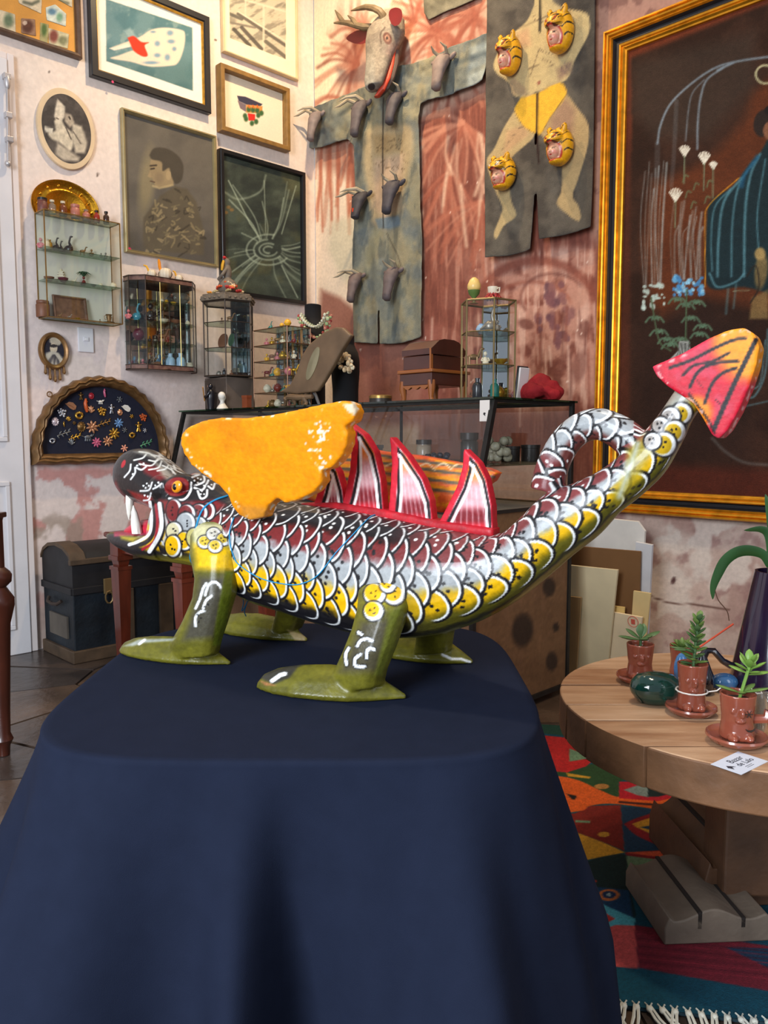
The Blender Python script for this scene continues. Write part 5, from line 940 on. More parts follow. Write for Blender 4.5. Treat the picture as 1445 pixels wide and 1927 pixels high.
# trunk
zt_ = P(140, 1062, 1, -1.70)[2]
MTk = basis((.03, -1.70, 0), (0, 1, 0), (-1, 0, 0), (0, 0, 1)); MTk = basis((.37, -1.70, 0), (0, 1, 0), (-1, 0, 0), (0, 0, 1))   # x along wall, y towards wall
tk = thing('trunk', 'old domed travelling trunk with dark blue panels and worn wooden slats', 'trunk', MTk); LT, WT, HT_ = .63, .34, zt_
TB_ = mat('trunk_blue', (20, 30, 38), .55, var=.5, vscale=9, bump=.2, bscale=60); TW = mat('trunk_wood', (84, 66, 48), .65, var=.35, vscale=14); TD_ = mat('trunk_dark', (30, 29, 31), .6, var=.4, vscale=12)
lid0 = HT_*.72
MB().box(.01, LT-.01, .012, WT, .05, lid0).obj('body', TB_, tk, 0, .004)
prof = [(.008, lid0), (.008, HT_), (.03, HT_+.035), (.09, HT_+.062), (.17, HT_+.072), (.25, HT_+.062), (.31, HT_+.035), (WT, HT_), (WT, lid0)]
MB().loft([[(x, y, z) for y, z in prof] for x in (.008, LT-.008)]).obj('lid', TD_, tk, 25)
MB().box(-.005, LT+.005, -.004, WT, .0, .055).obj('base_board', TW, tk, 0, .004)
for x in (.02, LT-.08): MB().loft([[(x+d, y-.006 if y < .17 else y+.0, z+.004) for y, z in prof[1:-1]] for d in (0, .0)]) if False else None
for x0, x1 in ((.0, .07), (.30, .42), (LT-.07, LT)):
    o_ = [(y-(.006 if y < .05 else 0), z+.006) for y, z in prof[1:-1]]; i_ = [(y, z-.01) for y, z in prof[1:-1]][::-1]
    MB().loft([[(x, y, z) for y, z in o_+i_] for x in (x0, x1)]).obj('lid_slat', TW, tk, 25)
MB().box(-.004, LT+.004, -.002, .02, HT_-.012, HT_+.012).obj('lid_edge', TW, tk, 0, .003)
for x in (.22, .42): MB().box(x, x+.07, -.002, .014, .055, lid0-.02).obj('upright_slat', TW, tk, 0, .003)
MB().box(.005, LT-.005, .002, .014, lid0-.02, lid0+.012).obj('iron_band', TD_, tk, 0, .003); MB().box(-.002, .012, .01, WT, lid0-.02, lid0+.012).obj('iron_band', TD_, tk, 0, .003)
MB().box(.0, .012, .07, .26, .10, .20).obj('end_patch', mat('patch_grey', (96, 88, 78), .7, var=.2), tk, 0, .002)
MB().tube([(-.006, .10, .27), (-.02, .12, .255), (-.022, .17, .25), (-.02, .22, .255), (-.006, .24, .27)], .008, 8).obj('end_handle', mat('old_leather', (60, 46, 38), .7), tk)
lk = MB().box(.145, .185, -.008, .004, lid0-.03, lid0+.04).obj('lock_plate', mat('dull_brass', (150, 124, 82), .45, .6), tk, 0, .003)
MB().tube([(.165+.018*math.cos(i*.7), -.012, lid0-.045+.028*math.sin(i*.7)) for i in range(9)], .004, 6, True).obj('hasp', mat('dull_brass', (0, 0, 0)), lk)
# mahogany side table behind the head
MH = mat('mahogany', (104, 40, 22), .3, var=.3, vscale=6, coat=.4, stretch=(6, 6, 1)); 
pl1 = P(230, 1150, 0, .62); lz = P(230, 1000, 0, .62)[2]; p2 = None
A = np.array([.62, pl1[1]]); d2 = ray(346, 1100); 
B = P(346, 1100, 1, A[1]+.04); B = np.array([B[0], B[1]]); ax = (B-A)/np.linalg.norm(B-A); ay = np.array([-ax[1], ax[0]])
if ay@np.array([0, 1]) < 0: ay = -ay
if ax[0]*ay[1]-ax[1]*ay[0] < 0: ax, A, B = -ax, B, A
Lx = np.linalg.norm(B-A); MM = basis((A[0], A[1], 0), (ax[0], ax[1], 0), (ay[0], ay[1], 0), (0, 0, 1)); tt = thing('side_table', 'dark red mahogany table with square tapering legs behind the dragon head', 'table', MM); zt3 = lz
for lx in (0, Lx):
    for ly in (0, .42):
        mb = MB(); 
        for a0, b0, za, zb_ in [(.030, .030, zt3-.10, zt3-.02), (.036, .036, zt3-.118, zt3-.10), (.022, .027, zt3-.145, zt3-.118), (.034, .034, zt3-.16, zt3-.145)]: mb.loft([[(lx+s*w2, ly+u*w2, z) for s, u in ((-1, -1), (1, -1), (1, 1), (-1, 1))] for w2, z in ((b0, zb_), (a0, za))][::-1])
        mb.loft([[(lx+s*w2, ly+u*w2, z) for s, u in ((-1, -1), (1, -1), (1, 1), (-1, 1))] for w2, z in ((.018, .0), (.03, zt3-.16))]); mb.obj('leg', MH, tt, 20)
MB().box(-.01, Lx+.01, -.012, .012, zt3-.09, zt3-.022).obj('apron', MH, tt, 0, .003); MB().box(-.01, Lx+.01, .408, .432, zt3-.09, zt3-.022).obj('apron', MH, tt, 0, .003)
for x in (0, Lx): MB().box(x-.012, x+.012, .012, .408, zt3-.09, zt3-.022).obj('apron', MH, tt, 0, .003)
MB().box(-.05, Lx+.05, -.05, .47, zt3-.022, zt3).obj('table_top', MH, tt, 0, .008)
# turned post of the stand at the left frame edge
q = gp((-20-722)/1512*2.45, 2.45, 0); st = thing('turned_stand', 'dark turned wooden stand at the left edge of the photo', 'stand', basis(q, RT, FH, UP)); DKW = mat('dark_turned', (74, 34, 22), .35, var=.3, coat=.3)
def zf(y): return 1-(y-822)*2.45/1512
MB().lathe([(.018, 0), (.02, .03), (.03, .05), (.022, .07), (.024, zf(1350)), (.036, zf(1180)), (.05, zf(1145)), (.05, zf(1130)), (.035, zf(1115)), (.028, zf(1108)), (.044, zf(1098)), (.046, zf(1085)), (.040, zf(1078)), (.026, zf(1070)), (.026, zf(980)), (.03, zf(972))], seg=24).obj('turned_leg', DKW, st, 40)
MB().box(-.35, .043, -.30, .0, zf(973), zf(963)).obj('shelf_board', DKW, st, 0, .003); MB().lathe([(.018, 0), (.024, zf(1350)), (.05, zf(1140)), (.03, zf(1100)), (.03, zf(973))], (-.3, -.22, 0), 16).obj('turned_leg', DKW, st, 40)
# ================================================================ right wall
def PR(px, py, n=.0): q = P(px, py, 1, -n); return q[0], q[2]
def rslab(name, pts, M, n0, thick, vox, paint, m, parent, disp=None, squash=1., sm=2):
    L = []
    for x, y in pts:
        a, b = PR(x, y, n0); L.append((a-M[0][3], b-M[2][3]))
    V, me = remesh(MB().prism(L, 0, thick), vox, sm); V[:, 2] = V[:, 2]*squash
    if disp is not None: d_ = disp(V[:, 0], V[:, 1]); V[:, 2] += d_-d_.min()
    V[:, 2] += n0; setV(me, V); X, Y = proj(xfm(M, V)); return vobj(name, me, paint(X, Y), m, parent)
CLM = vmat('canvas_cloth', .9, .35, 300, var=.10)
# gilded painting
gx0 = (PR(1120, 66, .06)[0]+PR(1126, 960, .06)[0])/2; gz0, gz1 = PR(1160, 964, .06)[1], PR(1119, 66, .06)[1]; gx1 = gx0+1.62
MG_ = MR((gx0+gx1)/2, gz0, .004); gp_ = thing('gilt_painting', 'huge dark oil painting of a robed figure and flowers in a gold and black frame', 'painting', MG_); hw = (gx1-gx0)/2; hh = gz1-gz0
GD = mat('bright_gilt', (214, 146, 34), .34, .75, var=.25, vscale=25); BK = mat('frame_black', (22, 22, 26), .35, var=.2)
molding(-hw, hw, 0, hh, [(0, 0), (0, .05), (.004, .058), (.010, .058), (.013, .050), (.018, .056), (.024, .054), (.028, .046), (.034, .048), (.038, .040), (.038, 0)]).obj('outer_gilt_molding', GD, gp_, 15)
molding(-hw+.038, hw-.038, .038, hh-.038, [(0, 0), (0, .038), (.008, .026), (.02, .026), (.026, .034), (.026, 0)]).obj('black_cove', BK, gp_, 15)
molding(-hw+.064, hw-.064, .064, hh-.064, [(0, 0), (0, .036), (.004, .040), (.010, .038), (.012, .032), (.018, .034), (.024, .026), (.030, .024), (.032, .01), (.032, 0)]).obj('inner_gilt_molding', GD, gp_, 15)
def pbig(X, Y):
    p = Pt(X, Y, (44, 26, 18)); n = fbm(X, Y, 70, 3, 5)
    p.all(sstep(.4, .7, n)*.5, (70, 44, 32)); RB = (112, 50, 28)
    p.all(sstep(1192, 1184, X+6*(fbm(X, Y, 20, 9)-.5))*sstep(380, 180, Y)*.85, RB); p.all(sstep(0, 1, (118-Y-(X-1165)*.40)/14+.5)*.85, RB); p.all(sstep(1192, 1180, X)*.5, (92, 42, 26))
    p.poly([(1230, 345), (1330, 300), (1400, 225), (1445, 150), (1700, 60), (1700, 600), (1330, 560), (1240, 600), (1210, 450)], (98, 48, 24), 26, .8); p.poly([(1190, 120), (1300, 90), (1420, 60), (1420, 160), (1330, 260), (1230, 260), (1190, 210)], (58, 46, 38), 30, .7)
    p.poly([(1165, 870), (1800, 900), (1800, 960), (1165, 950)], (84, 36, 24), 24, .8); p.poly([(1190, 600), (1330, 580), (1420, 640), (1400, 860), (1200, 870)], (44, 28, 22), 40, .7)
    # robe of the figure
    p.poly([(1460, 230), (1432, 285), (1410, 310), (1380, 350), (1340, 375), (1330, 410), (1328, 520), (1345, 545), (1400, 540), (1470, 560), (1620, 600), (1640, 400), (1560, 280)], (26, 42, 46), 5)
    p.ell(1436, 232, 18, 26, (44, 34, 30), .2); p.ell(1450, 246, 14, 18, (128, 84, 60)); p.ell(1452, 208, 14, 10, (30, 24, 24))
    p.line([(1327, 540), (1327, 420), (1335, 385), (1390, 335)], 2, (190, 128, 34), 2, .9, True)
    LB = (92, 140, 150)
    for pts, w_, a in [([(1430, 290), (1412, 330), (1402, 400), (1400, 520)], 5, .7), ([(1418, 305), (1390, 350), (1378, 420), (1376, 520)], 4, .6), ([(1395, 335), (1362, 380), (1352, 450), (1350, 520)], 5, .65), ([(1375, 355), (1345, 390), (1338, 450), (1340, 510)], 3, .6), ([(1440, 300), (1425, 400), (1428, 480)], 3, .6), ([(1335, 515), (1350, 540), (1385, 530), (1400, 515)], 4, .7), ([(1370, 545), (1366, 590)], 5, .4), ([(1385, 535), (1380, 580)], 4, .4), ([(1445, 620), (1440, 700), (1420, 745), (1400, 745)], 4, .6), ([(1440, 640), (1430, 720), (1405, 735)], 3, .6), ([(1445, 755), (1400, 765)], 3, .5)]: p.line(pts, w_, LB, 3, a, True)
    p.line([(1425, 295), (1400, 330), (1395, 350)], 8, (30, 84, 116), 6, .7)
    # inset figure on the robe
    p.ell(1432, 510, 12, 34, (120, 100, 62), .1, .4, .9); p.ell(1430, 478, 10, 12, (150, 126, 78), 0, .4); p.poly([(1415, 560), (1445, 545), (1445, 600), (1410, 600)], (132, 106, 64), 6, .8); p.line([(1405, 520), (1422, 500), (1428, 540), (1412, 570)], 3, (40, 34, 28), 2, .8, True); p.line([(1380, 548), (1410, 546)], 2, (140, 140, 110), 2, .7)
    # ring, arching water
    p.line(arcpts(1440, 140, 18, 17, 0, 360, 30), 4, (176, 170, 130), 2, .9); W1 = (126, 140, 150)
    for pts, w_, a in [([(1445, 107), (1390, 115), (1345, 128), (1300, 158), (1262, 195), (1243, 235), (1237, 270)], 4, .8), ([(1360, 128), (1330, 150), (1318, 185), (1313, 230), (1312, 280)], 4, .75), ([(1325, 150), (1303, 175), (1295, 210), (1290, 265)], 2.5, .6), ([(1380, 118), (1350, 132)], 4, .8), ([(1273, 190), (1268, 290), (1263, 350)], 8, .2), ([(1237, 270), (1236, 330)], 10, .2)]: p.line(pts, w_, W1, 3, a, True)
    r = random.Random(9)
    for x0, x1, y0, y1, n_ in [(1208, 1246, 300, 540, 8), (1265, 1318, 370, 525, 11)]:
        for k in range(n_):
            x = x0+(x1-x0)*k/(n_-1); p.line([(x+r.uniform(-3, 3)+6, y0+r.uniform(0, 60)), (x+r.uniform(-4, 4), (y0+y1)/2), (x+r.uniform(-5, 5), y1)], r.uniform(1.5, 5), (156, 166, 166), 3, r.uniform(.35, .7), True)
    for x, y, s_ in [(1288, 285, 9), (1325, 298, 10), (1271, 368, 11), (1342, 312, 6)]:
        for k in range(7): a = -2.6+k*.35; p.line([(x, y+s_), (x+s_*1.2*math.cos(a), y+s_*1.2*math.sin(a))], 3, (214, 206, 186), 1.5, .95)
        p.line([(x, y+s_), (x-1, y+60)], 3, (110, 122, 96), 2, .7)
    for x, y in [(1285, 330), (1290, 360), (1300, 380), (1330, 340), (1326, 370), (1305, 345)]: p.line([(x, y+12), (x+4, y), (x+10, y+2)], 3, (96, 104, 74), 2, .8, True)
    for k in range(26): p.ell(r.uniform(1210, 1250), r.uniform(530, 580), r.uniform(2, 5), r.uniform(2, 6), (178, 196, 186), soft=.6, a=.85)
    for k in range(44): p.ell(r.uniform(1267, 1322), r.uniform(520, 555), r.uniform(2.5, 5), r.uniform(2.5, 5), r.choice([(96, 160, 200), (140, 190, 214), (70, 130, 180)]), soft=.6, a=.9)
    for x, y, k_ in [(1232, 600, 1), (1240, 625, 1), (1262, 650, -1), (1290, 575, 1), (1300, 600, 1), (1316, 630, 1), (1280, 640, -1), (1255, 640, -1), (1310, 570, -1), (1275, 565, 1), (1322, 615, 1)]:
        for d in (-1, -.3, .4, 1): p.line([(x, y), (x+9*d, y-6+3*abs(d)), (x+17*d, y+6*abs(d))], 4, (86, 112, 88), 2, .85, True)
    p.line([(1292, 545), (1290, 640)], 3, (74, 92, 66), 2); p.line([(1225, 560), (1240, 640), (1262, 660)], 3, (74, 92, 66), 2, .9, True)
    p.poly([(1278, 642), (1296, 642), (1298, 655), (1312, 672), (1312, 690), (1258, 690), (1258, 678), (1276, 660)], (150, 152, 146), 2)
    for k in range(6): p.line([(1280+k*3, 646), (1276+k*4, 664), (1262+k*9, 686)], 1.6, (70, 70, 66), 1.5, .9, True)
    p.line([(1340, 825), (1365, 850), (1400, 870), (1445, 875)], 5, (110, 112, 110), 5, .45, True)
    return p.noise(5, .22, 3).noise(60, .2, 5).c
canvas('painted_canvas', gp_, MG_, -hw+.090, hw-.090, .09, hh-.09, .014, 300, 420, pbig, vmat('dark_oil', .6, .2, 220, var=.12))
_mc['dark_oil'].node_tree.nodes['Principled BSDF'].inputs['Specular IOR Level'].default_value = .1
MB().box(-hw+.08, hw-.08, .08, hh-.08, 0, .010).obj('stretcher_back', mat('card_back', (150, 130, 105)), gp_, 0)
# jaguar-dancer canvas
JO = [(920, -70), (917, 200), (915, 330), (918, 486), (962, 483), (1003, 471), (1008, 380), (1008, 250), (1011, 172), (1013, 250), (1014, 380), (1020, 452), (1060, 446), (1117, 429), (1120, 300), (1122, 100), (1124, -70)]
MJ = MR(PR(1015, 480)[0], PR(1015, 480)[1], .004); jt = thing('jaguar_canvas', 'dark unstretched canvas painted with a yellow-shorted dancer, hung on the mural', 'wall hanging', MJ)
def ZJ(L): return [(880+x/3.854, y/3.854) for x, y in L]
def pj(X, Y):
    p = Pt(X, Y, (84, 78, 70)); n = fbm(X, Y, 26, 3, 5); p.all(sstep(.45, .7, n)*.55, (106, 100, 88)); p.all(sstep(.5, .32, n)*.6, (58, 54, 50)); p.all(sstep(1060, 1110, X)*.35, (48, 44, 40))
    SK = (188, 168, 122)
    p.poly(ZJ([(480, 40), (500, -40), (600, -40), (620, 10), (700, 60), (850, 90), (885, 160), (870, 260), (780, 430), (730, 560), (640, 620), (530, 660), (440, 680), (400, 700), (330, 690), (300, 600), (210, 530), (190, 450), (260, 310), (330, 240), (430, 150)]), SK, 2.5)
    p.poly(ZJ([(395, 700), (500, 690), (490, 960), (420, 1050), (330, 1130), (310, 1200), (310, 1430), (350, 1540), (340, 1580), (260, 1640), (210, 1730), (190, 1690), (240, 1560), (250, 1500), (200, 1380), (150, 1240), (140, 1150), (190, 1080), (260, 930), (340, 800)]), (178, 156, 112), 2.5)
    p.poly(ZJ([(640, 600), (720, 680), (800, 790), (860, 870), (880, 960), (860, 1100), (800, 1300), (760, 1420), (800, 1490), (820, 1570), (790, 1600), (660, 1500), (650, 1450), (680, 1380), (680, 1200), (610, 1010), (530, 970), (520, 680)]), (170, 146, 104), 2.5)
    p.poly(ZJ([(300, 600), (330, 560), (420, 640), (430, 690), (330, 690)]), (150, 120, 96), 5, .5); p.poly(ZJ([(600, 860), (700, 700), (780, 800), (760, 960), (600, 1000)]), (140, 104, 92), 14, .55); p.poly(ZJ([(360, 240), (440, 200), (460, 330), (380, 340)]), (190, 146, 112), 10, .6); p.poly(ZJ([(280, 950), (420, 900), (440, 980), (260, 1120)]), (182, 138, 104), 8, .5); p.poly(ZJ([(640, 500), (760, 440), (760, 520), (660, 590)]), (130, 104, 88), 8, .6)
    p.poly(ZJ([(385, 710), (500, 680), (540, 660), (670, 600), (715, 690), (600, 850), (540, 960), (490, 970), (400, 910), (340, 800)]), (222, 172, 52), 2.5)
    INK = (86, 70, 56)
    for L in [[(340, 800), (400, 910), (490, 970)], [(540, 960), (600, 850), (715, 690)], [(520, 350), (480, 470), (450, 560)], [(520, 350), (560, 380), (640, 390)], [(540, 430), (600, 450)], [(470, 120), (520, 100), (540, 160)], [(480, 140), (560, 160)], [(250, 1080), (290, 1060)], [(290, 1030), (330, 1010)], [(330, 980), (370, 960)], [(370, 930), (410, 920)], [(440, 500), (520, 470)], [(560, 500), (620, 470)], [(220, 270), (350, 210), (700, 60), (760, 10)]]: p.line(ZJ(L), 1.2, INK, 1.6, .8, True)
    for k in range(9): p.line(ZJ([(650+k*6, 560-k*14), (700+k*6, 540-k*10)]), 1, (104, 80, 84), 1.4, .7)
    p.ell(*ZJ([(515, 598)])[0], 3.5, 4, (150, 96, 76)); p.line(ZJ([(525, -60), (525, 130), (522, 230)]), 3.5, (30, 26, 24), 1.5); p.line(ZJ([(505, 680), (500, 960), (515, 1180)]), 3.5, (40, 24, 22), 2)
    return p.noise(6, .16, 4).c
def djag(x, y): return .012*(fbm(x*100, y*100, 22, 4)-.5)+.006*np.sin(x*22)*sstep(1.0, 0, y)+.010*sstep(.25, 0, y)
rslab('canvas_sheet', JO, MJ, .034, .022, .008, pj, CLM, jt, djag, .22)
# tiger masks on it
def tiger_mask(cx, cy, hpx, wpx, lb, roar=False, tilt=0):
    a, b = PR(cx, cy, .06); k = (PR(cx, cy-hpx/2, .03)[1]-PR(cx, cy+hpx/2, .03)[1]); h = k; w2 = (PR(cx+wpx/2, cy, .03)[0]-PR(cx-wpx/2, cy, .03)[0])/2
    M = MR(a, b-h/2, .058) @ Matrix.Rotation(tilt, 4, 'Z'); t = thing('tiger_mask', lb, 'mask', M, 'tiger masks on the dancer canvas'); mb = MB()
    mb.ell((0, h*.52, .03), (w2, h*.50, .05), 20, 14); mb.ell((-w2*.1, h*.68, .072), (w2*.72, h*.17, .03), 14, 10); mb.ell((-w2*.15, h*.60, .088), (w2*.42, h*.07, .022), 12, 8); mb.ell((0, h*.10, .055), (w2*.5, h*.08, .035), 12, 8)
    for s_ in (-1, 1): mb.tube([(s_*w2*.5, h*.86, .05), (s_*w2*.62, h*.98, .055), (s_*w2*.6, h*1.05, .05)], [w2*.24, w2*.2, w2*.07], 10)
    V, me = remesh(mb, .0042, 2); V[:, 2] = np.maximum(V[:, 2], .0); setV(me, V); x, y = V[:, 0]/w2, V[:, 1]/h
    p = Pt(x, y, (224, 160, 20))
    fc = np.hypot((x+.05)/.54, (y-.34)/.215); p.all(sstep(1.25, 1.1, fc), (176, 40, 28)); p.all(sstep(1.05, .95, fc), (206, 150, 120))
    ang = np.arctan2(y-.34, x); st = np.sin(14*y+3.2*np.abs(x)+2.0*np.sin(5*x)); p.all((np.abs(st) < .26)*(fc > 1.3)*((np.abs(x) > .42) | (y > .80))*.95, (30, 24, 18))
    for s_ in (-1, 1): p.ell(-.1+s_*.36, .70, .20, .035, (24, 20, 16), s_*.3); p.ell(-.1+s_*.36, .70, .12, .022, (170, 60, 30) if not roar else (230, 220, 200), s_*.3); p.line([(-.1+s_*.15, .76), (-.1+s_*.55, .78)], .03, (24, 20, 16), .02)
    p.ell(-.12, .60, .16, .03, (60, 30, 20))
    for k_ in range(3): p.line([(-.3, .57-.015*k_), (-.75, .60-.04*k_)], .014, (40, 30, 20), .015); p.line([(.1, .57-.015*k_), (.6, .60-.04*k_)], .014, (40, 30, 20), .015)
    vobj('mask_shell', me, p.noise(.05, .15, 3).c, vmat('mask_paint', .4, .1, 100, coat=.3), t)
    f = MB().ell((0, 0, 0), (w2*.44, h*.175, .026), 16, 12).ell((0, -h*.01, .022), (w2*.10, h*.05, .012), 8, 6); V, me = remesh(f, .003, 2); setV(me, V); x, y = V[:, 0]/w2, V[:, 1]/h; p = Pt(x, y, (222, 172, 142)); p.ell(-.25, -.05, .16, .05, (214, 120, 104), soft=.9, a=.7); p.ell(.25, -.05, .16, .05, (214, 120, 104), soft=.9, a=.7)
    for s_ in (-1, 1): p.ell(s_*.2, .045, .10, .016, (40, 28, 24)); p.line([(s_*.08, .075), (s_*.32, .08)], .012, (50, 34, 28), .012)
    p.ell(0, -.095, .12, .014, (176, 40, 40)); fo = vobj('face', me, p.c, vmat('mask_paint', .4), t); fo.location = (-w2*.05, h*.34, .072)
for a in [(966, 110, 76, 38, 'tiger mask with a face in its mouth at the left hand of the dancer'), (1061, 66, 82, 46, 'large tiger mask with a face in its mouth at the right shoulder of the dancer'), (1060, 281, 72, 46, 'tiger mask with a face in its mouth on the right knee of the dancer'), (954, 330, 64, 42, 'roaring tiger mask with staring eyes on the left shin of the dancer', True)]: tiger_mask(*a)
# cross-shaped denim hanging
CO = [(581, 218), (594, 208), (647, 184), (697, 166), (720, 150), (755, 131), (776, 124), (836, 103), (897, 79), (926, 68), (924, 110), (918, 155), (880, 172), (849, 184), (815, 192), (800, 200), (794, 240), (796, 380), (799, 446), (801, 513), (800, 634), (768, 647), (725, 649), (723, 560), (722, 432), (720, 560), (720, 648), (670, 645), (670, 563), (672, 420), (675, 276), (660, 264), (620, 277), (596, 282), (581, 279), (578, 252)]
MX = MR(PR(722, 648)[0], PR(722, 648)[1], .004); ct = thing('cross_canvas', 'cross-shaped blue-grey canvas painted with a bare body, hung beside the corner', 'wall hanging', MX)
def px_(X, Y):
    p = Pt(X, Y, (132, 132, 116)); n = fbm(X, Y*.6, 22, 5, 5); p.all(sstep(.45, .65, n)*.6, (104, 110, 106)); p.all(sstep(.5, .33, n)*.55, (146, 136, 106)); p.all(sstep(.55, .7, fbm(X*2, Y*.5, 26, 8))*.55, (76, 82, 82)); p.all(sstep(.56, .68, fbm(X, Y, 30, 18))*.35, (92, 104, 114))
    p.poly([(688, 250), (715, 235), (772, 238), (776, 290), (764, 340), (758, 395), (740, 425), (720, 432), (700, 415), (690, 350), (684, 300)], (178, 158, 122), 10, .85); p.poly([(705, 300), (760, 290), (752, 390), (725, 415), (702, 390)], (192, 162, 140), 12, .6); p.poly([(700, 255), (760, 250), (755, 285), (705, 290)], (160, 134, 92), 10, .6)
    p.poly([(705, 412), (750, 405), (755, 425), (735, 432), (712, 430)], (108, 124, 134), 4, .9)
    p.poly([(702, 430), (720, 432), (706, 480), (690, 520), (685, 480)], (140, 138, 112), 8, .6); p.poly([(724, 435), (752, 425), (768, 480), (756, 515), (740, 490)], (160, 148, 116), 8, .6)
    r = random.Random(3)
    for k in range(60): x = r.uniform(696, 765); y = r.uniform(260, 320); p.line([(x, y), (x+r.uniform(-10, 10), y+r.uniform(-6, 6))], 1, (96, 78, 56), 1.2, .7)
    p.line([(721, 185), (720, 300), (721, 430)], 2, (46, 40, 36), 1.5, .9); p.line([(728, 440), (748, 480), (756, 505)], 2, (84, 78, 66), 2, .8); p.line([(601, 225), (625, 245)], 8, (92, 84, 72), 6, .5); p.line([(640, 215), (660, 200), (680, 190)], 8, (70, 76, 76), 6, .7)
    p.poly([(885, 88), (924, 75), (920, 120), (880, 135)], (150, 166, 172), 10, .6); p.poly([(880, 140), (918, 125), (916, 152), (880, 165)], (170, 182, 182), 8, .6); p.line([(860, 118), (915, 100)], 10, (60, 72, 80), 8, .6); p.poly([(583, 250), (620, 240), (620, 275), (583, 277)], (92, 100, 104), 8, .6)
    return p.noise(5, .15, 4).c
def dcx(x, y):
    arm = sstep(1.05, 1.15, y); return .034*(fbm(x*100, y*60, 16, 6)-.5)+.008*np.sin(x*38+2*np.sin(y*4))*(1-arm)+arm*(.060*(fbm(x*100, y*100, 13, 9)-.3))+.012*sstep(.3, 0, y)
rslab('canvas_sheet', CO, MX, .008, .024, .008, px_, CLM, ct, dcx, .25)
# fragment of another canvas at the top edge
q_ = [(797, -60), (800, 25), (809, 39), (838, 24), (870, 12), (905, -4), (905, -60)]
MQ = MR(*PR(810, 39), .004); tq = thing('canvas_fragment', 'corner of another grey canvas at the top edge, above the cross', 'wall hanging', MQ)
rslab('canvas_sheet', q_, MQ, .006, .02, .007, lambda X, Y: Pt(X, Y, (112, 108, 92)).noise(14, .6, 4).c, CLM, tq, lambda x, y: .012*(fbm(x*100, y*100, 14, 3)-.5), .22)
# stag mask
def loc_r(M, px, py, n): a, b = PR(px, py, n); return (a-M[0][3], b-M[2][3], n)
MS_ = MR(*PR(722, 185), .006); sm_ = thing('stag_mask', 'big grey wooden stag mask with antlers, red ears and open red mouth', 'mask', MS_)
def ring_r(c, rx, rn, n=20, yt=0): return [(c[0]+rx*math.cos(2*math.pi*k/n), c[1]+yt*math.sin(2*math.pi*k/n), c[2]+rn*math.sin(2*math.pi*k/n)) for k in range(n)]
mpx = PR(723, 100, .1)[0]-PR(722, 100, .1)[0]
mb = MB(); secs = [(728, 26, .05, 8, .015), (728, 34, .07, 20, .04), (727, 50, .085, 31, .065), (726, 72, .10, 32, .075), (722, 92, .115, 27, .07), (716, 112, .14, 22, .055), (711, 132, .165, 19, .045), (707, 150, .185, 17, .04), (705, 163, .195, 14, .035), (704, 172, .19, 7, .02)]
mb.loft([ring_r(loc_r(MS_, x, y, n), rx*mpx, rn) for x, y, n, rx, rn in secs])
V, me = remesh(mb, .005, 3); X, Y = proj(xfm(MS_, V)); p = Pt(X, Y, (140, 130, 116)); p.all(sstep(.45, .65, fbm(X, Y, 12, 4))*.5, (112, 102, 92)); p.all(sstep(710, 700, X)*sstep(60, 170, Y)*.5, (158, 162, 156)); p.ell(729, 72, 8, 12, (100, 66, 56), -.3); p.ell(729, 72, 4.5, 7, (150, 110, 92), -.3); p.ell(728, 72, 2, 3, (40, 30, 26)); p.ell(699, 163, 7, 7, (50, 40, 38)); p.line([(717, 82), (716, 64), (724, 52)], 3, (84, 70, 62), 2, .8, True); p.ell(740, 95, 14, 16, (150, 120, 112), 0, .7, .5)
vobj('head', me, p.noise(5, .2, 3).c, vmat('grey_wood', .65, .2, 90, var=.12), sm_)
jw = [(742, 100, .09, 10, .03), (738, 125, .10, 12, .03), (732, 150, .125, 11, .026), (722, 172, .145, 10, .02), (714, 183, .15, 6, .012)]
mb = MB(); mb.loft([ring_r(loc_r(MS_, x, y, n), rx*mpx, rn, 14) for x, y, n, rx, rn in jw]); mb.obj('lower_jaw', mat('jaw_wood', (92, 74, 66), .6, var=.2), sm_)
mb = MB(); mb.loft([ring_r(loc_r(MS_, x-3, y, n+.022), rx*mpx*.62, .016, 14) for x, y, n, rx, rn in jw]); mb.obj('tongue', mat('mouth_red', (190, 62, 34), .5), sm_)
ANT = mat('antler', (110, 92, 66), .55, var=.3, vscale=30)
def tb(pts, r, nm, m): MB().tube([loc_r(MS_, x, y, n) for x, y, n in pts], [a*mpx for a in r], 9).obj(nm, m, sm_)
tb([(700, 52, .10), (686, 52, .12), (670, 48, .14), (656, 44, .15), (644, 43, .155), (630, 44, .16)], [4.5, 4.5, 4, 3.6, 3, 1], 'antler', ANT); tb([(647, 42, .15), (640, 32, .155), (632, 20, .16)], [3.4, 3, .8], 'antler_tine', ANT); tb([(672, 48, .14), (666, 38, .15), (656, 30, .155)], [3.4, 3, .8], 'antler_tine', ANT)
tb([(724, 40, .12), (722, 30, .13), (716, 22, .14), (704, 16, .15), (690, 14, .155), (676, 17, .16), (662, 21, .165)], [5, 5, 4.6, 4.2, 3.6, 2.6, .8], 'antler', ANT)
def ear(pts, nrm, nm='ear', n_=.10):
    L = [loc_r(MS_, x, y, n_) for x, y in pts]; c = np.mean(L, 0); V = [tuple(c-np.array([0, 0, .016]))]+[tuple(p_) for p_ in L]+[tuple(c+np.array([0, 0, -.004]))]; n = len(L)
    mb = MB().add(V, [(0, 1+(i+1) % n, 1+i) for i in range(n)]+[(n+1, 1+i, 1+(i+1) % n) for i in range(n)]); mb.obj(nm, mat('ear_red', (104, 16, 20), .5, var=.2), sm_, 60)
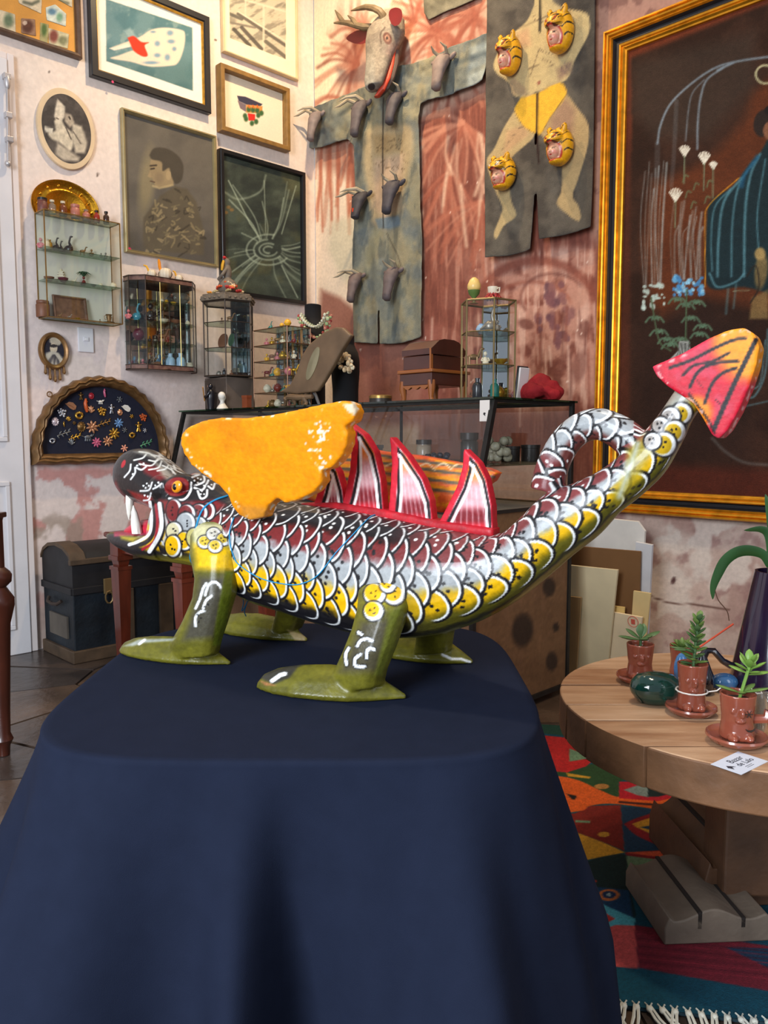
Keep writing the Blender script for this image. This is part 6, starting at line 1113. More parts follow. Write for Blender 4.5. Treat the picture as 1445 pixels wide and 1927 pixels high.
ear(curve([(694, 60), (684, 57), (668, 60), (653, 72), (662, 80), (680, 84), (694, 79)], 3)[:], None); ear(curve([(738, 46), (733, 32), (735, 20), (746, 15), (757, 20), (758, 36), (752, 47), (744, 50)], 3)[:], None, 'ear', .17)
# small animal heads on the cross
def goat(cx, top, bot, wpx, colr, lb, horn=0, hornm=(150, 138, 116), nose=None, tilt=0):
    M = MR(*PR(cx, bot), .045); t = thing('animal_mask', lb, 'mask', M, 'small carved animal heads on the cross canvas'); h = PR(cx, top)[1]-PR(cx, bot)[1]; k = mpx*1.0; w2 = wpx/2*k
    mb = MB(); mb.loft([[(r*w2*math.cos(a*.3491)+tilt*h*(1-f), h*f, .02+n+r*.035*math.sin(a*.3491)) for a in range(18)] for f, r, n in [(1, .35, .0), (.95, .8, .012), (.85, 1, .02), (.72, 1.0, .03), (.58, .85, .04), (.4, .68, .05), (.2, .6, .06), (.06, .58, .062), (0, .35, .055)]]); mb.ell((-w2*.9, h*.82, .035), (w2*.18, h*.05, .02), 8, 6)
    m = mat('goat_%d_%d_%d' % colr, colr, .65, var=.3, vscale=20, bump=.2); mb.obj('head', m, t, 60)
    hm_ = mat('goat_horn', hornm, .55, var=.25)
    for s_ in (-1, 1):
        MB().ell((s_*w2*1.25, h*.86, .03), (w2*.5, h*.07, .012), 10, 6, Matrix.Rotation(s_*.5, 3, 'Z')).obj('ear', m, t)
        if horn: MB().tube([(s_*w2*.5, h*.93, .04), (s_*w2*.7-horn*w2*.5, h*1.02, .08), (s_*w2*.6-horn*w2*1.3, h*(.94+.07*s_), .11), (s_*w2*.4-horn*w2*1.9, h*(.88+.06*s_), .13)], [w2*.24, w2*.22, w2*.15, w2*.03], 8).obj('horn', hm_, t)
        else: MB().tube([(s_*w2*.45, h*.97, .03), (s_*w2*.8, h*1.08, .06), (s_*w2*.6, h*1.16, .09)], [w2*.2, w2*.16, w2*.04], 8).obj('horn', hm_, t)
    for s_ in (-1, 1): MB().ell((s_*w2*.62, h*.70, .05), (w2*.2, h*.045, .018), 8, 6).obj('eye', mat('goat_eye', (40, 34, 30), .4), t)
    if nose: MB().box(-w2*.1, w2*.1, h*.08, h*.35, .09, .10).obj('mouth', mat('mouth_red', (190, 62, 34)), t, 0)
for a in [(616, 216, 276, 20, (126, 112, 108), 'grey goat head with horns at the left end of the cross arm', 1), (699, 196, 268, 24, (86, 78, 80), 'dark goat head with long horns below the stag chin', 1), (765, 182, 246, 23, (74, 68, 72), 'blunt dark animal head right of the stag chin', 0), (853, 112, 184, 24, (122, 106, 100), 'brownish animal head on the right cross arm', 0), (700, 366, 420, 24, (58, 54, 58), 'dark horned head with a red mouth at the left hip of the painted body', 1, (70, 64, 62), True), (759, 345, 411, 26, (64, 60, 66), 'dark cat-eared head at the right hip of the painted body', 0), (691, 516, 574, 20, (104, 88, 84), 'brown bull head with a straight horn on the left leg of the cross', 1), (759, 506, 571, 22, (96, 84, 84), 'brown calf head with ears on the right leg of the cross', 0)]:
    goat(*a)
# boards leaning under the painting
def board(pts, n0, lb, colr, th=.012, var=.1, stamp=None):
    z0 = P(*pts[-1], 1, -n0)[2]; nrm = np.array([0, 1, .16]); pt = np.array([0, -n0, 0]); Q = [PP(x, y, pt, nrm) for x, y in pts]; nn = nrm/np.linalg.norm(nrm)
    zm = min(q[2] for q in Q); Q = [q-np.array([0, 0, 0]) for q in Q]; n = len(Q); B = [q+nn*th for q in Q]
    o = MB().add(Q+B, [tuple(range(n)), tuple(range(2*n-1, n-1, -1))]+[(i, n+i, n+(i+1) % n, (i+1) % n) for i in range(n)]).obj('leaning_board', mat('board_%d_%d_%d' % colr, colr, .75, var=var, vscale=8), None, 0)
    return tag(o, lb, 'board', 'boards leaning on the wall under the painting')
def fl(px, n0):                                                                   # photo y of the floor line at lateral offset n0
    z = [P(px, y, 1, -n0)[2] for y in (1200, 1300)]; return 1200+100*z[0]/(z[0]-z[1])
board([(1040, 965), (1200, 982), (1213, 1000), (1200, fl(1200, .13)), (1040, fl(1040, .13))], .13, 'large white board at the back of the stack under the painting', (222, 216, 206))
board([(1196, 1020), (1227, 1026), (1214, fl(1214, .15)), (1188, fl(1188, .15))], .15, 'narrow pale grey board at the right end of the stack', (206, 204, 204))
board([(1060, 1026), (1205, 1038), (1199, fl(1199, .172)), (1060, fl(1060, .172))], .172, 'dark brown cardboard sheet in the stack under the painting', (122, 84, 46), .008)
board([(1192, 1112), (1224, 1117), (1206, fl(1206, .19)), (1180, fl(1180, .19))], .19, 'narrow yellowish board at the right of the stack', (222, 192, 132), .008)
board([(1152, 1140), (1175, 1143), (1170, fl(1170, .205)), (1150, fl(1150, .205))], .205, 'small yellow card peeking above the stamped board', (222, 186, 112), .006)
bs_ = board([(1152, 1152), (1208, 1162), (1190, fl(1190, .22)), (1130, fl(1130, .22))], .22, 'cream board with a round red stamp', (226, 204, 166), .01)
board([(1064, 1063), (1162, 1073), (1157, 1120), (1140, fl(1140, .24)), (1064, fl(1064, .24))], .24, 'large deckle-edged cream board in front of the stack', (216, 198, 158), .01)
board([(1060, 1121), (1093, 1125), (1084, fl(1084, .26)), (1060, fl(1060, .26))], .26, 'small tan board at the left front of the stack', (158, 126, 84), .008)
q = PP(1191, 1170, np.array([0, -.2225, 0]), np.array([0, 1, .16])); MBs = basis(q, (1, 0, 0), np.array([0, -.16, 1])/1.0127, np.array([0, -1, -.16])/1.0127)
o = MB().tube([(.022*math.cos(i*.3), .022*math.sin(i*.3), 0) for i in range(21)], .0012, 4, True).cb((0, 0, 0), (.016, .02, .0015)).obj('red_stamp', mat('stamp_red', (206, 90, 70), .7), bs_, 0); o.matrix_world = MBs
# ================================================================ glass counter
CX1, CYF, CYB, CZ = 2.095, -.95, -.47, 1.137
CX0 = .07
sl0 = P(905, 890, 0, CX1); slope = (sl0[1]-CYF)/(sl0[2]-CZ)                        # front glass leans out downwards
CB_ = .74; yb_ = CYF+slope*(CB_-CZ); yb_ = max(yb_, CYF-.22)
MCt = basis((CX0, 0, 0), (1, 0, 0), (0, 1, 0), (0, 0, 1)); ctr = thing('display_counter', 'tall glass display counter with black metal edges and a spotted base', 'counter', MCt); LX = CX1-CX0
BMt = mat('black_iron', (34, 32, 30), .45, .4, var=.3, vscale=30); 
def pspot(X, Y, V):
    p = Pt(X, Y, (122, 88, 58)); p.all(sstep(.4, .7, fbm(X, Y, 30, 4))*.5, (102, 72, 46)); p.all(sstep(.55, .7, fbm(X, Y, 14, 9))*.3, (140, 100, 72))
    for x, y, a, b in [(983, 1186, 20, 32), (1038, 1245, 11, 18), (1033, 1105, 12, 18), (930, 1230, 14, 20), (965, 1110, 10, 14), (1046, 1180, 6, 9)]: p.ell(x, y, a, b, (52, 38, 28), .1, .35, .9)
    return p.noise(7, .15, 2).c
V, me = gridmesh(np.linspace(yb_, CYB, 60), np.linspace(.03, CB_, 60), lambda a, b: np.stack([np.full_like(a, LX), a, b], 1)); X, Y = proj(xfm(MCt, V)); vobj('spotted_end_panel', me, pspot(X, Y, V), vmat('spotted_hide', .7, .15, 60), ctr, False)
SPB = mat('brown_board', (112, 80, 54), .7, var=.3, vscale=8)
MB().box(0, LX-.004, yb_, yb_+.015, .03, CB_).obj('front_panel', SPB, ctr, 0); MB().box(0, LX-.004, CYB-.012, CYB, .03, CB_).obj('rear_panel', SPB, ctr, 0); MB().box(0, .012, yb_+.015, CYB-.012, .03, CB_).obj('end_panel', SPB, ctr, 0); MB().box(.012, LX-.004, yb_+.015, CYB-.012, CB_-.015, CB_).obj('case_floor', mat('case_floor', (150, 130, 116), .7, var=.2), ctr, 0)
def bar(a, b, w_=.011, nm='metal_bar'): MB().tube([a, b], w_, 4).obj(nm, BMt, ctr, 30)
for x in (0, LX): bar((x, CYF, CZ-.01), (x, yb_, CB_), .013); bar((x, CYB, CZ), (x, CYB, 0)); bar((x, CYF, CZ-.012), (x, CYB, CZ-.012), .009); bar((x, yb_, CB_), (x, yb_, 0), .012); bar((x, yb_, .03), (x, CYB, .03), .012); bar((x, yb_, CB_), (x, CYB, CB_), .008)
for y, z in ((CYF, CZ-.012), (CYB, CZ-.012), (yb_, CB_), (CYB, CB_)): bar((0, y, z), (LX, y, z), .009)
xm = P(755, 800, 1, CYB)[0]-CX0; bar((xm, CYB, CZ), (xm, CYB, CB_), .007)
MB().box(-.02, LX+.012, CYF-.02, CYB+.02, CZ-.008, CZ).obj('glass_top', glass('green_glass_top', (150, 185, 165), .2), ctr, 0)
MB().add([(0, CYF, CZ-.01), (LX, CYF, CZ-.01), (LX, yb_, CB_), (0, yb_, CB_), (0, CYF+.004, CZ-.01), (LX, CYF+.004, CZ-.01), (LX, yb_+.004, CB_), (0, yb_+.004, CB_)], [(0, 1, 2, 3), (7, 6, 5, 4), (0, 4, 5, 1), (1, 5, 6, 2), (2, 6, 7, 3), (3, 7, 4, 0)]).obj('front_glass', glass('counter_glass', (246, 246, 246), .08), ctr, 0)
MB().add([(LX, CYF, CZ-.01), (LX, CYB, CZ-.01), (LX, CYB, CB_), (LX, yb_, CB_)], [(0, 1, 2, 3)]).obj('end_glass', glass(), ctr, 0); MB().box(.01, LX-.01, CYB-.003, CYB, CB_, CZ-.01).obj('back_glass', glass(), ctr, 0)
zsh = .905; MB().box(.01, LX-.006, CYF+slope*(zsh-CZ)+.05, CYB-.01, zsh-.006, zsh).obj('glass_shelf', SHG, ctr, 0)
q = P(914, 773, 1, CYF-.012); sg = MB().cb((0, 0, 0), (.042, .002, .072)).obj('card_sign', mat('sign_white', (216, 208, 200), .6), None, 0); sg.matrix_world = T(q[0], CYF-.018, q[2]); tag(sg, 'small white card stuck on the counter glass near its corner', 'sign')
ar = MB().prism([(-.005, -.012), (.004, -.018), (.003, -.012), (.006, -.008), (.002, -.006), (-.003, -.006)], 0, .001).xf(Matrix.Rotation(math.radians(90), 4, 'X')).obj('printed_mark', mat('print_black', (40, 36, 36), .6), sg, 0); ar.location = (0, -.0012, .0)
def oc(px, y): return P(px, 740, 1, y)[0]
def mpp(px, y): q = P(px, 740, 1, y); return ((q-CAM)@FH)/1512
def oz(px, py, y): return P(px, py, 1, y)[2]
# goods inside
gi = 'goods inside the glass counter'
for px, y, zs, h, r, m1, lb, cap in [(798, -.66, zsh, .075, .032, (170, 150, 130), 'pale jar with a dark lid inside the counter', (40, 34, 32)), (884, -.64, zsh, .10, .036, (58, 56, 54), 'dark cylindrical jar inside the counter', (46, 40, 38))]:
    small('jar', lb, 'jar', jar(r, h), mat('jar_%d' % px, m1, .3, coat=.4), (oc(px, y), y, zs), 0, gi, [('lid', MB().lathe([(.0005, h*.86), (r*1.03, h*.86), (r*1.03, h*1.12), (.0005, h*1.13)], seg=16), mat('jlid_%d' % px, cap, .4))])
mb = MB()
for k in range(14): a = k*2.4; d = .05*math.sqrt(k/14); mb.ell((d*math.cos(a)*1.3, d*math.sin(a), .012+.006*(k % 3)), (.014, .012, .011), 7, 5)
small('stone_heap', 'heap of blue-black stones inside the counter', 'stones', mb, mat('blue_black', (34, 38, 56), .3), (oc(822, -.74), -.74, zsh), 0, gi)
mb = MB()
for k in range(16): a = k*2.4; d = .055*math.sqrt(k/16); mb.ell((d*math.cos(a), d*math.sin(a), .02+.02*(k % 4)), (.02, .018, .018), 7, 5)
small('shell_heap', 'pile of pale grey shells at the counter corner', 'shells', mb, mat('shell_grey', (150, 142, 122), .5, var=.3, vscale=60), (oc(938, -.72), -.72, zsh), 0, gi)
for px, y, h, lb in [(962, -.62, .06, 'short black tin on the counter floor, left of two'), (1000, -.55, .065, 'short black tin on the counter floor, right of two')]: small('tin', lb, 'tin', MB().lathe([(.0005, 0), (.035, 0), (.036, .004), (.036, h*.8), (.038, h*.82), (.038, h), (.0005, h)], seg=18), mat('tin_black', (40, 36, 34), .35, .3), (oc(px, y), y, zsh), 0, gi)
for px, y, lb in [(560, -.62, 'brown box inside the left half of the counter'), (690, -.66, 'grey box inside the middle of the counter')]:
    mb = MB().box(-.06, .06, -.04, .04, 0, .045).box(-.063, .063, -.043, .043, .045, .06); small('box', lb, 'box', mb, mat('cbox_%d' % px, (110, 84, 66) if px < 600 else (120, 112, 106), .6), (oc(px, y), y, zsh), .1, gi)
# domed wooden casket on legs
y = -.55; xa, xb = 0, 0
ztop = oz(812, 636, -.78); zrim = oz(812, 697, -.80)
MK = basis((oc(812, -.80), -.80, CZ), (1, 0, 0), (0, 1, 0), (0, 0, 1)); ck = thing('wooden_casket', 'dark wooden casket with a faceted lid and curved legs on the counter', 'box', MK)
CW = mat('casket_wood', (74, 34, 24), .3, var=.25, vscale=8, coat=.4); CL_ = mat('casket_inlay', (146, 82, 34), .35, coat=.3); wL = oc(812, -.80)-oc(752, -.80); dpt = .22; hz = ztop-CZ; zr = (zrim-CZ)
MB().box(-wL, 0, 0, dpt, zr*.55, zr*.95).obj('stand_apron', CW, ck, 0, .003); MB().box(-wL-.008, .008, -.008, dpt+.008, zr*.95, zr*1.06).obj('stand_rim', CL_, ck, 0, .003)
MB().box(-wL+.01, -.01, .01, dpt-.01, zr*1.06, hz*.74).obj('box_body', CW, ck, 0, .003)
MB().loft([[(x, .006, hz*.75), (x, .006, hz*.84), (x, .05, hz*.97), (x, dpt/2-.03, hz), (x, dpt/2+.03, hz), (x, dpt-.05, hz*.97), (x, dpt-.006, hz*.84), (x, dpt-.006, hz*.75)] for x in (-wL+.006, -.006)]).obj('lid', CW, ck, 10)
MB().box(-.016, -.008, .004, .016, zr*1.06, hz*.84).obj('corner_inlay', CL_, ck, 0)
for x in (-wL+.012, -.014):
    for yy in (.014, dpt-.014): MB().tube([(x, yy, zr*.7), (x+(.004 if x > -.1 else -.004), yy-.003, zr*.45), (x, yy, .02), (x+(.006 if x > -.1 else -.006), yy, 0)], [.017, .015, .009, .011], 8).obj('leg', CL_, ck)
o_ = [(-wL+.02+(wL-.04)*k/16, zr*(.52-.10*abs(math.sin(k/16*3*math.pi)))) for k in range(17)]
MB().add([(x, .001, zr*.56) for x, z in o_]+[(x, .001, z) for x, z in o_]+[(x, .012, zr*.56) for x, z in o_]+[(x, .012, z) for x, z in o_], [(k, k+1, 18+k, 17+k) for k in range(16)]+[(34+k+1, 34+k, 51+k, 52+k) for k in range(16)]+[(17+k, 18+k, 52+k, 51+k) for k in range(16)]).obj('scalloped_skirt', CL_, ck, 0)
# round tin
small('round_tin', 'small round dark tin with a brass lid on the counter', 'tin', MB().lathe([(.0005, 0), (.046, 0), (.046, .02), (.0005, .02)], seg=24), mat('tin_dark', (52, 44, 38), .4, .3), (oc(716, -.84), -.84, CZ), 0, None, [('lid', MB().lathe([(.0005, .02), (.047, .02), (.047, .03), (.04, .034), (.0005, .034)], seg=24), BRS)])
# hexagonal vitrine
def vitrine(name, lb, c, R, h, n, rot, shelves, edge, sq=(1, 1), top=None, mirror=False):
    t = thing(name, lb, 'display case', T(*c)); pts = [(R*math.cos(rot+2*math.pi*k/n)*sq[0], R*math.sin(rot+2*math.pi*k/n)*sq[1]) for k in range(n)]
    for k in range(n):
        a, b = pts[k], pts[(k+1) % n]
        MB().tube([(a[0], a[1], 0), (a[0], a[1], h)], .0035, 6).obj('edge_bar', edge, t)
        for z in (.004, h-.004): MB().tube([(a[0], a[1], z), (b[0], b[1], z)], .004, 6).obj('edge_bar', edge, t)
        MB().add([(a[0]*.99, a[1]*.99, .004), (b[0]*.99, b[1]*.99, .004), (b[0]*.99, b[1]*.99, h-.004), (a[0]*.99, a[1]*.99, h-.004)], [(0, 1, 2, 3)]).obj('glass_pane', GL if not (mirror and k in mirror) else mat('mirror', (0, 0, 0)), t, 0)
        for z in shelves: MB().tube([(a[0], a[1], z), (b[0], b[1], z)], .002, 5).obj('edge_bar', edge, t)
    for z in shelves: MB().prism([(x*.97, y_*.97) for x, y_ in pts], z-.002, z+.002).obj('shelf', SHG, t, 0)
    MB().prism(pts, 0, .004).obj('base_plate', mat('mirror', (0, 0, 0)), t, 0); MB().prism(pts, h-.003, h).obj('top_plate', glass() if top is None else top, t, 0)
    return t, pts
BRV = mat('vitrine_brass', (132, 112, 72), .4, .6, var=.3)
y = -.72; xv = oc(917, y); zt4 = oz(917, 568, y); hv = zt4-CZ; Rv = 52*mpp(917, y)
vt, pts = vitrine('hexagonal_vitrine', 'six-sided brass and glass vitrine at the counter corner, egg cup on top', (xv, y, CZ), Rv, hv, 6, .35, [hv*.35, hv*.68], BRV, mirror=(1,))
gv = 'miniatures in the six-sided vitrine'
def inside(lst, x0, y0, zs, group):
    for dx, dy, kd, h, m1, lb in lst:
        b = {'seat': lambda: seated(h), 'beast': lambda: beast(h*1.1), 'bird': lambda: bird(h), 'jar': lambda: jar(h*.4, h), 'bottle': lambda: bottle(h*.25, h), 'dish': lambda: dish(h*1.3, h), 'ball': lambda: MB().lathe([(.0005, 0), (h*.3, 0), (h*.22, h*.08), (h*.48, h*.35), (h*.5, h*.55), (h*.36, h*.85), (h*.2, h*.93), (h*.24, h), (.0005, h)], seg=14)}[kd]()
        nm = {'seat': 'figurine', 'beast': 'animal_figurine', 'bird': 'bird_figurine', 'jar': 'jar', 'bottle': 'bottle', 'dish': 'dish', 'ball': 'vase'}[kd]
        small(nm, lb, nm.replace('animal_', '').replace('bird_', ''), b, FM[m1], (x0+dx, y0+dy, zs+.0025), .8, group)
inside([(-.045, -.03, 'seat', .05, 'brown', 'brown figurine at the left of the vitrine floor'), (.0, -.06, 'bottle', .075, 'black', 'black bottle on the vitrine floor'), (.05, -.02, 'bottle', .07, 'teal', 'teal bottle at the right of the vitrine floor'), (.02, .04, 'ball', .05, 'gold', 'gilt vase at the back of the vitrine floor')], xv, y, CZ+.004, gv)
inside([(-.045, -.03, 'beast', .055, 'brz', 'bronze cow on the middle shelf of the vitrine'), (.02, -.04, 'seat', .05, 'ivory', 'ivory figure on the middle shelf of the vitrine'), (.06, .0, 'dish', .02, 'gold', 'gilt bowl on the middle shelf of the vitrine')], xv, y, CZ+hv*.35, gv)
inside([(.02, -.01, 'bird', .10, 'pewter', 'tall grey bird on the top shelf of the vitrine'), (-.05, .02, 'ball', .04, 'lblue', 'pale blue vase on the top shelf of the vitrine'), (.06, -.02, 'seat', .04, 'pewter', 'grey figure on the top shelf of the vitrine')], xv, y, CZ+hv*.68, gv)
z_ = zt4+.001; xe = oc(890, y); t = thing('egg_cup', 'cream egg standing in a small green cup on the vitrine', 'egg', T(xe, y, z_)); k = (oz(890, 522, y)-z_)
MB().lathe([(.0005, 0), (.018, 0), (.006, .006), (.006, k*.2), (.02, k*.35), (.024, k*.5), (.0005, k*.45)], seg=18).obj('cup', mat('cup_green', (86, 110, 52), .35), t, 50); MB().lathe([(.0005, k*.42), (.018, k*.44), (.026, k*.58), (.025, k*.72), (.017, k*.9), (.007, k*.985), (.0005, k)], seg=20).obj('egg', mat('egg_cream', (228, 190, 110), .35), t, 60)
t = thing('teacup_ornament', 'tiny white cup on a tangle of red ribbon on the vitrine', 'ornament', T(oc(928, y), y-.01, z_)); MB().lathe([(.0005, .018), (.010, .018), (.018, .03), (.02, .048), (.016, .048), (.012, .03), (.0005, .024)], seg=16).obj('cup', FM['ivory'], t); MB().tube([(.02, 0, .04), (.032, 0, .042), (.03, 0, .026), (.016, 0, .026)], .003, 6).obj('handle', FM['ivory'], t)
mb = MB()
for k in range(9): a = k*.7; mb.tube([(.035*math.cos(a), .03*math.sin(a), .004), (.015*math.cos(a+.6), .015*math.sin(a+.6), .022), (.03*math.cos(a+1.2), .03*math.sin(a+1.2), .004)], .005, 6)
mb.obj('ribbon', mat('ribbon_red', (150, 30, 30), .6), t)
# phone-like card and red cloth
xk = oc(976, -.62); MB_ = MB().box(-.004, .004, -.03, .03, 0, .125); o = MB_.obj('card_holder', mat('card_white', (216, 210, 206), .4), None, 0, .003); o.matrix_world = T(xk+.01, -.62, CZ) @ Matrix.Rotation(.12, 4, 'Y'); tag(o, 'upright white slab with a dark edge beside the vitrine', 'card holder'); MB().box(-.012, -.004, -.032, .032, .0, .13).obj('dark_back', mat('dark_back', (30, 28, 34), .3), o, 0, .003)
mb = MB(); rr = random.Random(2)
for k in range(16): a = rr.uniform(0, 6.28); d = rr.uniform(0, 1); mb.ell((.085*d*math.cos(a), .06*d*math.sin(a), .02+.03*(1-d)+.012*rr.random()), (.05-.015*d, .04, .022+.025*(1-d)), 10, 7, Matrix.Rotation(rr.uniform(0, 3), 3, 'Z'))
V, me = remesh(mb, .005, 2); V += (.024*(fbm(V[:, 0]*1000+V[:, 2]*500, V[:, 1]*1000+V[:, 2]*600, 26, 3)-.5))[:, None]*np.array([.6, .6, 1.2]); V[:, 2] = np.maximum(V[:, 2], 0); setV(me, V)
o = vobj('red_cloth', me, Pt(V[:, 0], V[:, 1], (134, 20, 26)).noise(.03, .3, 2).c, vmat('red_velvet', .85, .2, 300)); xr = oc(1014, -.57); o.matrix_world = T(xr, -.57, CZ+.001); tag(o, 'crumpled red velvet cloth at the right end of the counter', 'cloth')
# black velvet busts
VEL = mat('black_velvet', (14, 13, 16), .95)
def bust(name, lb, px, y, topy, hs, sc=1.):
    x = oc(px, y); zt_ = oz(px, topy, y); H = zt_-CZ; t = thing(name, lb, 'jewellery bust', T(x, y, CZ, -.75)); prof = [(.5*hs, 0, .10), (.55*hs, .25, .10), (1.0*hs, .50, .11), (1.15*hs, .66, .11), (.95*hs, .76, .10), (.5*hs, .83, .08), (.40*hs, .88, .07), (.42*hs, .97, .07), (.44*hs, 1, .07)]
    mb = MB().loft([[(.10*r*math.cos(a*.2618), dp*.6*math.sin(a*.2618), f*H) for a in range(24)] for r, f, dp in prof]); mb.obj('velvet_form', VEL, t, 60); return x, y, H, t
b1 = bust('jewellery_bust', 'tall black velvet bust wearing two beaded necklaces', 590, -.50, 575, 1.5); b2 = bust('jewellery_bust', 'low black velvet bust with shell jewellery right of the tilted mirror', 650, -.64, 632, 1.5)
def necklace(px_pts, y, r, cols, lb, n=44, drop=None):
    L = curve([(oc(x, y) if False else P(x, yy, 1, y)[0], P(x, yy, 1, y)[2]) for x, yy in px_pts], 14); t = thing('necklace', lb, 'necklace', T(L[len(L)//2][0], y, L[len(L)//2][1])); x0, z0 = L[len(L)//2]
    d = np.concatenate([[0], np.cumsum(np.hypot(*np.diff(L, axis=0).T))]); 
    for ci, c in enumerate(cols):
        mb = MB()
        for k in range(n):
            if k % len(cols) != ci: continue
            s_ = d[-1]*k/(n-1); xx = np.interp(s_, d, L[:, 0]); zz = np.interp(s_, d, L[:, 1]); mb.ell((xx-x0, .012*math.sin(k*2.1)-.0, zz-z0), (r*(1+.3*math.sin(k*1.7)), r, r*(1+.25*math.cos(k*2.3))), 7, 5)
        mb.obj('beads', mat('bead_%d_%d_%d' % c, c, .3, var=.2, vscale=90), t)
    if drop: drop(t)
necklace([(567, 592), (575, 605), (590, 615), (602, 612), (612, 600), (615, 588)], -.62, .007, [(190, 190, 160), (150, 160, 130), (206, 204, 180)], 'pale shell necklace close around the neck of the tall bust')
necklace([(562, 595), (572, 615), (582, 630), (596, 636), (610, 628), (618, 610), (621, 594)], -.635, .008, [(160, 66, 60), (176, 190, 140), (140, 160, 110), (190, 120, 100)], 'red and green bead necklace hanging lower on the tall bust')
necklace([(638, 682), (646, 672), (652, 668), (660, 690), (656, 698), (648, 694), (642, 690)], -.765, .011, [(214, 196, 160), (230, 216, 184), (196, 172, 136)], 'cream shell cluster necklace on the low bust', 22)
# tilted mirror
y = -.84; WOODG = mat('grey_brown_wood', (112, 88, 64), .55, var=.25, vscale=9)
mo = [(532, 738), (553, 724), (566, 698), (575, 669), (589, 648), (617, 625), (639, 616), (651, 617), (667, 632), (649, 660), (633, 689), (617, 717), (603, 737), (565, 742)]
L = [(P(a, b, 1, y)[0], P(a, b, 1, y)[2]) for a, b in mo]; cx_, cz_ = L[-1]; tm = thing('tilted_mirror', 'brown wooden toilet mirror tilted back on a carved foot', 'mirror', basis((cx_, y, cz_), (1, 0, 0), (0, 0, 1), (0, -1, 0)))
V, me = remesh(MB().prism([(a-cx_, b-cz_) for a, b in L], 0, .024), .005, 3); V[:, 2] += .0; setV(me, V); me.materials.append(WOODG); me.shade_smooth(); o = bpy.data.objects.new('mirror_board', me); COL.objects.link(o); o.parent = tm; me.materials.clear(); me.materials.append(WOODG)
c = P(597, 685, 1, y); mb = MB().lathe([(.0005, .022), (1, .022), (1, .027), (.0005, .028)], seg=32); mb.v = [(a*.027, b*.080, z) for a, b, z in mb.v]; mb.xf(Matrix.Translation((c[0]-cx_, c[2]-cz_, 0)) @ Matrix.Rotation(-.55, 4, 'Z')); mb.obj('oval_glass', mat('aged_mirror', (170, 162, 130), .15, .6, var=.1), tm)
fz = CZ-cz_; 
for dx in (-.06, -.01, .05): MB().tube([(dx, -.0, .0), (dx*1.2, fz*.4, .03), (dx*1.4, fz*.75, .02), (dx*1.5, fz+.002, .035)], [.010, .013, .008, .012], 8).obj('carved_foot', WOODG, tm)
MB().tube([(-.10, fz*.35, .01), (-.04, fz*.2, .03), (.03, fz*.3, .03), (.10, fz*.25, .01)], [.01, .014, .014, .01], 8).obj('foot_rail', WOODG, tm)
MB().tube([(.10, fz+.004, -.03), (.085, fz+.05, -.02), (.07, .03, -.005), (.05, .06, -.002)], [.006, .008, .008, .006], 8).obj('rear_strut', mat('strut_grey', (110, 104, 100), .5), tm)
# tower vitrine on a drawer block
y = -.78; xt = oc(432, y); wv = 52*mpp(432, y); zb4 = oz(430, 712, y); zt5 = oz(430, 572, y); DB = mat('drawer_wood', (96, 82, 72), .6, var=.3, vscale=8)
t = thing('drawer_block', 'worn grey-brown wooden drawer block carrying the tall glass tower', 'drawer box', T(xt, y, CZ)); MB().box(-.10, .10, -.085, .085, 0, zb4-CZ).obj('body', DB, t, 0, .003)
for k in range(2): z0_ = .008+k*(zb4-CZ-.01)/2; MB().box(-.092, .092, -.091, -.084, z0_, z0_+(zb4-CZ-.03)/2).obj('drawer_front', mat('drawer_dark', (78, 64, 54), .6, var=.3), t, 0, .002)
hv2 = zt5-zb4; vitrine('glass_tower', 'tall narrow glass tower with a carved lid on the drawer block', (xt, y, zb4+.002), wv*1.0, hv2, 6, .3, [hv2*.38, hv2*.72], LD, (1, .9), mirror=(0, 1))
tl_ = thing('carved_lid', 'grey carved wooden slab forming the roof of the glass tower', 'lid', T(xt, y, zt5+.003)); hex_ = [(wv*1.08*math.cos(.3+k*math.pi/3), wv*1.0*math.sin(.3+k*math.pi/3)) for k in range(6)]; CS = mat('carved_slab', (112, 98, 82), .7, var=.3, vscale=30, bump=.4, bscale=90)
MB().prism(hex_, 0, .025).obj('slab', CS, tl_, 0, .003); MB().prism([(a*.93, b*.93) for a, b in hex_], .025, .035).obj('upper_step', CS, tl_, 0, .003)
for k in range(6):
    a, b = np.array(hex_[k]), np.array(hex_[(k+1) % 6])
    for f in (.2, .4, .6, .8): c = (a+(b-a)*f)*1.0; MB().ell((c[0], c[1], .012), (.008, .008, .006), 6, 5).obj('carved_boss', CS, tl_)
inside([(-.03, -.02, 'seat', .035, 'brown', 'brown figure on the upper shelf of the glass tower'), (.045, -.02, 'beast', .04, 'brz', 'bronze animal on the upper shelf of the glass tower')], xt, y, zb4+.002+hv2*.72, 'miniatures in the glass tower')
for dx, rx, lb in [(-.02, .045, 'large dark oval medallion on the shelf of the glass tower'), (.055, .024, 'small green oval medallion on the shelf of the glass tower')]:
    o = MB().lathe([(.0005, 0), (1, 0), (.96, .12), (.8, .10), (.0005, .22)], seg=24); o.v = [(a*rx, b*(.04 if rx > .03 else .034), z*.03) for a, b, z in o.v]; o = o.obj('medallion', FM['brown'] if rx > .03 else FM['green'], None, 50); o.matrix_world = T(xt+dx, y-.02, zb4+.002+hv2*.38+.044) @ Matrix.Rotation(math.radians(80), 4, 'X'); tag(o, lb, 'medallion', 'medallions in the glass tower')
inside([(-.05, -.03, 'ball', .03, 'pewter', 'silvery ball ornament on the floor of the glass tower'), (.0, -.03, 'bottle', .04, 'black', 'small dark bottle on the floor of the glass tower'), (.05, -.02, 'seat', .03, 'brown', 'small brown figure on the floor of the glass tower')], xt, y, zb4+.006, 'miniatures in the glass tower')
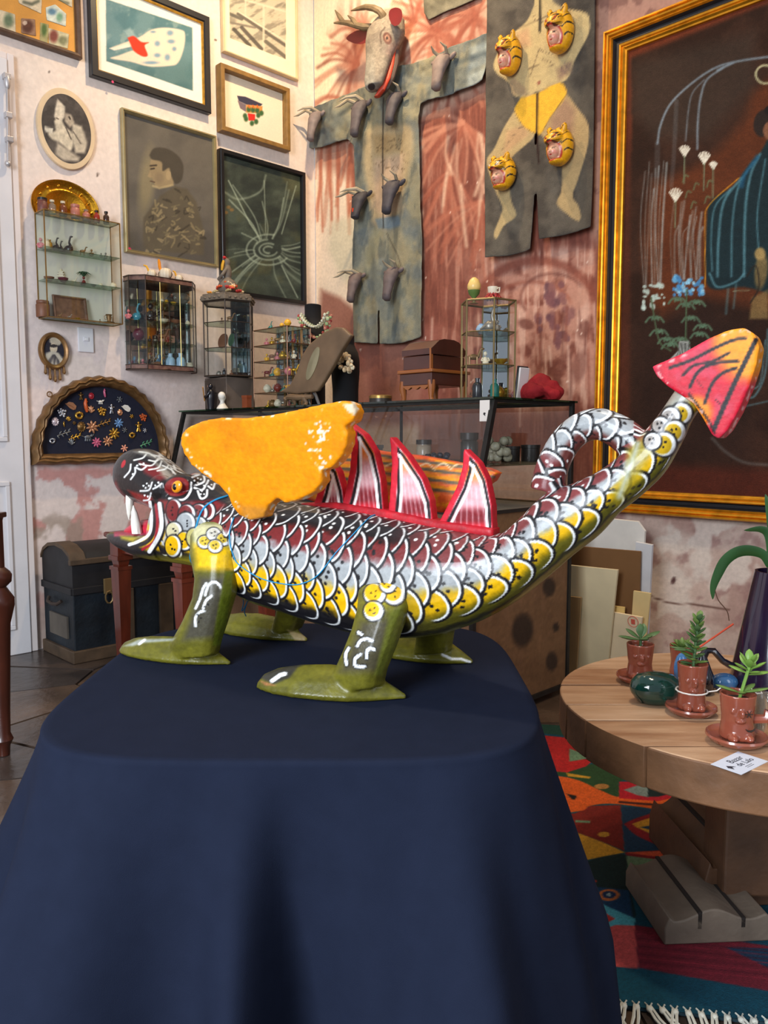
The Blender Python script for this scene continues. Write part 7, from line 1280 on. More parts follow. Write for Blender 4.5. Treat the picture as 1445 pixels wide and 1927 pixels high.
# kneeling figure with flowers on the tower
z0_ = zt5+.042; kf = thing('kneeling_figure', 'grey kneeling figure in a flowered skirt on the glass tower', 'figurine', T(xt, y, z0_, -.75)); H = oz(430, 484, y)-z0_; ST = mat('stone_grey', (112, 102, 90), .7, var=.2)
mb = MB().ell((0, 0, H*.22), (.055, .05, H*.24), 14, 9).ell((0, .0, H*.60), (.026, .022, H*.24), 12, 8).ell((0, -.004, H*.86), (.018, .02, H*.13), 12, 8).tube([(-.02, 0, H*.7), (-.045, -.02, H*.5), (-.02, -.045, H*.4)], .009, 8).tube([(.02, 0, H*.7), (.045, -.02, H*.5), (.02, -.045, H*.4)], .009, 8); V, me = remesh(mb, .004, 2); me.materials.clear(); me.materials.append(ST); me.shade_smooth(); o = bpy.data.objects.new('body', me); COL.objects.link(o); o.parent = kf
rr = random.Random(7); cl4 = [mat('flower_%d' % i, c_, .6) for i, c_ in enumerate([(206, 84, 40), (214, 196, 160), (190, 60, 56), (222, 150, 60), (166, 150, 110)])]
for k in range(34):
    a = rr.uniform(0, 6.28); d = rr.uniform(.03, .125); fx, fy = d*math.cos(a), d*math.sin(a)*.8; mb = MB()
    for j in range(5): b = j*1.2566; mb.ell((.010*math.cos(b), .010*math.sin(b), 0), (.010, .008, .006), 6, 4)
    mb.ell((0, 0, .005), (.006, .006, .005), 6, 4); o = mb.obj('flower', cl4[k % 5], kf, 60); o.location = (fx, fy, max(.006, H*.42*(1-d/.1)+.006)); o.rotation_euler = (rr.uniform(-.4, .4), rr.uniform(-.4, .4), 0)
MB().ell((.004, -.012, H*.99), (.008, .008, .008), 8, 6).ell((.02, -.012, H*.98), (.008, .008, .008), 8, 6).ell((-.01, -.008, H*.98), (.007, .007, .007), 8, 6).obj('red_hair_flower', mat('hair_flower', (190, 30, 34), .5), kf); MB().tube([(.02, -.015, H*.9), (.024, -.02, H*.78), (.018, -.025, H*.65)], [.006, .008, .006], 6).obj('yellow_garland', FM['yellow'], kf)
# wire vitrine
y0_ = 0; xw = oc(531, -.74); hz = oz(520, 622, -.74)-CZ; t = thing('wire_vitrine', 'copper-wire glass vitrine of many small compartments left of the busts', 'display case', T(xw, -.74, CZ)); ww = .135; CP = mat('copper_wire', (116, 82, 58), .4, .6)
for x in (-ww, ww):
    for yy in (-.07, .07): MB().tube([(x, yy, 0), (x, yy, hz)], .003, 6).obj('edge_bar', CP, t)
for z in [.003]+[hz*k/5 for k in range(1, 5)]+[hz]:
    for a, b in (((-ww, -.07), (ww, -.07)), ((-ww, .07), (ww, .07)), ((-ww, -.07), (-ww, .07)), ((ww, -.07), (ww, .07))): MB().tube([(*a, z), (*b, z)], .0025, 5).obj('edge_bar', CP, t)
    MB().box(-ww, ww, -.068, .068, z-.0015, z+.0015).obj('shelf', SHG, t, 0)
for f in (-.33, .33): MB().tube([(ww*f, .07, 0), (ww*f, .07, hz)], .002, 5).obj('edge_bar', CP, t)
for f in (-.5, 0, .5): MB().box(ww*f-.006, ww*f+.006, .066, .069, 0, hz).obj('back_strip', mat('strip_orange', (180, 130, 84), .5), t, 0)
MB().box(-ww, ww, .0695, .0715, 0, hz).obj('mirror_back', mat('mirror', (0, 0, 0)), t, 0); MB().add([(-ww, -.071, 0), (ww, -.071, 0), (ww, -.071, hz), (-ww, -.071, hz)], [(0, 1, 2, 3)]).obj('front_glass', GL, t, 0)
rr = random.Random(12); cn = ['gold', 'brz', 'ivory', 'pewter', 'red', 'teal', 'yellow', 'brown', 'pink']
for lv in range(5):
    for k in range(6):
        f = -.8+k*.32; kd = rr.choice(['seat', 'beast', 'ball', 'bird']); c = cn[(lv*2+k) % 9]; nm = ['bottom', 'second', 'third', 'fourth', 'top'][lv]; od = ['first', 'second', 'third', 'fourth', 'fifth', 'last'][k]
        inside([(f*ww, -.01, kd, hz/5*.55, c, 'tiny ornament, %s from the left on the %s level of the wire vitrine' % (od, nm))], xw, -.74, CZ+hz*lv/5+.002, 'ornaments in the wire vitrine')
for dx, kd, h, c, lb in [(-.06, 'bird', .04, 'teal', 'tiny teal bird standing on the wire vitrine'), (.03, 'ball', .022, 'yellow', 'small yellow ball ornament on the wire vitrine, left of two'), (.075, 'ball', .035, 'yellow', 'larger yellow ball ornament on the wire vitrine, right of two')]: inside([(dx, -.02, kd, h, c, lb)], xw, -.74, CZ+hz+.003, 'ornaments on the wire vitrine')
# small figures on the left end of the counter
y = -.91; t = thing('black_figurine', 'black-clad figurine holding a wooden stick on the counter', 'figurine', T(oc(396, y), y, CZ, -.75)); H = oz(396, 722, y)-CZ
MB().lathe([(.0005, 0), (.016, 0), (.018, H*.2), (.022, H*.4), (.024, H*.55), (.02, H*.7), (.008, H*.8), (.0005, H*.82)], seg=16).ell((0, 0, H*.9), (.013, .013, H*.1), 10, 8).tube([(-.022, 0, H*.68), (-.03, -.015, H*.5), (-.006, -.026, H*.45)], .007, 8).tube([(.022, 0, H*.68), (.03, -.012, H*.52), (.01, -.026, H*.5)], .007, 8).obj('body', FM['black'], t, 60); MB().tube([(-.01, -.032, H*.35), (.04, -.03, H*.85)], .0035, 8).obj('stick', mat('stick_wood', (186, 132, 70), .5), t); MB().ell((-.002, -.011, H*.9), (.008, .005, H*.05), 8, 6).obj('face', mat('fig_face', (150, 110, 90), .5), t)
t = thing('white_bust', 'small white plaster bust in profile on the counter', 'bust', T(oc(418, -.90), -.90, CZ, -.75)); H = oz(420, 740, -.90)-CZ
mb = MB().lathe([(.0005, 0), (.042, 0), (.040, H*.1), (.028, H*.25), (.016, H*.4), (.015, H*.55), (.0005, H*.6)], seg=18, squash=(1, .7)).ell((0, 0, H*.75), (.023, .019, H*.26), 12, 9).ell((-.024, 0, H*.68), (.007, .006, .006), 6, 5).ell((.012, 0, H*.85), (.02, .019, .02), 10, 8); V, me = remesh(mb, .003, 2); me.materials.clear(); me.materials.append(mat('plaster_white', (238, 230, 216), .6)); me.shade_smooth(); o = bpy.data.objects.new('plaster', me); COL.objects.link(o); o.parent = t
small('wood_block_box', 'small upright red-brown wooden box on the counter', 'box', MB().box(-.018, .018, -.014, .014, 0, .05), mat('redbrown_wood', (132, 62, 30), .4, var=.2), (oc(464, -.90), -.90, CZ), .1, None, [('lid', MB().box(-.0195, .0195, -.0155, .0155, .05, .062), mat('redbrown_wood', (0, 0, 0)))])

# ================================================================ round table at the right
RC = (.757, 1.631); RR, RZ, RTH = .380, .45, .078
MRt = basis(gp(RC[0], RC[1], 0), RT, FH, UP); rt_ = thing('round_table', 'round low table of thick pale planks at the right edge', 'table', MRt)
PLK = [mat('plank_%d' % i, c_, .42, var=.30, vscale=5, stretch=(1.2, 7, 7), bump=.12, bscale=30, col2=d_) for i, (c_, d_) in enumerate([((200, 164, 130), (164, 124, 92)), ((190, 152, 118), (150, 108, 76)), ((206, 172, 140), (172, 134, 100))])]
circ = [(RR*math.cos(2*math.pi*k/120), RR*math.sin(2*math.pi*k/120)) for k in range(120)]; ed = [-.40, -.245, -.115, -.02, .112, .235, .40]
for i, (a, b) in enumerate(zip(ed[:-1], ed[1:])):
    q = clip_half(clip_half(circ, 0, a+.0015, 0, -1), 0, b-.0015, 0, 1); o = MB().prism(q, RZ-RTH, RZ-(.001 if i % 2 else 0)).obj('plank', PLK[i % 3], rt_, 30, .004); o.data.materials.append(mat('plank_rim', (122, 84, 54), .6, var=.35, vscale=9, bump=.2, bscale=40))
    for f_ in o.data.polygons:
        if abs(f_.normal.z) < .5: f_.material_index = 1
DW = mat('dark_table_wood', (84, 56, 36), .6, var=.4, vscale=8, bump=.15); GW = mat('grey_worn_wood', (112, 98, 84), .7, var=.35, vscale=8, bump=.2, bscale=50)
MB().box(-.055, .055, -.055, .055, .05, RZ-RTH).obj('pedestal_post', DW, rt_, 0, .006)
def corbel(name, c0, dx, L, Wd, h, m):                                            # scrolled block: profile across, extruded along
    n = 24; pr = [(-Wd/2, .0), (-Wd/2, h*.55)]+[(-Wd/2+.012, h*.9)]+[(-Wd/2+Wd*(k/n), h*(.95+.18*math.sin(k/n*2*math.pi*1.5+2.6))) for k in range(2, n-1)]+[(Wd/2-.01, h*.9), (Wd/2, h*.55), (Wd/2, 0)]
    ax_ = np.array([math.cos(dx), math.sin(dx), 0]); sd = np.array([-ax_[1], ax_[0], 0]); c0 = np.array(c0)
    MB().loft([[tuple(c0+ax_*t_+sd*u+np.array([0, 0, v])) for u, v in pr] for t_ in (0, L)]).obj(name, m, rt_, 30, .003)
    for u in (-Wd*.22, Wd*.18): pp = np.array(c0)+sd*u; MB().loft([[tuple(pp+ax_*t_+sd*a_+np.array([0, 0, z])) for a_, z in ((-.004, h*.5), (.004, h*.5), (.004, h*(.83 if u < 0 else 1.06)), (-.004, h*(.83 if u < 0 else 1.06)))] for t_ in (.0, L)]).obj('dark_groove_strip', mat('groove_dark', (34, 26, 22), .8), rt_, 0)
def rl(px, py, z=0): q = P(px, py, 2, z); d = q-CAM; return np.array([d@RT-RC[0], d@FH-RC[1], z])
f0 = rl(1345, 1783); f1 = rl(1262, 1672); dv = f1-f0; ang = math.atan2(dv[1], dv[0])
fm_ = rl(1352, 1783); corbel('foot_block', (fm_[0], fm_[1], .009), ang, np.linalg.norm(dv)*1.02, .22, .062, GW)
g0 = rl(1445, 1745); corbel('foot_block', (g0[0]-.01, g0[1]+.06, .009), ang, .30, .20, .11, DW)
# things on it
def rp(px, py): q = P(px, py, 2, RZ); return q
TER = mat('terracotta_glaze', (146, 76, 56), .22, var=.15, vscale=20, coat=.5); SAU = mat('saucer_glaze', (150, 84, 64), .2, coat=.6); SUC = [mat('succulent_%d' % i, c_, .45) for i, c_ in enumerate([(78, 110, 66), (104, 134, 66), (120, 160, 70)])]; SOIL = mat('soil', (48, 36, 28), .95)
def face_pot(px, py, r, h, lb, plant, sau=True, face=True, deco=False):
    q = rp(px, py); t = thing('face_pot', lb, 'potted succulent', basis((q[0], q[1], RZ), RT, FH, UP), 'terracotta figure pots on the round table'); z0 = .012 if sau else 0
    if sau: s_ = thing('saucer', lb.split(' with')[0].replace('terracotta', 'glazed saucer under the')+' '+{1203: 'at the back', 1300: 'in the middle', 1385: 'in front'}.get(px, ''), 'saucer', basis((q[0], q[1], RZ), RT, FH, UP), 'glazed saucers'); MB().lathe([(.0005, 0), (r*1.15, 0), (r*1.5, .006), (r*1.72, .014), (r*1.68, .018), (r*1.6, .014), (r*1.3, .009), (.0005, .008)], seg=32).obj('dish', SAU, s_, 50)
    mb = MB().lathe([(.0005, z0), (r*.92, z0), (r*.98, z0+h*.05), (r*.86, z0+h*.4), (r*.95, z0+h*.75), (r*1.02, z0+h), (r*.9, z0+h), (r*.84, z0+h*.8), (.0005, z0+h*.78)], seg=28)
    mb.ell((-r*.15, -r*.95, z0+h*.62), (r*.16, r*.22, h*.10), 8, 6); mb.ell((-r*.2, -r*.9, z0+h*.46), (r*.32, r*.2, h*.05), 8, 6); mb.ell((r*.3, -r*.85, z0+h*.66), (r*.2, r*.12, h*.05), 8, 6); mb.ell((-r*.55, -r*.72, z0+h*.66), (r*.2, r*.12, h*.05), 8, 6)
    for s2 in (-1, 1): mb.ell((s2*r*.45-r*.1, -r*.75, z0+h*.07), (r*.3, r*.5, h*.09), 10, 6)
    V, me = remesh(mb, .0022, 2); me.materials.clear(); me.materials.append(TER); me.shade_smooth(); o = bpy.data.objects.new('pot', me); COL.objects.link(o); o.parent = t
    if deco:
        for k in range(3): a = k*1.047; MB().tube([(r*.25+.007*math.cos(a), -r*.93, z0+h*.62+.007*math.sin(a)), (r*.25-.007*math.cos(a), -r*.93, z0+h*.62-.007*math.sin(a))], .0009, 5).obj('star_stroke', SOIL, t)
        MB().tube([(r*.35+.009*math.cos(a), -r*.93, z0+h*.34+.008*math.sin(a)) for a in (-2.6, -2.0, -1.4, -.8, -.2)], [.0006, .0016, .002, .0016, .0006], 5).obj('moon_stroke', SOIL, t)
        MB().tube([(r*.9, 0, z0+h*.4), (r*1.6, -.005, z0+h*.42), (r*1.75, -.005, z0+h*.6)], [.009, .009, .008], 8).obj('arm', TER, t)
    MB().lathe([(.0005, z0+h*.80), (r*.85, z0+h*.84), (.0005, z0+h*.86)], seg=16).obj('soil', SOIL, t); plant(t, z0+h*.84, r)
def leafm(p0, d, L, w_, th=.25, droop=0.):
    d = Vector(d).normalized(); s_ = d.cross(Vector((0, 0, 1))); s_ = s_.normalized() if s_.length > .01 else Vector((1, 0, 0)); n = s_.cross(d); p0 = Vector(p0); R = []
    for f, ww_ in [(0, .18), (.2, .55), (.45, .95), (.65, 1), (.85, .7), (1, .08)]:
        c = p0+d*L*f-Vector((0, 0, droop*L*f*f)); R.append([tuple(c+s_*math.cos(a*1.0472)*w_*ww_+n*math.sin(a*1.0472)*w_*ww_*th) for a in range(6)])
    return MB().loft(R)
def plA(t, z, r):
    MB().tube([(0, 0, z-.01), (0, 0, z+.028)], .003, 6).obj('stem', SUC[0], t)
    for a, e_, L in [(.2, .35, .05), (3.3, .2, .055), (2.6, .55, .04), (.9, 1.1, .035), (1.7, 1.4, .032), (4.8, .3, .035), (5.6, .45, .03)]: leafm((0, 0, z+.018+.004*e_), (math.cos(a)*math.cos(e_), math.sin(a)*math.cos(e_), math.sin(e_)), L, .0105, .35).obj('leaf', SUC[0], t)
def plB(t, z, r):
    MB().tube([(0, 0, z-.01), (.004, 0, z+.05), (.008, 0, z+.105)], .003, 6).obj('stem', SUC[0], t); rr = random.Random(4)
    for k in range(38): f = k/37; a = k*2.4; e_ = .1+.9*f; leafm((.008*f, 0, z+.002+.10*f), (math.cos(a)*math.cos(e_), math.sin(a)*math.cos(e_), math.sin(e_)), .030-.010*f, .0065, .4).obj('leaf', SUC[k % 2], t)
    for a in (2.9, 3.4): leafm((0, 0, z+.04), (math.cos(a), math.sin(a), .1), .045, .006, .4).obj('leaf', SUC[0], t)
def plC(t, z, r):
    MB().tube([(0, 0, z-.01), (.01, 0, z+.03), (.018, 0, z+.06)], .003, 6).obj('stem', SUC[2], t)
    for k in range(12): a = k*2.4; e_ = .15+k*.09; leafm((.018, 0, z+.045+.0018*k), (math.cos(a)*math.cos(e_), math.sin(a)*math.cos(e_), math.sin(e_)), .038-.001*k, .0068, .4).obj('leaf', SUC[2], t)
    for a, L in ((3.0, .045), (5.9, .05), (.5, .04), (4.4, .03)): leafm((.004, 0, z+.012), (math.cos(a), math.sin(a), .3), L, .007, .4).obj('leaf', SUC[1], t)
def plD(t, z, r):
    for k in range(14): a = k*2.4; e_ = .3+k*.06; leafm((0, 0, z), (math.cos(a)*math.cos(e_), math.sin(a)*math.cos(e_), math.sin(e_)), .03, .0055, .4).obj('leaf', SUC[1], t)
face_pot(1203, 1283, .030, .078, 'terracotta face pot with a spoon-leaved succulent, farthest left on the table', plA)
face_pot(1300, 1343, .029, .092, 'terracotta figure pot with a tall dense succulent and white string round it', plB)
face_pot(1385, 1398, .031, .082, 'terracotta figure pot with a star and moon and a light green succulent', plC, deco=True)
face_pot(1282, 1268, .028, .07, 'terracotta pot with small leaves and an orange stick, half hidden at the back', plD, sau=False)
q = rp(1300, 1343); MB_ = MB().tube([(.030*math.cos(a*.4189), .030*math.sin(a*.4189), 0) for a in range(15)], .0016, 6, True); MB_.tube([(.028, -.01, 0), (.045, -.012, .003), (.055, -.01, .010)], .0013, 5); o = MB_.obj('string_tie', mat('white_string', (232, 228, 220), .8), None); o.matrix_world = basis((q[0], q[1], RZ+.048), RT, FH, UP); tag(o, 'white string tied round the waist of the tall succulent pot', 'string')
a, b = rp(1282, 1268)+np.array([0, 0, .06]), None; d0 = P(1310, 1222, 2, RZ+.075); d1 = PP(1380, 1174, d0, FH); o = MB().tube([(0, 0, 0), tuple(d1-d0)], .0022, 8).ell((0, 0, 0), (.004, .004, .004), 8, 6).obj('orange_stick', mat('orange_stick', (206, 72, 40), .5), None); o.location = d0; tag(o, 'thin orange-red stick slanting out of the back pot', 'stick')
q = rp(1232, 1322); o = MB().lathe([(.0005, 0), (.7, .06), (.95, .35), (1.0, .5), (.93, .72), (.7, .92), (.3, 1), (.0005, 1.01)], seg=36); o.v = [(x*.053, yv*.040, z*.064) for x, yv, z in o.v]; o.ell((.054, 0, .034), (.008, .006, .006), 8, 6)
o = o.obj('glass_egg', mat('green_glass', (30, 92, 78), .06, coat=.8, var=.5, vscale=18, col2=(16, 52, 48)), None, 70); o.matrix_world = basis((q[0], q[1], RZ), RT, FH, UP); o.data.materials[0].node_tree.nodes['Principled BSDF'].inputs['Transmission Weight'].default_value = .35; tag(o, 'shiny green glass egg-shaped paperweight on the round table', 'paperweight')
q = rp(1318, 1303); t = thing('glass_bird', 'dark glass bird with a curved neck behind the middle pot', 'figurine', basis((q[0], q[1], RZ), RT, FH, UP)); DG = mat('dark_glass', (14, 16, 30), .06, coat=.9)
MB().lathe([(.0005, 0), (.022, 0), (.028, .015), (.026, .04), (.014, .07), (.008, .085), (.0005, .086)], seg=20).obj('body', DG, t, 60); MB().tube([(0, 0, .075), (.01, 0, .092), (.025, 0, .092), (.045, 0, .07), (.062, 0, .060), (.072, 0, .063)], [.010, .008, .007, .007, .008, .003], 10).obj('neck', DG, t); MB().ell((-.04, .01, .05), (.016, .012, .035), 12, 8).obj('blue_wing', mat('blue_glass', (60, 110, 160), .08, coat=.8), t); MB().ell((.055, .01, .02), (.03, .02, .02), 12, 8).obj('blue_foot', mat('blue_glass', (0, 0, 0)), t)
q = rp(1456, 1296); t = thing('purple_vase', 'tall dark purple vase tapering upward with a long-leaved plant', 'vase', basis((q[0], q[1], RZ), RT, FH, UP)); hv_ = P(1440, 1072, 1, q[1])[2]-RZ; kx = 1/1512*((q-CAM)@FH)
rb_, rt2 = 82*kx, 44*kx; MB().lathe([(.0005, 0), (rb_*.94, 0), (rb_, .008), (rb_*.97, hv_*.1), (rt2, hv_*.97), (rt2*.97, hv_), (rt2*.86, hv_), (rt2*.84, hv_*.9), (.0005, hv_*.88)], seg=36).obj('body', mat('purple_glaze', (34, 22, 46), .14, coat=.7, var=.2, vscale=12), t, 50)
MB().lathe([(.024, hv_*.9), (.024, hv_+.022), (.026, hv_+.024), (.022, hv_+.024), (.021, hv_*.9)], seg=20).obj('inner_glass', solidglass('inner_glass', (210, 214, 200)), t)
PLG = mat('plant_green', (44, 84, 40), .35, var=.25, vscale=12)
def ribbon_leaf(pts, w_):
    V, F = [], []; L = curve(pts, 6); n = len(L)
    for i, p_ in enumerate(L):
        tg = L[min(i+1, n-1)]-L[max(i-1, 0)]; tg = tg/np.linalg.norm(tg); s_ = np.cross(tg, np.array([0, 1, .3])); s_ /= np.linalg.norm(s_); f = i/(n-1); ww_ = w_*math.sin(math.pi*min(1, .08+f*.92))**.7+.0006; m_ = np.cross(tg, s_)
        V += [tuple(p_-s_*ww_), tuple(p_+m_*ww_*.35), tuple(p_+s_*ww_), tuple(p_+m_*(ww_*.35-.0012))]
    for i in range(n-1):
        for j in range(4): F.append((i*4+j, i*4+(j+1) % 4, i*4+4+(j+1) % 4, i*4+4+j))
    return MB().add(V, F)
def vl(px, py): w2 = PP(px, py, q, FH)-np.array([q[0], q[1], RZ]); return (w2@RT, w2@FH, w2[2])
for pts, w_ in [([(1447, 1066), (1436, 1044), (1410, 1036), (1385, 1040), (1364, 1056), (1350, 1082), (1342, 1105), (1341, 1128)], .013), ([(1448, 1060), (1446, 1010), (1432, 996), (1400, 998)], .008), ([(1452, 1060), (1470, 1000), (1500, 980), (1530, 1000)], .012), ([(1450, 1060), (1452, 1000), (1448, 960), (1440, 930)], .009)]: ribbon_leaf([vl(x, y) for x, y in pts], w_).obj('leaf', PLG, t, 60)
MB().tube([vl(x, y) for x, y in curve([(1345, 1110), (1352, 1130), (1368, 1150), (1372, 1168)], 4)], .0012, 5).obj('tendril', mat('dry_tendril', (92, 62, 44), .7), t)
q = rp(1440, 1346); small('glass_dish', 'clear patterned glass dish at the right edge of the round table', 'dish', MB().lathe([(.0005, 0), (.03, 0), (.045, .012), (.05, .03), (.046, .03), (.04, .014), (.0005, .006)], seg=28), solidglass('dish_glass', (214, 206, 190), .08), (q[0], q[1], RZ), 0, None, [('rim_beads', MB().tube([(.05*math.cos(a*.3142), .05*math.sin(a*.3142), .031) for a in range(20)], .0025, 6, True), solidglass('dish_glass', (0, 0, 0)))])
q = rp(1428, 1385); t = thing('glass_leaf', 'clear ribbed glass leaf standing behind the star pot', 'ornament', basis((q[0], q[1], RZ), RT, FH, UP)); CG = solidglass('leaf_glass', (206, 200, 184), .1)
o = MB().lathe([(.0005, -.08), (.7, -.06), (1, 0), (.7, .06), (.0005, .08)], seg=24); o.v = [(x*.016, z*.06, yv*.04+.04) for x, yv, z in o.v]; o.obj('leaf_blade', CG, t, 60); MB().lathe([(.0005, 0), (.014, 0), (.012, .004), (.0005, .006)], seg=14).obj('foot', CG, t)
q = rp(1418, 1352); t2 = small('white_bow', 'small white string bow at the right of the star pot', 'string', MB().tube([(0, 0, .05), (.008, 0, .062), (.014, 0, .054), (0, 0, .05), (-.008, 0, .06), (-.012, 0, .05), (0, 0, .05), (.004, 0, .03), (.006, 0, .001)], .0016, 6), mat('white_string', (0, 0, 0)), (q[0], q[1], RZ))
# business card with its lettering
cc = [rp(1332, 1441), rp(1392, 1419), rp(1442, 1429), rp(1400, 1456)]; c0 = sum(cc)/4; ex = (rp(1442, 1429)-rp(1400, 1456)+rp(1392, 1419)-rp(1332, 1441)); ex[2] = 0; ex /= np.linalg.norm(ex); ey = np.cross(UP, ex); lw_ = np.linalg.norm(cc[1]-cc[0])*.5+np.linalg.norm(cc[2]-cc[3])*.5; lh = abs((cc[0]-cc[3])@ey)
MCd = basis((c0[0], c0[1], RZ+.0002), ex, ey, UP); cdo = MB().box(-lw_/2, lw_/2, -lh/2, lh/2, 0, .0006).obj('business_card', mat('card_paper', (214, 222, 236), .5), None, 0); cdo.matrix_world = MCd; tag(cdo, 'pale blue printed card lying at the front of the round table', 'card'); INKM = mat('card_ink', (40, 44, 56), .6)
def text(body, size, loc, parent, m, nm):
    cu_ = bpy.data.curves.new(nm, 'FONT'); cu_.body = body; cu_.size = size; cu_.align_x = 'CENTER'; cu_.align_y = 'CENTER'; cu_.extrude = .0001; cu_.resolution_u = 3
    o = bpy.data.objects.new('tmp_text', cu_); COL.objects.link(o); dg = bpy.context.evaluated_depsgraph_get(); me = bpy.data.meshes.new_from_object(o.evaluated_get(dg)); bpy.data.objects.remove(o)
    me.materials.clear(); me.materials.append(m); o = bpy.data.objects.new(nm, me); COL.objects.link(o); o.parent = parent; o.location = loc; return o
text('Bazar', lw_*.20, (.06*lw_, lh*.2, .0008), cdo, INKM, 'lettering'); text('de Lalo', lw_*.18, (.10*lw_, -lh*.08, .0008), cdo, INKM, 'lettering')
for k in range(2): MB().box(-lw_*.10, lw_*.14, -lh*(.27+.07*k)-.0004, -lh*(.27+.07*k)+.0004, .0006, .0008).obj('fine_print', INKM, cdo, 0)
MB().prism([(-lw_*.42, lh*.0), (-lw_*.36, lh*.12), (-lw_*.30, lh*.02), (-lw_*.24, -lh*.10), (-lw_*.33, -lh*.05), (-lw_*.38, -lh*.18)], .0006, .0008).obj('printed_bird', INKM, cdo, 0)

# ================================================================ rug
r0 = rl(1115, 1893)+np.array([RC[0], RC[1], 0]); r1 = rl(1445, 1925)+np.array([RC[0], RC[1], 0]); ex2 = (r1-r0)/np.linalg.norm(r1-r0); an = math.atan2(ex2[1], ex2[0])-.03; exr = np.array([math.cos(an), math.sin(an), 0]); eyr = np.array([-exr[1], exr[0], 0])
exw = RT*exr[0]+FH*exr[1]; eyw = RT*eyr[0]+FH*eyr[1]; o0 = gp(r0[0], r0[1], 0)-exw*.26; MRg = basis((o0[0], o0[1], .001), exw, eyw, UP)
rug = thing('rug', 'woven wool rug with bright fish shapes and a white fringe under the round table', 'rug', MRg)
def prug(X, Y):
    p = Pt(X, Y, (16, 62, 78)); r = random.Random(1)
    def g(L, c, s_=2.): p.poly([(1040+x/3.523, 1380+y/3.523) for x, y in L], c, s_)
    TE, CO_, MA, OR, RE, GRN, DG_, NV, YE, SG = (12, 70, 88), (206, 84, 80), (116, 30, 44), (214, 92, 30), (176, 34, 34), (40, 72, 40), (20, 44, 44), (26, 58, 84), (206, 152, 44), (106, 138, 106)
    p.all((Y > 1200)*1., TE)
    g([(-400, 1180), (545, 1270), (570, 1560), (-400, 1470)], CO_); g([(540, 1270), (1500, 1420), (1500, 1720), (570, 1555)], MA); g([(1140, 1415), (1500, 1430), (1500, 1590)], NV)
    for k in range(9): p.line([(1040+560/3.52, 1380+(1330+k*26)/3.52), (1040+1450/3.52, 1380+(1420+k*26)/3.52)], 2, (86, 18, 34) if k % 2 else (150, 40, 56), 2, .7)
    # big fish 1
    g([(-400, 800), (180, 850), (300, 815), (490, 810), (510, 1000), (545, 1250), (400, 1200), (130, 1050), (-400, 1000)], DG_); g([(130, 1000), (500, 1040), (540, 1250), (420, 1220), (150, 1060)], (22, 62, 96)); p.ell(1040+372/3.523, 1380+1072/3.523, 20, 11, (204, 116, 60)); p.ell(1040+372/3.523, 1380+1070/3.523, 13, 7, (20, 50, 90)); p.ell(1040+374/3.523, 1380+1070/3.523, 4, 3, (150, 170, 170))
    g([(130, 955), (290, 975), (285, 990), (130, 985)], (190, 50, 40)); g([(150, 1060), (300, 1120), (550, 1230), (540, 1275), (420, 1270), (190, 1340), (180, 1290), (150, 1100)], (86, 178, 190)); g([(150, 1120), (300, 1160), (415, 1230), (330, 1270), (180, 1310), (160, 1180)], (190, 52, 44)); g([(165, 1165), (260, 1185), (340, 1220), (260, 1240), (180, 1260)], (44, 120, 170)); g([(175, 1200), (230, 1215), (180, 1235)], (190, 52, 44))
    # sage and coral above
    g([(490, 810), (700, 830), (900, 890), (1040, 960), (900, 990), (560, 1030), (505, 1000)], SG); g([(480, 790), (930, 760), (1500, 900), (1500, 1000), (1010, 940), (800, 850), (490, 810)], (134, 24, 34)); g([(480, 790), (700, 780), (920, 740), (960, 850), (700, 820)], (206, 84, 50))
    g([(170, 660), (330, 720), (480, 790), (340, 815), (180, 850), (-400, 800), (-400, 600)], YE)
    # maroon fish 2
    g([(-400, 560), (150, 530), (250, 480), (450, 475), (475, 780), (330, 720), (170, 660), (-400, 640)], (122, 34, 26)); p.ell(1040+338/3.523, 1380+670/3.523, 11, 5, (204, 150, 50)); g([(150, 575), (250, 580), (245, 595), (150, 590)], SG)
    g([(455, 485), (720, 510), (780, 560), (960, 560), (1500, 640), (1500, 800), (900, 760), (480, 785)], (22, 56, 84)); g([(470, 600), (560, 560), (730, 510), (770, 520), (690, 560), (560, 605), (690, 690), (840, 770), (760, 765), (560, 680)], (140, 26, 32)); g([(525, 600), (700, 540), (830, 530), (890, 555), (720, 600), (560, 625)], YE); g([(540, 615), (700, 650), (860, 720), (910, 750), (830, 760), (700, 690)], YE); g([(690, 630), (850, 570), (940, 560), (870, 610), (760, 660)], (140, 26, 32)); g([(770, 640), (900, 580), (1000, 580), (1010, 620), (880, 655)], SG); g([(780, 650), (920, 690), (1000, 700), (960, 730), (860, 700)], SG); g([(890, 660), (1000, 610), (1060, 610), (970, 690)], (140, 26, 32))
    # orange band
    g([(-400, 240), (90, 290), (300, 360), (440, 420), (900, 430), (1500, 520), (1500, 660), (1060, 610), (880, 540), (440, 470), (250, 480), (150, 520), (-400, 540)], OR); p.line([(1040+440/3.52, 1380+455/3.52), (1040+900/3.52, 1380+490/3.52), (1040+1230/3.52, 1380+500/3.52)], 4, (70, 30, 20), 2)
    g([(90, 400), (230, 430), (130, 440)], (24, 24, 24)); g([(160, 410), (300, 370), (440, 430), (260, 470), (140, 470)], (222, 96, 34))
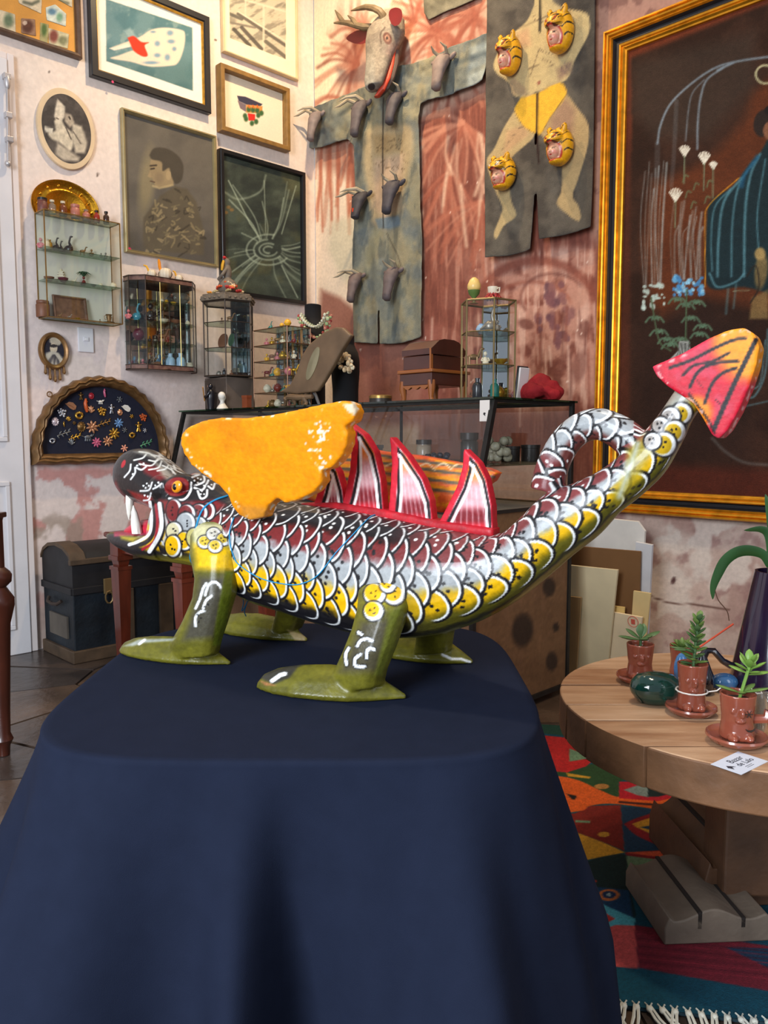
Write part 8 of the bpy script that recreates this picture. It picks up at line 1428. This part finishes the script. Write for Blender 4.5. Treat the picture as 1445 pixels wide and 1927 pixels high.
    # green fish 3
    g([(-400, 200), (120, 240), (250, 205), (420, 220), (560, 300), (440, 320), (440, 420), (300, 370), (100, 290)], GRN); p.ell(1040+325/3.523, 1380+352/3.523, 14, 5, (170, 120, 60)); g([(90, 262), (250, 288), (245, 300), (100, 285)], YE); g([(440, 320), (620, 320), (900, 400), (700, 450), (440, 430)], (176, 24, 40)); g([(470, 375), (560, 345), (640, 350), (640, 425), (560, 410)], (120, 136, 130)); g([(630, 350), (860, 380), (700, 420), (630, 420)], (22, 40, 40))
    g([(-400, -20), (110, 30), (260, 130), (100, 260), (-400, 220)], RE); g([(110, 100), (260, 155), (110, 200)], SG); g([(90, 190), (290, 160), (220, 220), (90, 260)], (186, 34, 34)); g([(-400, -400), (300, -400), (560, 250), (260, 150), (110, 20), (-400, -40)], (30, 66, 52))
    return p.noise(2.2, .28, 3, 2).noise(30, .1, 8).c
V, me = gridmesh(np.linspace(0, 1.35, 330), np.linspace(0, 1.38, 380), lambda a, b: np.stack([a, b, .006+.002*fbm(a*100, b*100, 9, 2)], 1)); X, Y = proj(xfm(MRg, V)); vobj('weave', me, prug(X, Y), vmat('wool', .95, .5, 500, var=.12), rug)
MB().box(0, 1.35, 0, 1.38, 0, .005).obj('rug_backing', mat('wool_back', (30, 56, 66), .95), rug, 0)
FR = mat('fringe_cotton', (206, 204, 190), .9); rr = random.Random(9)
for k in range(62):
    x = .012+k*.0215; L = rr.uniform(.05, .09); s_ = rr.uniform(-.03, .05)
    mb = MB().ell((x, -.002, .007), (.006, .007, .005), 7, 5)
    for j in (-1, 1): mb.tube([(x+j*.003, .004, .008), (x+s_*.3+j*.004, -L*.4, .006), (x+s_+j*.006, -L, .003)], [.0025, .003, .0018], 5)
    mb.tube([(x-.006, .012, .008), (x, 0, .009), (x+.006, .012, .008)], .0016, 5); mb.obj('fringe_tassel', FR, rug, 60)
# orange cable on the floor behind the table
q = [P(x, y, 2, .006) for x, y in curve([(1046, 1262), (1072, 1257), (1100, 1259), (1122, 1264), (1150, 1274), (1190, 1282)], 4)]
o = MB().tube([tuple(a-q[0]) for a in q], .0045, 8).obj('floor_cable', mat('cable_orange', (196, 84, 40), .5), None); o.location = q[0]; tag(o, 'orange cable lying on the floor by the leaning boards', 'cable')
